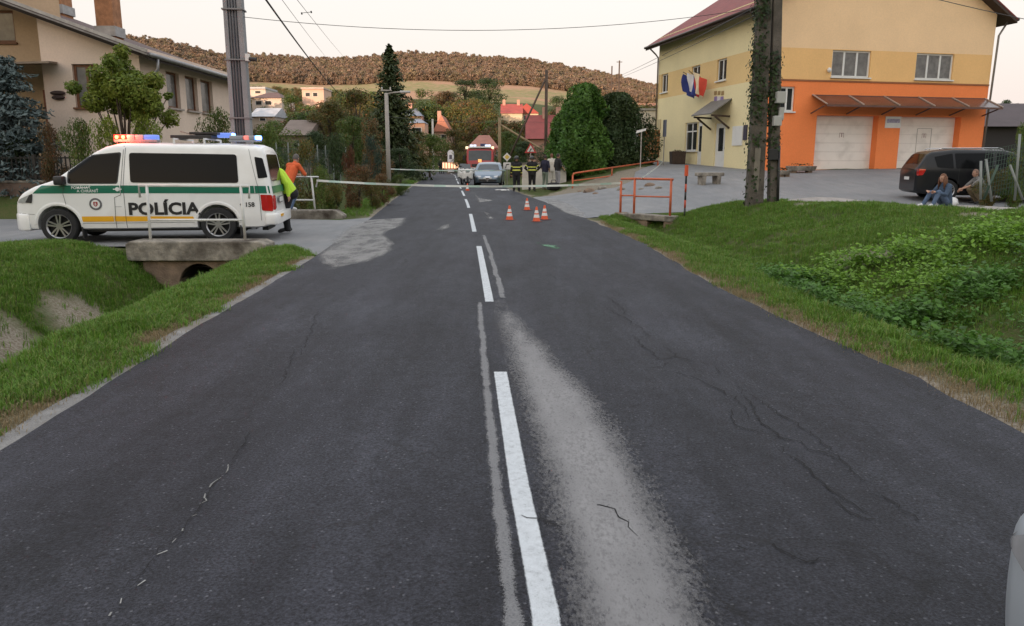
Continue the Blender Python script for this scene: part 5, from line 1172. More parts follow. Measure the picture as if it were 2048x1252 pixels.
def house(label, x0, x1, ytop, yeave, ybase, Y, wall, roof, kind='hip', depth=8, chim=(), wins=(), name='village_house', turn=0.0, over=.06):
    """village house from its box in the photograph at distance Y"""
    a = dp(x0, ybase, Y); b = dp(x1, ybase, Y); W_ = b.x - a.x; zb = a.z; ze = dp(x0, yeave, Y).z - zb; zr = dp((x0 + x1) / 2, ytop, Y).z - zb
    t = thing(name, label, 'house', ((a.x + b.x) / 2, Y, zb), turn); hw = W_ / 2 * (1 - over); d = depth
    wm = mat('wall_%.2f_%.2f_%.2f' % wall, wall, .9, .08, .4, .2, 30); rm = mat('roof_%.2f_%.2f_%.2f' % roof, roof, .75, .15, 1, .6, 6)
    MB().add([(-hw, 0, -9), (hw, 0, -9), (hw, d, -9), (-hw, d, -9), (-hw, 0, ze), (hw, 0, ze), (hw, d, ze), (-hw, d, ze)], [(0, 1, 5, 4), (1, 2, 6, 5), (2, 3, 7, 6), (3, 0, 4, 7)]).build('wall', wm, t)
    H2 = W_ / 2; o = .5
    if kind == 'hip': v = [(-H2, -o, ze), (H2, -o, ze), (H2, d + o, ze), (-H2, d + o, ze), (-H2 * .3, d * .5, zr), (H2 * .3, d * .5, zr)]; f = [(0, 1, 5, 4), (1, 2, 5), (2, 3, 4, 5), (3, 0, 4), (3, 2, 1, 0)]
    elif kind == 'gable': v = [(-H2, -o, ze - .1), (H2, -o, ze - .1), (H2, d + o, ze - .1), (-H2, d + o, ze - .1), (0, -o, zr), (0, d + o, zr)]; f = [(0, 4, 5, 3), (1, 2, 5, 4), (3, 2, 1, 0), (0, 1, 4), (2, 3, 5)]
    elif kind == 'side': v = [(-H2, -o, ze - .1), (H2, -o, ze - .1), (H2, d + o, ze - .1), (-H2, d + o, ze - .1), (-H2, d * .5, zr), (H2, d * .5, zr)]; f = [(0, 1, 5, 4), (2, 3, 4, 5), (3, 2, 1, 0), (0, 4, 3), (1, 2, 5)]
    else: v = [(-H2, -o, ze), (H2, -o, ze), (H2, d + o, ze), (-H2, d + o, ze), (-H2, -o, zr), (H2, -o, zr), (H2, d + o, zr), (-H2, d + o, zr)]; f = [(0, 1, 5, 4), (1, 2, 6, 5), (2, 3, 7, 6), (3, 0, 4, 7), (4, 5, 6, 7), (3, 2, 1, 0)]
    ro = MB().add(v, f).build('roof', rm, t)
    if kind == 'gable':
        q = MB(); q.add([(-hw * .94, -.01, ze), (hw * .94, -.01, ze), (0, -.01, zr - .25)], [(0, 1, 2)]); q.build('gable_wall', wm, t)
    for cx in chim: MB().box((cx * W_ / 2, d * .45, zr - .1), (.6, .6, 1.9)).build('chimney', mat('chim_pink', (.45, .26, .2), .9, .15), ro)
    for (u, z0, z1, w_) in wins:
        wo_ = MB().box((u * W_ / 2, -.03, ze * (z0 + z1) / 2), (w_, .08, ze * (z1 - z0))).build('window', mat('far_window_frame', (.6, .58, .55), .6, .05), t)
        MB().box((u * W_ / 2, -.075, ze * (z0 + z1) / 2), (w_ * .82, .02, ze * (z1 - z0) * .84)).build('pane', PANE, wo_)
    return t
house('white house with brown hipped roof left of the pink flat-roofed one', 503, 566, 181, 196, 222, 150, (.62, .50, .42), (.13, .07, .06), 'hip', 9, wins=((-.5, .45, .8, 1.3), (.1, .45, .8, 1.3)))
house('white flat-topped house showing above the brown hipped roof', 492, 533, 174, 178, 196, 175, (.60, .52, .45), (.45, .44, .45), 'flat', 8, wins=((.2, .5, .8, 1.4),))
house('long pale grey roofed shed below the white house', 500, 552, 213, 232, 246, 120, (.40, .33, .27), (.42, .43, .46), 'side', 7, wins=((0, .3, .7, 1.0),))
house('pink flat-roofed cube house on the slope', 604, 650, 175, 178, 212, 215, (.62, .42, .33), (.50, .40, .35), 'flat', 9, wins=((-.45, .55, .8, 1.4), (.2, .55, .8, 1.4)))
house('low building with weathered grey-brown roof behind the garden trees', 562, 622, 236, 268, 300, 62, (.22, .18, .15), (.17, .13, .11), 'side', 6)
house('house with blue-grey two-tier roof beside the tall spruce', 797, 846, 214, 232, 262, 130, (.58, .38, .30), (.22, .24, .29), 'hip', 8, wins=((.3, .2, .65, 1.2),), chim=(-.2,))
house('small lean-to with blue-grey roof below the two-tier roof', 815, 851, 236, 246, 275, 118, (.58, .36, .26), (.24, .26, .31), 'hip', 5, wins=((.1, .2, .7, 1.4),))
house('house with salmon tiled roof left of the tall bushes by the road', 866, 902, 230, 262, 285, 125, (.55, .36, .28), (.42, .17, .11), 'gable', 9, chim=(-.5,), wins=((.2, .3, .7, .9),))
house('house with bright red roof and cream gable on the slope', 1001, 1046, 205, 226, 250, 165, (.62, .50, .36), (.34, .065, .05), 'side', 9, chim=(-.7, .6))
house('cream gable wing of the red-roofed house', 1028, 1078, 207, 226, 250, 168, (.66, .54, .38), (.34, .07, .05), 'gable', 9, wins=((0, .4, .8, 1.2),))
house('house with dark red roof and two pink chimneys by the dark pole', 1052, 1136, 226, 276, 300, 88, (.42, .25, .2), (.24, .05, .045), 'side', 8, chim=(.62, -.05))
house('house with brownish red hipped roof behind the fire engine', 930, 1002, 268, 300, 330, 92, (.40, .30, .24), (.30, .12, .085), 'hip', 9)
house('small orange-roofed house left of the town hall', 1284, 1330, 203, 222, 250, 120, (.55, .30, .2), (.40, .17, .10), 'side', 8)
house('low dark-roofed building at the right edge behind the cars', 1950, 2230, 196, 250, 315, 47, (.045, .042, .045), (.07, .05, .055), 'side', 9, name='dark_roofed_building')
# ---------------------------------------------------------------- street furniture
def gh(x, y, y0=2.0, y1=90.0):
    """where the ray through a pixel meets the terrain"""
    r = ray(x, y); a = y0
    while a < y1:
        t = a / r.y; z = CAMH + r.z * t
        if z <= h1(r.x * t, a): return Vector((r.x * t, a, h1(r.x * t, a)))
        a += .04
    return dp(x, y, y1)
CONC = mat('old_concrete', (.25, .225, .19), .95, .45, 6, 1.0, 18, fine=.35, dirt=(.055, .042, .032), dirtamt=1.0)
CONC2 = mat('brown_concrete', (.22, .155, .11), .95, .3, 5, .8, 30, fine=.25, dirt=(.08, .06, .045), dirtamt=.8)
WPAINT = mat('white_paint', (.66, .66, .64), .5, .08, 6, dirt=(.35, .30, .24), dirtamt=.5)
OPAINT = mat('orange_paint', (.55, .12, .045), .55, .12, 6, dirt=(.30, .10, .06), dirtamt=.6)
# culvert under the side road
t = thing('culvert_headwall', 'mottled concrete culvert headwall with an arched opening under the white rail', 'culvert', (-5.85, 14.45, 0))
arch = [(.40 * math.cos(R(a)), -.68 + .42 * math.sin(R(a))) for a in range(0, 181, 12)]
m = MB(); m.prism([(-1.05, -1.3), (-.40, -1.3)] + arch[::-1] + [(.40, -1.3), (1.0, -1.3), (1.0, -.2), (-1.05, -.2)], -.20, .24, 'y'); m.build('face_wall', CONC2, t, bevel=.015)
m = MB(); m.prism([(-1.30, -.198), (1.02, -.198), (1.30, -.02), (1.30, .11), (1.16, .165), (-1.22, .165), (-1.30, .12)], -.30, .28, 'y'); m.build('coping', CONC, t, bevel=.025)
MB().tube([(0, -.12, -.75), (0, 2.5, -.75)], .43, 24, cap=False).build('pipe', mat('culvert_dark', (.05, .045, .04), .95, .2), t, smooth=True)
t = thing('white_railing', 'white tubular railing on the culvert in front of the van', 'railing', (-5.85, 14.45, .165))
O_ = Vector((-5.85, 14.45, .165)); Yr = 14.45
pL, pR = dp(304, 487, Yr), dp(489, 487, Yr); zt_ = dp(390, 371, Yr).z; zm_ = dp(390, 440, Yr).z; xa, xb_ = dp(277, 372, Yr).x, dp(499, 374, Yr).x
for p in (pL, pR): MB().cyl(Vector((p.x + .02 * (1 if p.x > -5.8 else -1), Yr, .15)) - O_, Vector((p.x, Yr, zt_)) - O_, .026).build('post', WPAINT, t, smooth=True)
MB().tube([Vector((xa + .01, Yr, zt_ - .22)) - O_, Vector((xa, Yr, zt_)) - O_, Vector((xb_, Yr, zt_ - .01)) - O_, Vector((xb_ - .02, Yr, zt_ - .24)) - O_], .024, 10).build('top_rail', WPAINT, t, smooth=True)
MB().cyl(Vector((pL.x, Yr, zm_)) - O_, Vector((pR.x, Yr, zm_)) - O_, .022).build('middle_rail', WPAINT, t, smooth=True)
t = thing('culvert_headwall', 'low weathered concrete parapet across the side road by the shrubs', 'culvert', (-6.0, 22.0, 0))
m = MB(); m.prism([(-2.0, -.6), (1.15, -.6), (1.25, .10), (1.02, .25), (-2.0, .25)], -.24, .24, 'y'); m.build('parapet', CONC, t, bevel=.03)
t = thing('white_railing', 'white tubular railing on the far parapet where the man in orange sits', 'railing', (-6.0, 22.0, .25)); O_ = Vector((-6.0, 22.0, .25)); Yr = 22.0
zt_ = dp(620, 354, Yr).z; zm_ = dp(600, 400, Yr).z; xp = dp(627, 400, Yr).x; x2 = dp(545, 400, Yr).x; xe = dp(637, 355, Yr).x
for x_ in (xp, x2): MB().cyl(Vector((x_ + .03, Yr, .23)) - O_, Vector((x_ - .03, Yr, zt_)) - O_, .028).build('post', WPAINT, t, smooth=True)
MB().tube([Vector((x2 - .25, Yr, zt_)) - O_, Vector((xe, Yr, zt_)) - O_, Vector((xe - .08, Yr, zt_ - .28)) - O_], .026, 10).build('top_rail', WPAINT, t, smooth=True)
MB().cyl(Vector((x2, Yr, zm_)) - O_, Vector((xp, Yr, zm_)) - O_, .024).build('middle_rail', WPAINT, t, smooth=True)
RZ22 = zt_; XE22 = xe
# right culvert with the orange corner railing
A_, B_, C_ = Vector((3.62, 22.95, 0)), Vector((4.5, 22.0, 0)), Vector((3.28, 23.4, 0))
t = thing('culvert_headwall', 'brown concrete culvert block under the orange corner railing', 'culvert', A_)
d_ = (B_ - A_).normalized(); n_ = Vector((-d_.y, d_.x, 0)); L_ = (B_ - A_).length
rot = Matrix((d_, n_, Vector((0, 0, 1)))).transposed()
for c, dm, nm, mm in ((d_ * (L_ / 2 - .12) + Vector((0, 0, .0)), (L_ + .55, .42, .16), 'coping', CONC), (d_ * .25 + Vector((0, 0, -.37)), (.75, .36, .58), 'face_wall', CONC2), (d_ * (L_ + .05) + Vector((0, 0, -.37)), (.28, .36, .58), 'face_wall', CONC2)):
    MB().box(c, dm, rot).build(nm, mm, t, bevel=.02)
MB().box(C_ - A_ + Vector((.05, -.08, -.02)), (.4, .5, .2)).build('side_block', CONC2, t, bevel=.03)
t = thing('orange_railing', 'orange corner railing with tape on the culvert right of the road', 'railing', A_ + Vector((0, 0, .08)))
zt_ = dp(1300, 358, 22.5).z; tops = {}
for nm, p, h_ in (('A', A_, zt_), ('B', B_, zt_), ('C', C_, zt_ - .08)):
    MB().cyl(p - A_ + Vector((0, 0, -.02)), p - A_ + Vector((0, 0, h_ - .08)), .035).build('post', OPAINT, t, smooth=True)
for p, q, dz in ((A_, B_, 0), (C_, A_, 0)):
    MB().tube([p - A_ + Vector((0, 0, zt_ - .08 - (.02 if p is C_ else 0))), q - A_ + (q - p).normalized() * .06 + Vector((0, 0, zt_ - .08))], .032, 10).build('top_rail', OPAINT, t, smooth=True)
    MB().cyl(p - A_ + Vector((0, 0, zt_ * .46)), q - A_ + Vector((0, 0, zt_ * .48)), .022).build('middle_rail', OPAINT, t, smooth=True)
# long orange railing climbing towards the town hall
p0 = Vector((2.95, 37.9, h1(2.95, 37.9))); p2 = Vector((8.05, 43.2, h1(8.05, 43.2)))
t = thing('orange_railing', 'long orange railing climbing beside the dark hedge trees', 'railing', p0)
pts = [p0.lerp(p2, k) for k in (0, .43, 1.0)]; zt0 = dp(1147, 346, 37.9).z - p0.z; zt2 = dp(1328, 322, 43.2).z
for i, p in enumerate(pts):
    zz = (p0.z + zt0) * (1 - (0, .43, 1)[i]) + zt2 * (0, .43, 1)[i]
    MB().cyl(Vector((p.x, p.y, h1(p.x, p.y) - .1)) - p0, Vector((p.x, p.y, zz - (.12 if i == 0 else 0))) - p0, .04).build('post', OPAINT, t, smooth=True)
MB().tube([Vector((0, 0, zt0 - .14)), Vector((.05, .05, zt0 - .03)), Vector((.18, .18, zt0)), Vector((p2.x, p2.y, zt2)) - p0], .04, 10).build('top_rail', OPAINT, t, smooth=True)
MB().cyl(Vector((0, 0, zt0 * .5)), Vector((p2.x, p2.y, zt2 - .5)) - p0, .03).build('lower_rail', OPAINT, t, smooth=True)
# police tape
def tape(label, pts, sag, wd=.07, seg=.33):
    P = [Vector(p) for p in pts]; t = None; mb = MB(); V = []; mi = []
    for a, b in zip(P[:-1], P[1:]):
        n = max(4, int((b - a).length / seg)); s0 = len(V)
        for i in range(n + 1):
            k = i / n; p = a.lerp(b, k); p.z -= 4 * sag * k * (1 - k); tw = .35 * math.sin(i * .7); V += [tuple(p + Vector((0, .02 * math.sin(tw), wd / 2 * math.cos(tw)))), tuple(p - Vector((0, .02 * math.sin(tw), wd / 2 * math.cos(tw))))]
        for i in range(n): mb.f.append((s0 + 2 * i, s0 + 2 * i + 1, s0 + 2 * i + 3, s0 + 2 * i + 2)); mb.m.append((i // 1) % 3 == 1)
    mb.v = V; mb.m = [int(x) for x in mb.m]
    o = mb.build('police_tape', [mat('tape_white', (.62, .64, .60), .45, .05), mat('tape_green', (.44, .58, .51), .45, .05)], None); return setp(o, label, 'tape')
tape('white and green police tape stretched low across the whole road', [(XE22 - .05, 21.97, dp(640, 361, 21.97).z), (3.30, 23.38, dp(1243, 366, 23.38).z)], .13, .06)
tape('thin police tape crossing the road behind the blue hatchback front', [dp(779, 338, 38.0), dp(1012, 341, 44.6)], .04, .055)
tape('loose police tape running from the orange rail up to the sign post', [dp(1283, 356, 22.6), dp(1326, 323, 43.1), dp(1288, 312, 47)], .04, .05)
# cones
CO = mat('cone_orange', (.70, .10, .03), .5, .08, 8); CW = mat('cone_white', (.72, .70, .68), .5, .05)
def cone(label, px, py, grp=True):
    p = gp(px, py, .03); t = thing('traffic_cone', label, 'cone', (p.x, p.y, .03), random.uniform(0, 1), 'traffic cones on the road'); H_ = .40
    MB().box((0, 0, .014), (.27, .27, .028)).build('base', mat('cone_base', (.10, .03, .025), .7, .2), t, bevel=.008)
    prof = lambda z: .105 - (.105 - .022) * (z / H_)
    for z0, z1, m_, n_ in ((.025, .12, CO, 'lower_body'), (.12, .20, CW, 'white_band'), (.20, .235, CO, 'middle_body'), (.235, .31, CW, 'white_band'), (.31, H_, CO, 'tip')): MB().lathe([(prof(z0), z0), (prof(z1), z1)], (0, 0, 0), 20).build(n_, m_, t, smooth=40)
cone('orange and white cone standing leftmost of the four on the right lane', 1019, 441); cone('cone farthest back of the four on the right lane', 1054, 421); cone('nearest cone of the group on the right lane', 1073, 444); cone('cone rightmost of the four, behind the nearest one', 1089, 440); cone('small distant cone on the centre line before the motorcycles', 935, 382)
# red and black marker post
p = gh(1369, 432); t = thing('marker_post', 'thin black and red marker post with red head beside the forecourt', 'post', p); top = dp(1367, 330, p.y).z - p.z
ks = np.linspace(0, top - .3, 6)
for i in range(5): MB().cyl((0, 0, ks[i] - (.1 if i == 0 else 0)), (0, 0, ks[i + 1]), .028).build('post_segment', (BLACKP if i % 2 == 0 else mat('marker_red', (.5, .07, .03), .6, .1)), t, smooth=True)
MB().cyl((0, 0, top - .3), (0, 0, top), .055, .05).build('head', mat('marker_head', (.62, .09, .03), .5, .1), t, smooth=40)
# left concrete pole
PC = mat('pole_concrete', (.27, .27, .28), .9, .12, 2, .5, 50, fine=.15)
base = dp(487, 300, 18.6); t = thing('utility_pole', 'tall grey concrete utility pole with cable ducts behind the van', 'utility pole', (base.x, 18.6, 0), R(8))
def tap(mb, x0, x1, y0, y1, h_, tp, mi=0, z0=-.5):
    mb.add([(x0, y0, z0), (x1, y0, z0), (x1, y1, z0), (x0, y1, z0), (x0 * tp, y0 * tp, h_), (x1 * tp, y0 * tp, h_), (x1 * tp, y1 * tp, h_), (x0 * tp, y1 * tp, h_)], [(0, 1, 5, 4), (1, 2, 6, 5), (2, 3, 7, 6), (3, 0, 4, 7), (4, 5, 6, 7)], mi); return mb
m = MB(); tap(m, -.23, .23, -.10, .14, 9, .86); tap(m, -.23, -.13, -.19, -.10, 9, .86); tap(m, .10, .23, -.19, -.10, 9, .86); m.build('shaft', PC, t, bevel=.012)
for x_ in (-.085, -.02, .05): MB().cyl((x_, -.135, 0), (x_ * .9, -.125, 8.6), .024).build('cable_duct', mat('duct_grey', (.13, .13, .14), .6, .1), t, smooth=True)
for z_ in (2.6, 3.9, 5.0, 6.2): MB().box((0, -.02, z_), (.49, .37, .03)).build('band', mat('band_steel', (.22, .22, .23), .5, .1, metal=.5), t)
MB().box((.26, -.16, 3.95), (.10, .10, .16)).build('camera_bracket', WPAINT, t, bevel=.01); MB().cyl((.30, -.18, 3.92), (.46, -.22, 3.90), .045).build('camera_body', BLACKP, t, smooth=40)
# right double pole with ivy and boxes
pb = gh(1524, 409); PD = mat('dark_pole_concrete', (.115, .10, .085), .95, .3, 3, .8, 35, fine=.3, dirt=(.05, .045, .03), dirtamt=.8)
t = thing('utility_pole', 'dark double-legged utility pole overgrown with ivy and carrying grey boxes', 'utility pole', (pb.x, pb.y, pb.z))
Yp = pb.y
def leg(xb, xt, wb, wt, mbase):
    a = dp(xb, 409, Yp) - pb; b = dp(xt, -60, Yp) - pb; hh_ = 9.0; k = hh_ / b.z; q = a + (b - a) * k
    m = MB(); w0, w1 = wb / 2, wt / 2
    m.add([(a.x - w0, -.14, -.4), (a.x + w0, -.14, -.4), (a.x + w0, .14, -.4), (a.x - w0, .14, -.4), (q.x - w1, -.11, hh_), (q.x + w1, -.11, hh_), (q.x + w1, .11, hh_), (q.x - w1, .11, hh_)], [(0, 1, 5, 4), (1, 2, 6, 5), (2, 3, 7, 6), (3, 0, 4, 7), (4, 5, 6, 7)])
    return m.build('pole_leg', PD, t, bevel=.02), a, q
l1, a1, q1 = leg(1508, 1532, .42, .27, None); l2, a2, q2 = leg(1547, 1555, .24, .20, None)
MB().bar(a1 + Vector((0, -.05, .0)), a1 + (q1 - a1) * .16 + Vector((-.02, -.16, 0)), .14, .1).build('splint', mat('pale_splint', (.20, .18, .15), .95, .2, 4, .5, 30), l1)
GB = mat('box_grey', (.42, .42, .40), .5, .06)
for (x0, x1, y0, y1, mm, nm, dpt) in ((1549, 1568, 184, 207, GB, 'meter_box', .2), (1544, 1561, 232, 252, GB, 'junction_box', .16), (1556, 1567, 215, 240, GB, 'junction_cover', .10), (1536, 1556, 298, 320, BLACKP, 'clamp_band', .08)):
    a = dp(x0, y1, Yp - .2) - pb; b = dp(x1, y0, Yp - .2) - pb; MB().box(((a.x + b.x) / 2, -.18 - dpt / 2, (a.z + b.z) / 2), (b.x - a.x, dpt, b.z - a.z)).build(nm, mm, t, bevel=.012)
c0 = dp(1556, 400, Yp - .15) - pb; c1 = dp(1558, 292, Yp - .15) - pb; MB().cyl((c0.x, -.17, -.2), (c1.x, -.17, c1.z), .035).build('cable_pipe', BLACKP, t, smooth=True)
IVY = leafmat('ivy_leaf', (.018, .035, .010), (.04, .065, .018), objvar=.1, tr=.2, vscale=2)
V = []; F = []
for i in range(5200):
    k = rng.uniform(0, 1) ** .9; 
    if rng.uniform() < .75: ctr = a1 + (q1 - a1) * k; hwid = .17 * (1 - .3 * k)
    else:
        k *= .42; ctr = a2 + (q2 - a2) * k; hwid = .11
    dens = .5 + .5 * math.sin(k * 37) * math.sin(k * 11 + 2)
    if k < .17 and rng.uniform() < .75: continue
    if rng.uniform() > dens + .25: continue
    an = rng.uniform(0, 6.28); rad = abs(rng.normal(0, .06)); c = np.array([ctr.x + (hwid + rad) * math.cos(an) - .06, (.17 + rad) * math.sin(an), ctr.z])
    n = np.array([math.cos(an), math.sin(an), rng.normal(.3, .4)]); n /= np.linalg.norm(n); tt = np.cross(n, rng.normal(0, 1, 3)); tt /= np.linalg.norm(tt); b_ = np.cross(n, tt); s_ = rng.uniform(.04, .085); kk = len(V)
    V += [c - tt * s_ * .6, c + b_ * s_ * .55, c + tt * s_ * .6, c - b_ * s_ * .55]; F.append((kk, kk + 1, kk + 2, kk + 3))
iv = obj('ivy', npmesh('ivy', V, F), IVY, t); iv['kind'] = 'stuff'
# street lamp
t = thing('street_lamp', 'slim pale street lamp pole with one arm in front of the spruce', 'street lamp', (dp(776, 300, 38).x, 38, h1(dp(776, 300, 38).x, 38)))
hl = dp(774, 186, 38).z - t.location.z; PW_ = mat('pale_pole', (.36, .33, .30), .8, .1, 3)
MB().cyl((0, 0, -.3), (0, 0, hl), .115, .09).build('pole', PW_, t, smooth=True); MB().tube([(0, 0, hl - .05), (.35, 0, hl + .02), (.75, 0, hl + .05)], .035, 8).build('arm', PW_, t, smooth=True)
MB().box((.9, 0, hl + .05), (.5, .2, .1)).build('lamp_head', mat('lamp_grey', (.5, .5, .5), .4, .1), t, bevel=.03)
MB().box((0, 0, hl + .12), (.5, .08, .06)).build('cross_arm', PW_, t)
for x_ in (-.2, .2): MB().cyl((x_, 0, hl + .14), (x_, 0, hl + .28), .03).build('insulator', WPAINT, t)
# wooden and far poles
WOODP = mat('pole_wood', (.085, .06, .045), .9, .2, 3); WOODL = mat('pole_wood_light', (.26, .19, .11), .9, .2, 3)
def upole(label, x, ytop, Y, r, m_, strut=None, ybase=None, arm=0):
    p = dp(x, ytop, Y); zb = min(h1(p.x, Y), p.z - 3); t = thing('utility_pole', label, 'utility pole', (p.x, Y, zb)); H_ = p.z - zb
    MB().cyl((0, 0, -.4), (0, 0, H_), r, r * .8).build('pole', m_, t, smooth=True)
    if strut: q = dp(strut[0], strut[1], Y) - Vector((p.x, Y, zb)); k = (H_ - .5) / max(.1, (H_ - .5) - q.z); a = Vector((0, 0, H_ - .5)); e = a + (q - a) * k; MB().cyl(a, e, r * .55).build('strut', m_, t, smooth=True)
    if arm: MB().box((0, 0, H_ - .25), (arm, .1, .1)).build('cross_arm', m_, t)
    return t
upole('dark wooden pole with a slanting strut rising beside the hedge trees', 1093, 140, 58, .13, WOODP, (1068, 208)); upole('light wooden pole right of the fire engine', 999, 235, 62, .14, WOODL, (1022, 262)); upole('thin white pole between the bushes left of the road', 865, 238, 80, .12, mat('far_white', (.5, .46, .42), .8, .1)); upole('shorter of two distant poles on the skyline by the town hall', 1224, 132, 140, .14, WOODP); upole('taller of two distant poles on the skyline by the town hall', 1239, 121, 140, .15, WOODP, arm=1.0)
# signs
def signpost(label, cat, x, ytop, ybase, Y): 
    p = dp(x, ybase, Y); zb = h1(p.x, Y); return thing('road_sign', label, cat, (p.x, Y, zb)), p.x, zb
t, sx_, zb = signpost('yellow diamond priority sign with a white plate below', 'road sign', 1014, 305, 345, 50); O_ = Vector((sx_, 50, zb)); c = dp(1013, 314, 50) - O_
MB().cyl((0, .03, -.2), (0, .03, c.z), .03).build('post', MATS['pale_pole'], t)
def poly_plate(mb, pts, y0, y1): return mb.prism(pts, y0, y1, 'y')
r_ = .27; poly_plate(MB(), [(0, c.z - r_), (r_, c.z), (0, c.z + r_), (-r_, c.z)], -.01, .0).build('diamond_plate', CW, t); poly_plate(MB(), [(0, c.z - r_ * .6), (r_ * .6, c.z), (0, c.z + r_ * .6), (-r_ * .6, c.z)], -.016, -.012).build('yellow_field', mat('sign_yellow', (.72, .50, .10), .5, .05), t)
pl = MB().box((0, 0, c.z - .56), (.48, .015, .44)).build('plate', CW, t)
for q in (((-.12, c.z - .70), (-.06, c.z - .70), (-.02, c.z - .52), (-.07, c.z - .52)), ((-.07, c.z - .52), (.14, c.z - .48), (.14, c.z - .42), (-.07, c.z - .46))): poly_plate(MB(), q, -.014, -.009).build('arrow_mark', BLACKP, pl)
t, sx_, zb = signpost('red-rimmed triangular warning sign behind the firefighters', 'road sign', 1061, 287, 345, 48); O_ = Vector((sx_, 48, zb)); c = dp(1060, 299, 48) - O_
MB().cyl((0, .03, -.2), (0, .03, c.z), .035).build('post', MATS['pale_pole'], t); r_ = .42
tri = lambda s: [(-s * .87, c.z - s * .5), (s * .87, c.z - s * .5), (0, c.z + s)]
poly_plate(MB(), tri(r_), -.01, 0).build('red_rim', mat('sign_red', (.50, .05, .045), .5, .05), t); poly_plate(MB(), tri(r_ * .62), -.016, -.012).build('white_field', CW, t)
for q in (((-.10, c.z - .15), (-.04, c.z - .15), (.05, c.z + .02), (.0, c.z + .05)), ((-.02, c.z - .02), (.10, c.z + .02), (.08, c.z + .06), (-.02, c.z + .04))): poly_plate(MB(), q, -.02, -.017).build('curve_mark', BLACKP, t)
for (x, yt, yb, Y, hgtp, lab, dark) in ((1283, 262, 352, 40.5, .18, 'thin white signpost seen edge-on beside the hedge trees', False), (1330, 240, 350, 43.6, .9, 'tall thin signpost with a narrow dark panel before the yellow wall', True)):
    p = dp(x, yt, Y); zb = h1(p.x, Y); t = thing('road_sign', lab, 'road sign', (p.x, Y, zb)); H_ = p.z - zb
    MB().cyl((0, 0, -.2), (0, 0, H_), .028).build('post', MATS['pale_pole'] if not dark else mat('post_grey', (.25, .24, .22), .6, .1), t)
    if dark: MB().box((0, -.03, H_ - .45), (.10, .5, .9)).build('panel', mat('panel_blue_grey', (.10, .11, .15), .5, .1), t)
    else: MB().prism([(-.28, H_ - .12), (.22, H_ + .02), (.24, H_ + .14), (-.24, H_ + .02)], -.03, .03, 'y').build('panel', CW, t)
# bench, troughs, planter on the forecourt
p = gh(1418, 369); t = thing('stone_bench', 'pale concrete bench on two legs in front of the yellow wall', 'bench', p, R(12)); 
wl = dp(1446, 360, p.y).x - dp(1393, 360, p.y).x; hb = dp(1418, 346, p.y).z - p.z
MB().box((0, 0, hb - .05), (wl, .5, .14)).build('seat', CONC, t, bevel=.03)
for x_ in (-.3, .3): MB().box((x_ * wl, 0, hb / 2 - .1), (.16, .4, hb), taper=1.2).build('leg', CONC, t, bevel=.02)
DRY = leafmat('dry_plants', (.10, .06, .03), (.07, .06, .02), tr=.2)
def trough(label, x0, x1, yt, yb):
    p = gh((x0 + x1) / 2, yb); w_ = dp(x1, yb, p.y).x - dp(x0, yb, p.y).x; h_ = dp(x0, yt, p.y).z - p.z; t = thing('flower_trough', label, 'planter', p, R(8)); s = MB()
    s.add([(-w_ * .46, -.22, .1), (w_ * .46, -.22, .1), (w_ * .46, .22, .1), (-w_ * .46, .22, .1), (-w_ * .5, -.3, h_), (w_ * .5, -.3, h_), (w_ * .5, .3, h_), (-w_ * .5, .3, h_)], [(0, 1, 5, 4), (1, 2, 6, 5), (2, 3, 7, 6), (3, 0, 4, 7), (0, 3, 2, 1), (4, 5, 6, 7)]); s.build('trough', CONC, t, bevel=.02)
    for x_ in (-.3, .3): MB().box((x_ * w_, 0, .05), (.2, .3, .14)).build('foot', CONC2, t)
    o = obj('dry_plants', leaf_clump(60, w_ * .2, .14, .09, 5), DRY, t, loc=(0, 0, h_ - .02))
    return t
trough('long concrete flower trough at the foot of the orange wall', 1574, 1629, 332, 346); trough('short concrete flower trough just right of the ivy pole', 1556, 1576, 341, 354)
p = gh(1353, 328); t = thing('planter_box', 'dark square planter box below the shop window', 'planter', p + Vector((0, -.2, 0))); w_ = .75
MB().box((0, 0, .36), (w_, w_, .72), taper=1.1).build('box', mat('dark_wood', (.06, .04, .03), .85, .25, 8), t, bevel=.02); obj('plant', leaf_clump(40, .16, .1, .1, 8), DRY, t, loc=(0, 0, .7))
# rubble on the gravel island, scrap on the road
for i, (x, y, s) in enumerate(((1180, 384, .3), (1206, 378, .24), (1192, 388, .14), (1242, 380, .2), (1300, 372, .22), (1318, 377, .16), (1160, 383, .13), (1282, 379, .12))):
    p = gh(x, y); bm = bmesh.new(); bmesh.ops.create_icosphere(bm, subdivisions=2, radius=s)
    for v in bm.verts: v.co *= 1 + .35 * mnoise.noise(v.co * 4 + Vector((i * 3, 0, 0))); v.co.z *= .6
    me = bpy.data.meshes.new('stone'); bm.to_mesh(me); bm.free(); o = obj('stone', me, CONC if i % 2 else CONC2, None, p); setp(o, ['biggest brown stone on the gravel island', 'pale flat stone beside the biggest one', 'small brown stone in front of the biggest one', 'pale stone below the middle of the long orange rail', 'brown stone by the end of the gravel island', 'pale stone at the right end of the gravel island', 'small brown stone near the start of the long orange rail', 'small pale stone behind the orange corner railing'][i], 'stone', 'stones on the gravel island')
p = gp(1006, 381, .03); V = []; n_ = 8
for i in range(n_):
    for j in range(n_): V.append((i / 7 * .62 - .3, j / 7 * .9 - .4, .02 + .06 * abs(mnoise.noise(Vector((i * .6, j * .6, 2))))))
o = MB().add(V, [(i * n_ + j, i * n_ + j + 1, (i + 1) * n_ + j + 1, (i + 1) * n_ + j) for i in range(7) for j in range(7)]).build('paper_scrap', CW, None, loc=p, rotz=.5); setp(o, 'crumpled white sheet lying on the road by the hatchback', 'sheet')
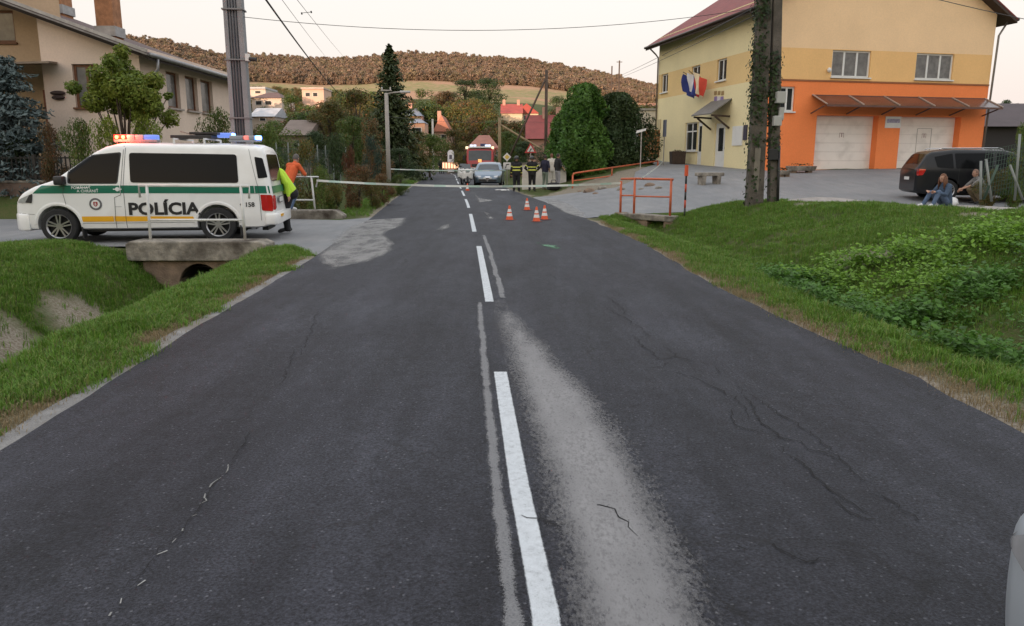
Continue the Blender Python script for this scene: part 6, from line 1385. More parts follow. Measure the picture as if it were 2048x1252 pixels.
# fences
a = dp(1044, 384, 43.2); b = dp(1132, 384, 43.2); t = thing('garden_wall', 'pale plastered garden wall behind the firefighters and the men', 'wall', ((a.x + b.x) / 2, 43.2, h1((a.x + b.x) / 2, 43.2)))
MB().box((0, 0, .5), (b.x - a.x, .25, 1.5)).build('wall', mat('pale_plaster', (.60, .56, .50), .9, .12, 2, .3, 40, dirt=(.35, .30, .25), dirtamt=.6), t, bevel=.02); MB().box((0, 0, 1.28), (b.x - a.x + .1, .36, .08)).build('coping', CONC, t, bevel=.01)
IR = mat('iron_dark', (.018, .017, .016), .6, .2)
fx0, fx1, fy = -19.5, -9.4, 23.6; fz = h1(-14, 23.6)
t = thing('iron_fence', 'dark iron fence on a low brown wall left of the van', 'fence', (-14, fy, fz)); MB().box((-.45, 0, .12), (fx1 - fx0, .3, .55)).build('base_wall', mat('low_wall', (.17, .12, .095), .95, .25, 3, .6, 30), t, bevel=.02); MB().box((-.45, 0, .42), (fx1 - fx0, .36, .07)).build('wall_coping', CONC, t, bevel=.01)
for z_ in (.55, 1.12): MB().box((-.45, 0, z_), (fx1 - fx0, .04, .04)).build('rail', IR, t)
bar_me = MB().box((0, 0, 0), (.03, .03, .72)).mesh('picket')
k0 = None
for k in range(76):
    o = bpy.data.objects.new('picket', bar_me); C.objects.link(o); o.parent = t; o.location = (-5.4 + k * .135, 0, .82)
bar_me.materials.append(IR)
for k in range(5): MB().box((-5.4 + k * 2.5, 0, .75), (.09, .09, .95)).build('post', IR, t)
t = thing('mesh_fence', 'green wire mesh fence behind the brown shrubs on the left', 'fence', (-9.5, 29, h1(-9.5, 29))); FG = mat('fence_green', (.05, .09, .065), .6, .1); FP = mat('fence_post', (.24, .26, .25), .6, .1)
A1, A2 = Vector((-8.6, 24.0, 0)), Vector((-8.9, 42, 0)); O_ = Vector(t.location)
for k in range(12):
    p = A1.lerp(A2, k / 11); p.z = .3; MB().cyl(p - O_ * 1.0 + Vector((0, 0, O_.z)) - Vector((0, 0, O_.z)) + Vector((0, 0, 0)), p - O_ + Vector((0, 0, 2.0)), .03).build('post', FP, t)
m = MB()
for k in range(14): m.bar(A1 - O_ + Vector((0, 0, .45 + k * .125)), A2 - O_ + Vector((0, 0, .45 + k * .125)), .008, .008)
for k in range(150): p = A1.lerp(A2, k / 149); m.bar(p - O_ + Vector((0, 0, .4)), p - O_ + Vector((0, 0, 2.1)), .008, .008)
m.build('wire_mesh', FG, t)
# right mesh fence by the seated people
t = thing('mesh_fence', 'green wire fence with leaning posts at the right edge', 'fence', (14.6, 23.4, h1(14.6, 23.4))); O_ = Vector(t.location); Pp = []
for (xb, yb, xt, yt) in ((1962, 392, 1962, 322), (1984, 396, 1972, 318), (1968, 392, 1996, 330), (2030, 394, 2040, 268), (2046, 392, 2020, 330)):
    p = dp(xb, yb, 23.2) - O_; q = dp(xt, yt, 23.2) - O_; MB().cyl(p - Vector((0, 0, .1)), q, .035).build('post', FP if xb != 1968 else FG, t, smooth=True)
m = MB(); a = dp(1962, 390, 23.2) - O_; b = dp(2120, 390, 23.2) - O_
for k in range(11): m.bar(a + Vector((0, 0, .05 + k * .125)), b + Vector((0, 0, .05 + k * .125 + .5)), .009, .009)
for k in range(30): p = a.lerp(b, k / 29); m.bar(p, p + Vector((0, 0, 1.3 + .5 * k / 29)), .009, .009)
m.build('wire_mesh', FG, t)
# board fence and white shed corner left of the town hall
t = thing('board_fence', 'orange-brown board fence beside the yellow wall', 'fence', dp(1297, 312, 49.5)); WB_ = mat('fence_wood', (.30, .13, .045), .8, .2, 5, .4, 25)
for k in range(7): MB().box((-.55 + k * .19, 0, .75), (.17, .04, 1.7)).build('board', WB_, t)
for z_ in (.3, 1.25): MB().box((0, .04, z_), (1.4, .04, .09)).build('rail', WB_, t)
t = thing('white_shed', 'small white shed corner above the board fence', 'shed', (dp(1297, 268, 52).x, 53, h1(8.5, 53))); MB().box((0, 0, 1.6), (1.3, 2, 3.2)).build('wall', mat('shed_white', (.62, .58, .52), .8, .06), t); MB().box((0, 0, 3.28), (1.5, 2.2, .12)).build('roof', mat('shed_roof', (.35, .34, .33), .7, .1), t)
# wayside shrine and lit barrier at the bend
p = dp(902, 338, 92); t = thing('wayside_shrine', 'white round-topped wayside shrine at the bend', 'shrine', (p.x, 92, 0)); hS = dp(902, 300, 92).z
ar = [(-.36, 0), (.36, 0), (.36, hS - .36)] + [(.36 * math.cos(R(a)), hS - .36 + .36 * math.sin(R(a))) for a in range(15, 180, 15)] + [(-.36, hS - .36)]
MB().prism(ar, -.25, .25, 'y').build('body', mat('shrine_white', (.72, .70, .72), .8, .06), t, bevel=.02); MB().prism([(x * .45, hS * .62 + (z - 0) * .18) for x, z in ar], -.27, -.24, 'y').build('niche', mat('niche_dark', (.12, .11, .14), .8, .1), t); MB().box((0, 0, .12), (.95, .7, .25)).build('plinth', CONC, t)
p = dp(901, 337, 90); t = thing('warning_barrier', 'low warning barrier at the bend with headlight glow put into its orange-white bars', 'barrier', (p.x, 90, 0)); wB = 1.9
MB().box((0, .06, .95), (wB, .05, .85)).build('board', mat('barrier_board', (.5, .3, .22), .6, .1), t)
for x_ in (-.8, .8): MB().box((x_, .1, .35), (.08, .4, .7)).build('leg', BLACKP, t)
for k in range(6): MB().box((-.8 + k * .32, 0, .97), (.2, .08, .62)).build('lamp', mat('barrier_glow', (.8, .5, .3), .4, 0, emit=(1, .58, .34), estr=.75), t, bevel=.03)  # bars, not lamps: headlight glow on the barrier put in as emission
# wires
WR = mat('wire_black', (.03, .03, .032), .6, 0)
def wire(label, a, b, sag, r=.008):
    a = Vector(a); b = Vector(b); P = []
    for i in range(25): k = i / 24; p = a.lerp(b, k); p.z -= 4 * sag * k * (1 - k); P.append(p)
    o = MB().tube(P, r, 5).build('overhead_wire', WR, None, smooth=True); setp(o, label, 'wire', 'overhead wires')
wire('thin wire sagging across the road between the two near poles', dp(487, 34, 18.5), dp(1536, 12, Yp), .42, .007)
wire('thick dark cable running down from the upper left behind the lamp pole', dp(528, -6, 14), dp(690, 195, 60), .25, .018)
wire('fine wire right of the thick dark cable', dp(560, -6, 20), dp(668, 130, 90), .15, .007); wire('faint wire ending above the hill right of the cable', dp(590, -6, 20), dp(700, 125, 110), .15, .007)
wire('upper of the two cables from the ivy pole to the distant poles', dp(1528, 5, Yp), dp(1238, 152, 139.5), .1, .016); wire('lower of the two cables from the ivy pole to the distant poles', dp(1528, 22, Yp), dp(1224, 160, 139.5), .2, .012)
wire('cable crossing the gable of the town hall at the upper right', dp(1545, -90, Yp), dp(2120, 52, 30), .1, .012)
wire('wire from the lamp pole over to the light wooden pole', dp(776, 233, 38), dp(998, 243, 62), .15, .008)
wire('wire between the light wooden pole and the right hedge', dp(998, 240, 62), dp(1150, 244, 70), .1, .008)
o = MB().bar(dp(603, 26, 22), dp(623, 24, 22), .012, .012); o.cyl(dp(603, 25, 22), dp(604, 29, 22), .02).cyl(dp(622, 22, 22), dp(623, 26, 22), .02); o = o.build('wire_spreader', WR, None); setp(o, 'small spreader bar hanging on the fine wires in the sky', 'spreader')
# ---------------------------------------------------------------- people: one continuous remeshed body each
SKIN = mat('skin', (.42, .24, .17), .6, .08, 8)
HAIRD = mat('dark_hair', (.03, .022, .018), .8, .2, 30); HAIRB = mat('brown_hair', (.14, .06, .03), .75, .25, 30); HAIRG = mat('greying_hair', (.10, .09, .085), .8, .2, 30)
def person(label, loc, rotz, J=None, top=None, trousers=None, sleeve='long', legs='long', shoe=None, hair=HAIRD, hairlong=False, helmet=None, bands=None, voxel=.0095, scale=1.0, hand_dir=None, bulk=1.0):
    t = thing('person', label, 'person', loc, rotz); t.scale = (scale,) * 3
    D = dict(pel=(0, 0, .95), che=(0, 0, 1.33), nec=(0, .01, 1.49), hea=(0, -.02, 1.645), shl=(.19, 0, 1.43), ell=(.25, .03, 1.14), wrl=(.25, -.05, .89), shr=(-.19, 0, 1.43), elr=(-.25, .03, 1.14), wrr=(-.25, -.05, .89),
             hil=(.09, 0, .92), knl=(.10, -.02, .50), anl=(.11, .02, .09), tol=(.13, -.15, .045), hir=(-.09, 0, .92), knr=(-.10, -.02, .50), anr=(-.11, .02, .09), tor=(-.13, -.15, .045), face=(0, -1, 0))
    D.update(J or {}); D = {k: Vector(v) for k, v in D.items()}
    mats = [top, trousers, SKIN, shoe or BLACKP] + ([bands] if bands else []); TOP, TRO, SK, SH, BD = 0, 1, 2, 3, 4
    mb = MB(); segs = []
    def cap(a, b, r0, r1, mi, bd=()):
        a = Vector(a); b = Vector(b); d = b - a; l = max(d.length, 1e-4); u = d / l; P = []; rr = []
        for k in range(4): s = math.cos(k / 4 * math.pi / 2); P.append(a - u * r0 * s); rr.append(max(.002, r0 * math.sin(k / 4 * math.pi / 2)))
        for k in range(5): P.append(a.lerp(b, k / 4)); rr.append(r0 + (r1 - r0) * k / 4)
        for k in range(1, 5): s = math.sin(k / 4 * math.pi / 2); P.append(b + u * r1 * s); rr.append(max(.002, r1 * math.cos(k / 4 * math.pi / 2)))
        mb.tube(P, rr, 12); segs.append((a, b, (r0 + r1) / 2, mi, bd))
    up = (D['nec'] - D['pel']).normalized(); sx = (D['shl'] - D['shr']).normalized(); hx = (D['hil'] - D['hir']).normalized(); B = bulk
    tb = ((.30, .46), (.70, .84)) if bands else ()
    for s in (-1, 1): cap(D['pel'] + hx * .065 * s, D['che'] + sx * .075 * s, .118 * B, .118 * B, TOP, tb)
    cap(D['pel'] - up * .06 + hx * .06, D['pel'] - up * .06 - hx * .06, .115 * B, .115 * B, TRO)
    cap(D['shl'] - sx * .03, D['shr'] + sx * .03, .078, .078, TOP); cap(D['che'], D['nec'] - up * .03, .12, .07, TOP); cap(D['nec'] - up * .02, D['hea'], .056, .054, SK)
    f = D['face'].normalized(); hu = (D['hea'] - D['nec']).normalized(); hu = (hu * .6 + Vector((0, 0, .4))).normalized(); rt = f.cross(hu).normalized(); f2 = hu.cross(rt).normalized()
    M3 = Matrix((rt, f2 * -1, hu)).transposed()
    def ell(c, r, mi, q=M3):
        n0 = len(mb.v); mb.ell((0, 0, 0), r, 14)
        for i in range(n0, len(mb.v)): mb.v[i] = tuple(q @ Vector(mb.v[i]) + c)
        segs.append((c, c, max(r) * .9, mi, ()))
    H = D['hea']; fw = M3 @ Vector((0, -1, 0))
    ell(H, (.077, .094, .118), SK); ell(H + fw * .035 - hu * .06, (.055, .06, .06), SK); ell(H + fw * .098 - hu * .015, (.014, .022, .024), SK)
    for s in (-1, 1): ell(H + rt * s * .078 - hu * .01, (.012, .02, .032), SK)
    ub, fb_ = ((.45, .62),) if bands else (), ((.55, .75),) if bands else ()
    for s in 'lr':
        cap(D['sh' + s], D['el' + s], .060 * B, .050 * B, TOP, ub)
        cap(D['el' + s], D['wr' + s], .047 * B if sleeve == 'long' else .041, .036 * B if sleeve == 'long' else .029, TOP if sleeve == 'long' else SK, fb_)
        d = (D['wr' + s] - D['el' + s]).normalized(); side = d.cross(Vector((0, 1, .3))).normalized(); nn = d.cross(side).normalized(); w0 = D['wr' + s]
        cap(w0 + d * .02, w0 + d * .075, .030, .034, SK)
        for i, (o, ln) in enumerate(((-.030, .060), (-.010, .072), (.010, .068), (.030, .054))):
            b0 = w0 + d * .088 + side * o; b1 = b0 + d * ln * .55 + nn * .008 + side * o * .25; b2 = b1 + d * ln * .35 + nn * .024; cap(b0, b1, .0105, .0098, SK); cap(b1, b2, .0098, .0085, SK)
        b0 = w0 + d * .045 + side * .034; b1 = b0 + side * .028 + d * .028 + nn * .012; cap(b0, b1, .0125, .0115, SK); cap(b1, b1 + d * .03 + nn * .012, .0112, .0095, SK)
        cap(D['hi' + s], D['kn' + s], .092 * B, .068 * B, TRO, ())
        if legs == 'short': cap(D['kn' + s], D['an' + s], .055, .038, SK)
        else: cap(D['kn' + s], D['an' + s], .066 * B, .050 * B, TRO, ((.42, .60),) if bands else ())
        cap(D['an' + s], D['to' + s], .044, .038, SH); cap(D['an' + s] - Vector((0, 0, .01)), D['an' + s] + (D['an' + s] - D['to' + s]).normalized() * .05 - Vector((0, 0, .035)), .042, .040, SH)
    me = mb.mesh('body'); o = bpy.data.objects.new('tmp', me); C.objects.link(o)
    r = o.modifiers.new('r', 'REMESH'); r.mode = 'VOXEL'; r.voxel_size = voxel; s = o.modifiers.new('s', 'SMOOTH'); s.factor = .5; s.iterations = 2
    dg = bpy.context.evaluated_depsgraph_get(); dg.update(); me2 = bpy.data.meshes.new_from_object(o.evaluated_get(dg)); bpy.data.objects.remove(o); me2.name = 'body'
    me2.materials.clear(); n = len(me2.polygons); ctr = np.empty(n * 3); me2.polygons.foreach_get('center', ctr); ctr = ctr.reshape(-1, 3); best = np.full(n, 1e9); mi = np.zeros(n, np.int32)
    for a, b, rad, m_, bd in segs:
        a = np.array(a); b = np.array(b); d = b - a; L2 = d @ d + 1e-9; tt = np.clip((ctr - a) @ d / L2, 0, 1); dist = np.linalg.norm(ctr - a - tt[:, None] * d, axis=1) - rad
        k = dist < best; best = np.where(k, dist, best); mm = np.full(n, m_)
        for lo, hi in bd: mm = np.where((tt > lo) & (tt < hi), BD, mm)
        mi = np.where(k, mm, mi)
    me2.polygons.foreach_set('material_index', mi.astype(np.int32)); me2.shade_smooth(); obj('body', me2, mats, t)
    for s in (-1, 1):
        e = MB(); e.ell(H + fw * .088 + rt * s * .032 + hu * .012, (.011, .011, .009)); e.build('eye', mat('eye_dark', (.03, .025, .02), .3, 0), t, smooth=True)
    m = MB(); m.ell((0, 0, 0), (.034, .01, .008), 10); m.v = [tuple(M3 @ Vector(v) + H + fw * .088 - hu * .062) for v in m.v]; m.build('mouth', mat('lips', (.30, .12, .10), .6, 0), t, smooth=True)
    def shell(name, m_, r, off, cut):
        bm = bmesh.new(); bmesh.ops.create_uvsphere(bm, u_segments=20, v_segments=14, radius=1)
        bmesh.ops.delete(bm, geom=[v for v in bm.verts if cut(v.co)], context='VERTS')
        for v in bm.verts: v.co = Vector((v.co.x * r[0], v.co.y * r[1], v.co.z * r[2])) * (1 + .04 * mnoise.noise(v.co * 6))
        for v in bm.verts: v.co = M3 @ v.co + off
        q = bpy.data.meshes.new(name); bm.to_mesh(q); bm.free(); q.shade_smooth(); return obj(name, q, m_, t)
    if helmet:
        shell('helmet', helmet, (.125, .15, .135), H + hu * .03, lambda c: c.z < -.25)
        br = MB().lathe([(.12, 0), (.165, -.012), (.165, -.02), (.12, -.01)], (0, 0, 0), 20, cap=False); br.v = [tuple(M3 @ Vector((v[0], v[1] * 1.15, v[2])) + H + hu * .0) for v in br.v]; br.build('helmet_brim', helmet, t)
    else: shell('hair', hair, (.086, .104, .127), H + hu * .006 - fw * .006, lambda c: (c.y < -.35 and c.z < .45) or c.z < -.55)
    if hairlong:
        m = MB(); base = H - fw * .05
        for k in range(22):
            a = R(-110 + 220 * k / 21); d0 = (M3 @ Vector((math.sin(a) * .085, math.cos(a) * .10, .0))); p0 = H + d0 + hu * .03; p1 = p0 - Vector((0, 0, .14)) + d0 * .15; p2 = p1 - Vector((0, 0, .17 + .04 * math.sin(k * 2.3))) + d0 * .1
            m.tube([p0, p1, p2], [.022, .024, .010], 6)
        m.build('long_hair', hair, t, smooth=True)
    return t
JEAN = mat('denim', (.075, .115, .19), .9, .2, 12, .4, 90); ORS = mat('orange_shirt', (.62, .115, .035), .9, .1, 6, .3, 40); HV = mat('hi_vis_yellow', (.52, .78, .05), .8, .08, 6, .3, 40); NAVY = mat('navy_cloth', (.018, .018, .04), .9, .15, 8); BLKC = mat('black_cloth', (.014, .014, .016), .9, .2, 8, .3, 40)
GRN = mat('green_grey_cloth', (.16, .20, .16), .9, .1, 8); GRYT = mat('grey_cloth', (.27, .27, .29), .9, .1, 8); PALEC = mat('pale_cloth', (.58, .54, .48), .9, .1, 6); WSH = mat('white_shoe', (.68, .68, .68), .6, .05); HVB = mat('reflective_band', (.60, .62, .12), .5, .1); GREYT = mat('grey_tee', (.20, .195, .19), .9, .12, 8)
OLV = mat('khaki_cloth', (.16, .12, .07), .9, .15, 8)
# man in orange leaning on the far rail, one foot up
p = dp(583, 425, 21.72)
person('man in orange shirt and jeans leaning forward on the far white rail', (p.x + .02, 21.72, .25), R(150), dict(pel=(0, .10, .80), che=(0, -.10, 1.14), nec=(.0, -.20, 1.30), hea=(.02, -.28, 1.43), shl=(.20, -.14, 1.24), ell=(.32, -.24, 1.00), wrl=(.20, -.42, .98), shr=(-.20, -.14, 1.24), elr=(-.30, -.26, 1.00), wrr=(-.14, -.44, .98), hil=(.09, .09, .78), knl=(.20, -.20, .46), anl=(.16, .02, .09), tol=(.2, -.15, .045), hir=(-.09, .09, .78), knr=(-.13, -.04, .43), anr=(-.12, .16, .09), tor=(-.14, .0, .045), face=(.1, -1, -.3)), ORS, JEAN, shoe=WSH, hair=HAIRG, sleeve='short')
# colleague in hi-vis jacket bending behind the van tailgate
p = gp(556, 470)
person('person in yellow high-visibility jacket bending at the back of the police van', (p.x + .10, 17.5, .02), R(-80), dict(pel=(0, .12, .93), che=(0, -.10, 1.30), nec=(0, -.26, 1.43), hea=(.0, -.42, 1.48), shl=(.20, -.12, 1.40), ell=(.27, .06, 1.12), wrl=(.24, .10, .86), shr=(-.20, -.14, 1.38), elr=(-.26, -.36, 1.02), wrr=(-.2, -.5, .84), hil=(.09, .10, .90), hir=(-.09, .10, .90), face=(0, -1, -.4)), HV, BLKC, sleeve='long', bulk=1.22)
# two firefighters seen from behind
for lab, px_, yw, jj in (('left one of two firefighters in black coats with yellow bands', 1033, 39.7, {}), ('right one of two firefighters in black coats with yellow bands', 1064, 40.3, dict(ell=(.36, .02, 1.18), wrl=(.22, -.14, 1.04), elr=(-.36, .02, 1.18), wrr=(-.22, -.14, 1.04)))):
    p = dp(px_, 384, yw); person(lab, (p.x, yw, .03), R(176), dict(jj, anl=(.13, .02, .09), anr=(-.13, .02, .09), tol=(.15, -.15, .045), tor=(-.15, -.15, .045)), BLKC, BLKC, helmet=mat('helmet_black', (.02, .02, .02), .3, .05), bands=HVB, bulk=1.25, voxel=.011)
p = dp(1090, 384, 40.2); person('man in navy shirt and green-grey trousers beside the firefighters', (p.x, 40.2, h1(p.x, 40.2) + .01), R(140), dict(elr=(-.30, .05, 1.17), wrr=(-.18, -.12, 1.0), ell=(.28, .02, 1.15), wrl=(.16, -.14, .98)), NAVY, GRN, sleeve='short', shoe=mat('brown_shoe', (.10, .06, .04), .7, .1), voxel=.011)
p = dp(1103, 383, 41.4); person('person in pale clothes half hidden between two men by the hedge', (p.x, 41.4, h1(p.x, 41.4) + .01), R(190), {}, PALEC, PALEC, hair=HAIRB, voxel=.012)
p = dp(1115, 386, 39.4); person('man in black shirt and light grey trousers at the end of the group', (p.x, 39.4, h1(p.x, 39.4) + .01), R(120), dict(elr=(-.29, -.02, 1.15), wrr=(-.2, -.2, 1.02)), BLKC, GRYT, sleeve='short', voxel=.011)
p = dp(1107, 385, 38.8); t = thing('sports_bag', 'black bag on the ground beside the man in grey trousers', 'bag', (p.x, 38.8, h1(p.x, 38.8) + .01), R(20))
m = MB(); m.lathe([(.05, -.3), (.17, -.28), (.2, -.1), (.2, .1), (.17, .28), (.05, .3)], (0, 0, .2), 16, axis=(1, 0, 0)); m.build('bag_body', BLKC, t, smooth=40); MB().tube([(-.15, 0, .36), (-.1, 0, .52), (.1, 0, .52), (.15, 0, .36)], .018, 8).build('handle', BLACKP, t, smooth=True)
# seated woman and man by the black car
p = gh(1880, 414); 
person('woman with long brown hair in denim sitting on the kerb by the black car', (p.x + .05, p.y, p.z), R(-72), dict(pel=(0, .12, .13), che=(0, .04, .50), nec=(0, -.02, .66), hea=(0, -.06, .81), shl=(.18, .02, .59), ell=(.24, -.16, .36), wrl=(.12, -.38, .42), shr=(-.18, .02, .59), elr=(-.24, -.16, .36), wrr=(-.12, -.38, .42), hil=(.09, .10, .12), knl=(.13, -.30, .42), anl=(.14, -.48, .08), tol=(.16, -.64, .045), hir=(-.09, .10, .12), knr=(-.11, -.34, .40), anr=(-.12, -.56, .08), tor=(-.14, -.72, .045), face=(0, -1, -.1)), mat('denim_jacket', (.05, .08, .13), .9, .2, 10, .4, 80), JEAN, shoe=WSH, hair=HAIRB, hairlong=True, bulk=1.1)
p2 = gh(1944, 408)
person('man in grey shirt squatting beside the seated woman and reaching out', (p2.x + .1, p2.y - .1, p2.z), R(-95), dict(pel=(0, .20, .36), che=(0, -.02, .72), nec=(0, -.10, .86), hea=(0, -.15, 1.0), shl=(.20, -.06, .80), ell=(.24, -.30, .62), wrl=(.12, -.52, .52), shr=(-.20, -.06, .80), elr=(-.24, -.28, .58), wrr=(-.10, -.50, .46), hil=(.10, .18, .34), knl=(.18, -.22, .46), anl=(.15, .02, .09), tol=(.18, -.14, .045), hir=(-.10, .18, .34), knr=(-.18, -.22, .46), anr=(-.15, .02, .09), tor=(-.18, -.14, .045), face=(0, -1, -.1)), GREYT, OLV, sleeve='short', hair=mat('cropped_hair', (.20, .12, .09), .8, .1), bulk=1.1)
def bag(label, p, s, m_):
    bm = bmesh.new(); bmesh.ops.create_icosphere(bm, subdivisions=3, radius=s)
    for v in bm.verts: v.co *= 1 + .35 * mnoise.fractal(v.co * 5 / s * .3 + Vector((3, 1, 0)), 1, 2, 3); v.co.z = max(-.45 * s, v.co.z * .85)
    me = bpy.data.meshes.new('bag'); bm.to_mesh(me); bm.free(); me.shade_smooth(); setp(obj('plastic_bag', me, m_, None, p + Vector((0, 0, .45 * s))), label, 'bag')
bag('crumpled white plastic bag beside the seated woman', gh(1903, 412), .2, WSH); bag('small white bag lying on the grass below the mesh fence', gh(1962, 401), .16, PALEC)
p = dp(881, 337, 91); person('person in dark clothes standing at the bend left of the lit barrier', (p.x, 91, .02), R(30), {}, BLKC, BLKC, voxel=.018)
# ---------------------------------------------------------------- vegetation
BARK = mat('bark', (.07, .052, .04), .95, .3, 5, .8, 20)
def leaf_cards(P, N_, size, r, asp=.55, bend=.12):
    n = len(P); N_ = N_ / np.linalg.norm(N_, axis=1)[:, None]; a = r.normal(0, 1, (n, 3)); T = np.cross(N_, a); T /= np.linalg.norm(T, axis=1)[:, None]; B = np.cross(N_, T); s = (size * r.uniform(.6, 1.35, n))[:, None]
    V = np.stack([P - T * s * .5, P + B * s * asp * .5 - N_ * s * bend, P + T * s * .6, P - B * s * asp * .5 - N_ * s * bend], 1).reshape(-1, 3); return V, np.arange(4 * n).reshape(n, 4)
def crown_mesh(clumps, n, size, seed, squash=.85, inner=.45, upb=.35):
    r = np.random.default_rng(seed); c = np.array([q[:3] for q in clumps]); rad = np.array([q[3] for q in clumps]); k = r.choice(len(c), n, p=rad ** 2 / (rad ** 2).sum()); d = r.normal(0, 1, (n, 3)); d /= np.linalg.norm(d, axis=1)[:, None]
    rr = rad[k] * (inner + (1.08 - inner) * r.uniform(0, 1, n) ** .6); P = c[k] + d * rr[:, None] * np.array([1, 1, squash]); N_ = d + r.normal(0, .55, (n, 3)) + np.array([0, 0, upb]); V, F = leaf_cards(P, N_, size, r); return npmesh('crown', V, F)
def rand_clumps(H, Rw, z0, n, seed, rmin, rmax, shape=1.0):
    r = np.random.default_rng(seed); out = []
    for i in range(n):
        t = r.uniform(0, 1); z = z0 + (H - z0) * t; env = Rw * (math.sin(math.pi * min(1, (.12 + .85 * t) ** shape)) ** .7); a = r.uniform(0, 6.28); q = env * r.uniform(.25, .95); rd = r.uniform(rmin, rmax) * (1 - .35 * t); out.append((q * math.cos(a), q * math.sin(a), min(z, H - rd * .8), rd))
    return out
def trunk_mesh(clumps, r0, z0, seed, n=9):
    r = np.random.default_rng(seed); mb = MB(); top = max(c[2] for c in clumps) * .8; mb.tube([(0, 0, -.4), (.04, .02, z0 * .6), (.02, -.03, z0), (.0, .05, top)], [r0 * 1.25, r0, r0 * .85, r0 * .2], 8)
    for c in list(clumps)[:n]:
        zs = min(z0 + (c[2] - z0) * .35, top * .9); mb.tube([(0, 0, zs), (c[0] * .45, c[1] * .45, zs + (c[2] - zs) * .6), c[:3]], [r0 * .45, r0 * .28, r0 * .08], 6)
    return mb.mesh('trunk', True)
def spruce_mesh(H, Rb, levels, per, size, seed, droop=.35, z0=.06, expo=.85):
    r = np.random.default_rng(seed); P = []; N_ = []; tb = MB(); tb.tube([(0, 0, -.4), (0, 0, H * .98)], [Rb * .07, .02], 8)
    for i in range(levels):
        t = z0 + (1 - z0) * (i + r.uniform(0, .6)) / levels; L = Rb * (1 - t) ** expo * r.uniform(.7, 1.15) + .12
        for j in range(per):
            a = r.uniform(0, 6.28); l = L * r.uniform(.65, 1.1); m = max(4, int(l / size * 2.6)); d = np.array([math.cos(a), math.sin(a), 0]); s = np.array([-math.sin(a), math.cos(a), 0]); up = .25 * (t > .75)
            if i % 2 == 0 and j % 2 == 0: tb.tube([(0, 0, H * t), tuple(d * l * .9 + np.array([0, 0, H * t - droop * l * .8 + up * l]))], [.03 * (1 - t) + .008, .005], 5)
            for q in range(m):
                u = (q + r.uniform(0, 1)) / m; p = d * l * u + np.array([0, 0, H * t - droop * l * u ** 1.4 + up * l * u]) + s * r.normal(0, .10 * l * (1 - .5 * u)) + np.array([0, 0, r.normal(-.08, .07) * size * 3]); P.append(p); N_.append(d * r.normal(.3, .4) + s * r.normal(0, .7) + np.array([0, 0, .6]))
    V, F = leaf_cards(np.array(P), np.array(N_), size, r, .42); return npmesh('crown', V, F), tb.mesh('trunk', True)
def thuja_mesh(H, Rb, n, size, seed, lob=.22, expo=.6, base=.0):
    r = np.random.default_rng(seed); t = r.uniform(0, 1, n) ** 1.25; a = r.uniform(0, 6.28, n); env = Rb * (1 - t) ** expo * np.minimum(1, (t + .10) / .22) ** .5
    lobe = np.array([mnoise.fractal(Vector((math.cos(x) * 1.6, math.sin(x) * 1.6, y * H * .45 + seed)), 1, 2, 4) for x, y in zip(a, t)]); q = env * (1 + lob * 1.6 * lobe) * (1 - .45 * r.uniform(0, 1, n) ** 2.2); P = np.stack([q * np.cos(a), q * np.sin(a), base + t * H], 1)
    N_ = np.stack([np.cos(a), np.sin(a), r.normal(.1, .35, n)], 1) + r.normal(0, .5, (n, 3)); V, F = leaf_cards(P, N_, size, r, .5); tb = MB(); tb.tube([(0, 0, -.3), (0, 0, H * .8)], [Rb * .12, .03], 8); return npmesh('crown', V, F), tb.mesh('trunk', True)
LF = {
 'olive': leafmat('leaf_olive', (.135, .125, .032), (.09, .10, .026), .22, .3, .35, autumn=(.18, .09, .03), aamt=.18),
 'green': leafmat('leaf_green', (.07, .12, .024), (.11, .15, .032), .2, .3, .35, autumn=(.14, .10, .03), aamt=.08),
 'dark': leafmat('leaf_dark', (.035, .065, .022), (.055, .085, .026), .2, .2, .35),
 'brown': leafmat('leaf_brown', (.14, .085, .035), (.10, .085, .032), .2, .25, .5, autumn=(.20, .07, .03), aamt=.15),
 'bright': leafmat('leaf_bright', (.22, .26, .03), (.13, .20, .03), .1, .35, .9, autumn=(.20, .20, .04), aamt=.12),
 'spruce': leafmat('needle_spruce', (.035, .055, .02), (.06, .075, .025), .1, .15, .6), 'blue': leafmat('needle_blue', (.085, .12, .12), (.13, .17, .17), .1, .15, 1.5), 'thuja': leafmat('thuja_green', (.055, .14, .02), (.09, .18, .03), .1, .25, .8), 'thujad': leafmat('thuja_dark', (.035, .065, .024), (.055, .085, .03), .1, .2, .8), 'teal': leafmat('needle_teal', (.030, .060, .045), (.045, .075, .05), .1, .2, .8), 'red': leafmat('leaf_red', (.16, .045, .025), (.10, .06, .03), .1, .3, 2),
}
PRO = []
for s in range(4):
    cl = rand_clumps(8, 3.3, 1.7, 30, 100 + s, .75, 1.45, .9 + .1 * s); PRO.append((crown_mesh(cl, 6500, .21, 200 + s), trunk_mesh(cl, .17, 1.6, 300 + s)))
for s in range(2):
    cl = rand_clumps(3, 1.9, .35, 22, 400 + s, .45, .8); PRO.append((crown_mesh(cl, 5200, .115, 500 + s), trunk_mesh(cl, .07, .3, 600 + s)))
def crown_part(me, col, t):
    if not me.materials: me.materials.append(None)
    o = bpy.data.objects.new('crown', me); C.objects.link(o); o.parent = t; o.material_slots[0].link = 'OBJECT'; o.material_slots[0].material = LF[col]; return o
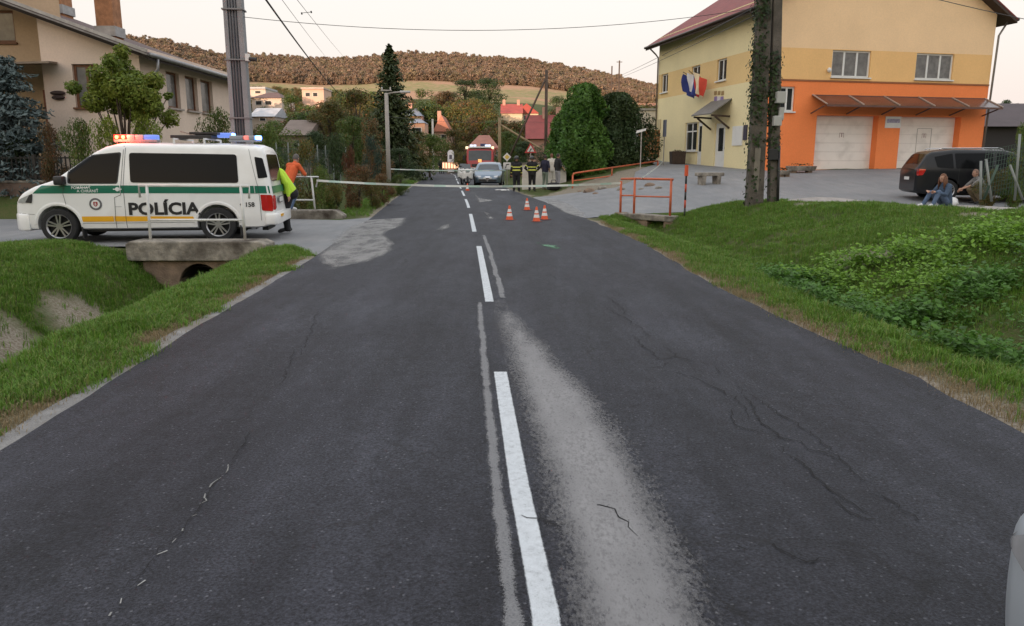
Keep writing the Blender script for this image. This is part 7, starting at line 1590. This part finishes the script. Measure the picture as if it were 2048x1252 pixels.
def tree(label, x, ytop, wpx, Y, col, k=0, zb=None, cat='tree', name='tree', ysc=None):
    """one tree: position from the terrain at distance Y, height and spread from its outline"""
    top = dp(x, ytop, Y); b = h1(top.x, Y) if zb is None else zb; H = max(1.0, top.z - b); W_ = wpx * Y / FPX; base = 8.0 if k < 4 else 3.0; bw = 7.0 if k < 4 else 4.2
    t = thing(name, label, cat, (top.x, Y, b), random.uniform(0, 6.28)); me, tm = PRO[k]; sx, sz = W_ / bw, H / base
    o = crown_part(me, col, t); o.scale = (sx, sx, sz)
    q = bpy.data.objects.new('trunk', tm); C.objects.link(q); q.parent = t; q.scale = (sx, sx, sz)
    if not tm.materials: tm.materials.append(BARK)
    return t
def solo(label, cr, tm, loc, col, cat='tree', name='tree', rz=None):
    t = thing(name, label, cat, loc, random.uniform(0, 6) if rz is None else rz); crown_part(cr, col, t); tm.materials.append(BARK)
    q = bpy.data.objects.new('trunk', tm); C.objects.link(q); q.parent = t; return t
# tall spruce, two hedge conifers, blue spruce
p = dp(778, 88, 62); cr, tm = spruce_mesh(p.z, 3.4, 56, 13, .36, 11, .34, .10, .80); solo('tall dark spruce standing alone against the hill', cr, tm, (p.x, 62, 0), 'spruce', name='spruce_tree')
p = dp(1172, 168, 44.5); b = h1(p.x, 44.5); cr, tm = thuja_mesh(p.z - b, 1.9, 17000, .20, 21, .55, .36); solo('tall bright green conifer behind the orange railing', cr, tm, (p.x, 44.5, b), 'thuja', name='conifer_tree')
p = dp(1128, 226, 45.5); b = h1(p.x, 45.5); cr, tm = thuja_mesh(p.z - b, 1.15, 7000, .19, 23, .5, .36); solo('narrow green conifer on the left side of the bright one', cr, tm, (p.x, 45.5, b), 'thuja', name='conifer_tree')
p = dp(1236, 186, 45.5); b = h1(p.x, 45.5); cr, tm = thuja_mesh(p.z - b, 1.75, 15000, .18, 22, .5, .30); solo('rounded dark conifer between the bright conifer and the yellow wall', cr, tm, (p.x, 45.5, b), 'thujad', name='conifer_tree')
p = dp(4, 112, 24.3); b = h1(p.x, 24.3); cr, tm = spruce_mesh(p.z - b, 1.7, 44, 16, .17, 31, .12, .02, .5); solo('blue-grey spruce at the left edge in front of the house', cr, tm, (p.x, 24.3, b), 'blue', name='spruce_tree')
# small garden tree in front of the house, crown from its outline
Yt = 23.2; pb_ = dp(248, 268, Yt); base = Vector((pb_.x, Yt, h1(pb_.x, Yt))); cl = []
for (x, y, r_) in ((228, 100, 17), (222, 125, 26), (245, 130, 20), (205, 150, 24), (190, 172, 26), (160, 178, 16), (215, 175, 30), (245, 170, 26), (275, 165, 24), (300, 160, 18), (265, 195, 28), (230, 205, 28), (200, 205, 22), (295, 195, 26), (325, 195, 16), (310, 215, 22), (175, 210, 14), (250, 150, 20), (335, 190, 10), (290, 225, 20), (320, 235, 18), (232, 185, 34), (262, 178, 30), (215, 192, 30), (285, 182, 28), (240, 220, 24), (275, 212, 26), (200, 185, 28), (236, 150, 24)):
    q = dp(x, y, Yt) - base; rr = r_ * Yt / FPX * random.uniform(.8, 1.1); cl.append((q.x + random.gauss(0, .08), random.uniform(-.9, .9), q.z, rr))
cr = crown_mesh(cl, 19000, .10, 77, .9, .3); tb = MB()
for c in cl[::2]: tb.tube([(random.gauss(0, .12), random.gauss(0, .1), -.2), (c[0] * .3, c[1] * .3, c[2] * .5), c[:3]], [.05, .035, .01], 6)
solo('small bright green tree with uneven crown in front of the beige house', cr, tb.mesh('trunk', True), base, 'bright', rz=0)
def bush(label, x, ytop, wpx, Y, col, k=4, zb=None, name='shrub'): return tree(label, x, ytop, wpx, Y, col, k, zb, 'shrub', name)
bush('yellow-green shrub above the van bonnet', 215, 232, 110, 22.2, 'bright', 4); bush('dark green shrub left of the yellow-green one', 150, 236, 90, 22.6, 'green', 5); bush('yellow-green shrub behind the red roof lamps', 290, 222, 100, 22.6, 'bright', 5); bush('reddish-brown shrub under the blue spruce', 98, 246, 70, 23.0, 'brown', 4); bush('loose green shrub in front of the house side wall', 430, 214, 90, 23.5, 'green', 5); bush('dark shrub right behind the concrete pole', 535, 246, 110, 26, 'green', 4); bush('low dark shrub at the left edge behind the iron fence', 30, 262, 100, 24.2, 'dark', 5)
# shrubs along the far ditch on the left
for lab, x, yt, w_, Y, c_, k in (('green leafy shrub next to the man in orange', 640, 332, 66, 23.3, 'green', 4), ('big rusty-brown shrub in the middle of the ditch hedge', 716, 328, 100, 25.5, 'brown', 5), ('green shrub under the police tape beside the parapet', 668, 366, 62, 23.6, 'olive', 5), ('brown shrub at the right end of the ditch hedge', 764, 346, 70, 29, 'brown', 4), ('low olive shrub between the rusty shrub and the verge', 742, 366, 70, 26.5, 'olive', 5), ('small green shrub near the foot of the lamp pole', 800, 352, 56, 36, 'green', 4), ('red-leaved bush behind the mesh fence', 698, 292, 36, 31, 'red', 5), ('teal-green conifer bush behind the rusty shrub', 738, 270, 56, 34, 'teal', 4), ('yellow-green feathery bush behind the man in orange', 615, 276, 100, 30, 'olive', 4), ('dark bush left of the red-leaved one', 668, 266, 80, 36, 'dark', 5)):
    bush(lab, x, yt, w_, Y, c_, k)
# trees left of the road
for lab, x, yt, w_, Y, c_, k in (('round olive tree behind the low grey-brown roof', 655, 200, 120, 66, 'olive', 0), ('broad olive tree left of the spruce', 712, 178, 130, 72, 'olive', 1), ('green tree in front of the broad olive tree', 700, 232, 110, 52, 'green', 2), ('brownish tree just left of the lamp pole', 748, 236, 90, 50, 'brown', 3), ('dark green tree right behind the concrete pole', 556, 240, 110, 46, 'green', 3), ('dark tree above the mesh fence', 624, 262, 90, 44, 'dark', 0), ('green tree on the left behind the white house', 582, 190, 80, 140, 'green', 1), ('olive tree right of the spruce over the bend', 824, 262, 110, 64, 'olive', 2), ('dark green tree behind the bend', 858, 268, 90, 72, 'green', 0), ('tall olive tree beside the fire engine', 908, 258, 80, 98, 'olive', 1), ('brown-green tree left of the fire engine roof', 930, 282, 60, 84, 'olive', 3), ('dark tree low over the left road edge', 800, 296, 90, 52, 'dark', 1),
    ('dark green tree between the sign and the light wooden pole', 1022, 262, 90, 64, 'green', 2), ('green tree in front of the dark red roof', 1046, 282, 70, 58, 'dark', 0), ('tree filling the gap left of the narrow conifer', 1096, 286, 90, 60, 'dark', 3), ('tall green tree on the slope right of the spruce', 842, 178, 90, 150, 'green', 3), ('orange-brown tree on the slope behind the salmon roof', 895, 182, 70, 170, 'brown', 0), ('broad dark tree crown on the skyline of the slope', 930, 160, 110, 210, 'dark', 1), ('second dark crown right of the broad one', 978, 156, 90, 205, 'dark', 2), ('olive tree below the dark crowns', 955, 196, 90, 160, 'olive', 3), ('green tree left of the bright red roof', 1000, 240, 70, 110, 'green', 0), ('dark tree right of the red-roofed house', 1116, 192, 60, 150, 'dark', 1), ('green tree at the foot of the pink field', 1140, 206, 60, 140, 'green', 2), ('dark tree between conifers and the orange-roofed house', 1268, 232, 70, 75, 'dark', 3), ('autumn tree showing left of the town hall', 1300, 238, 60, 90, 'brown', 0), ('olive tree by the blue-grey roof', 870, 214, 60, 135, 'olive', 1), ('dark tree over the low dark roof at the right edge', 2010, 200, 80, 66, 'dark', 2)):
    tree(lab, x, yt, w_, Y, c_, k)
bush('leafy shrub climbing the mesh fence at the right edge', 2046, 246, 80, 24.0, 'green', 4); bush('low shrub behind the squatting man', 1990, 338, 80, 23.9, 'olive', 5); bush('dry brown bush behind the fence posts at the right edge', 2030, 330, 60, 24.4, 'brown', 5)
# woods on the village slope and the autumn forest on the hill: masses (stuff)
HB = [(503, 566, 181, 222, 150), (492, 533, 174, 196, 175), (500, 552, 213, 246, 120), (604, 650, 175, 212, 215), (797, 851, 214, 275, 118), (866, 902, 230, 285, 125), (1001, 1078, 205, 250, 165), (1052, 1136, 226, 300, 88), (930, 1002, 268, 330, 92)]
ptr = [proto('slope_tree', crown_mesh(rand_clumps(8, 3.6, .8, 26, 700 + s, .9, 1.7), 2300, .36, 710 + s), LF[c]) for s, c in enumerate(('olive', 'green', 'brown', 'dark', 'olive'))]
X = []; Y = []; 
def topx(p):
    z = p[2] - CAMH; c = p[1] * math.cos(PITCH) - z * math.sin(PITCH); return 1024 + FPX * p[0] / c, 626 - FPX * (p[1] * math.sin(PITCH) + z * math.cos(PITCH)) / c
pts = []; 
while len(pts) < 620:
    y = 95 * (4.1 ** rng.uniform(0, 1)); a = rng.uniform(-.42, .24); x = a * y
    if float(xl(min(y, 123))) - 6 < x < float(xr(min(y, 123))) + 5 and y < 122: continue
    z = h1(x, y); s = rng.uniform(.7, 1.25); px0, py0 = topx((x, y, z + 8 * s)); hwp = 3.2 * s * FPX / y; bad = False
    if py0 < np.interp(px0, [400, 520, 740, 800, 1070, 1290], [168, 170, 180, 196, 200, 206]): continue
    for hx0, hx1, hy0, hy1, hY in HB:
        if y < hY + 6 and px0 + hwp > hx0 and px0 - hwp < hx1 and py0 < hy1 - (hy1 - hy0) * .25: bad = True
    if not bad: pts.append((x, y, z, s))
pts = np.array(pts); o = scatter('slope_woods', ptr, pts[:, :3], rng.uniform(0, 6.28, len(pts)), pts[:, 3]); setp(o, 'mixed olive and green trees covering the village slope', 'woods', kind='stuff')
AUT = leafmat('forest_autumn', (.27, .185, .135), (.23, .175, .12), .16, .25, .02, autumn=(.29, .20, .12), aamt=.3); AU2 = leafmat('forest_autumn_dark', (.22, .18, .105), (.21, .155, .10), .16, .25, .02)
pf = [proto('forest_tree', crown_mesh(rand_clumps(11, 4.6, 1, 16, 800 + s, 1.8, 3.0), 520, 1.5, 810 + s), (AUT, AUT, AU2)[s]) for s in range(3)]
n = 48000; y = rng.uniform(628, 985, n); a = rng.uniform(-.85, .75, n); x = a * y; z = hgt(x, y); o = scatter('hill_forest', pf, np.stack([x, y, z], 1), rng.uniform(0, 6.28, n), np.clip(rng.lognormal(-.85, .32, n), .22, .85)); setp(o, 'reddish-brown autumn forest covering the hill', 'forest', kind='stuff')
n = 260; y = rng.uniform(330, 620, n); a = rng.uniform(-.62, -.375, n); x = a * y; z = hgt(x, y); o = scatter('left_hill_wood', pf, np.stack([x, y, z], 1), rng.uniform(0, 6.28, n), rng.uniform(.7, 1.1, n)); setp(o, 'autumn trees on the nearer slope above the left house', 'woods', kind='stuff')
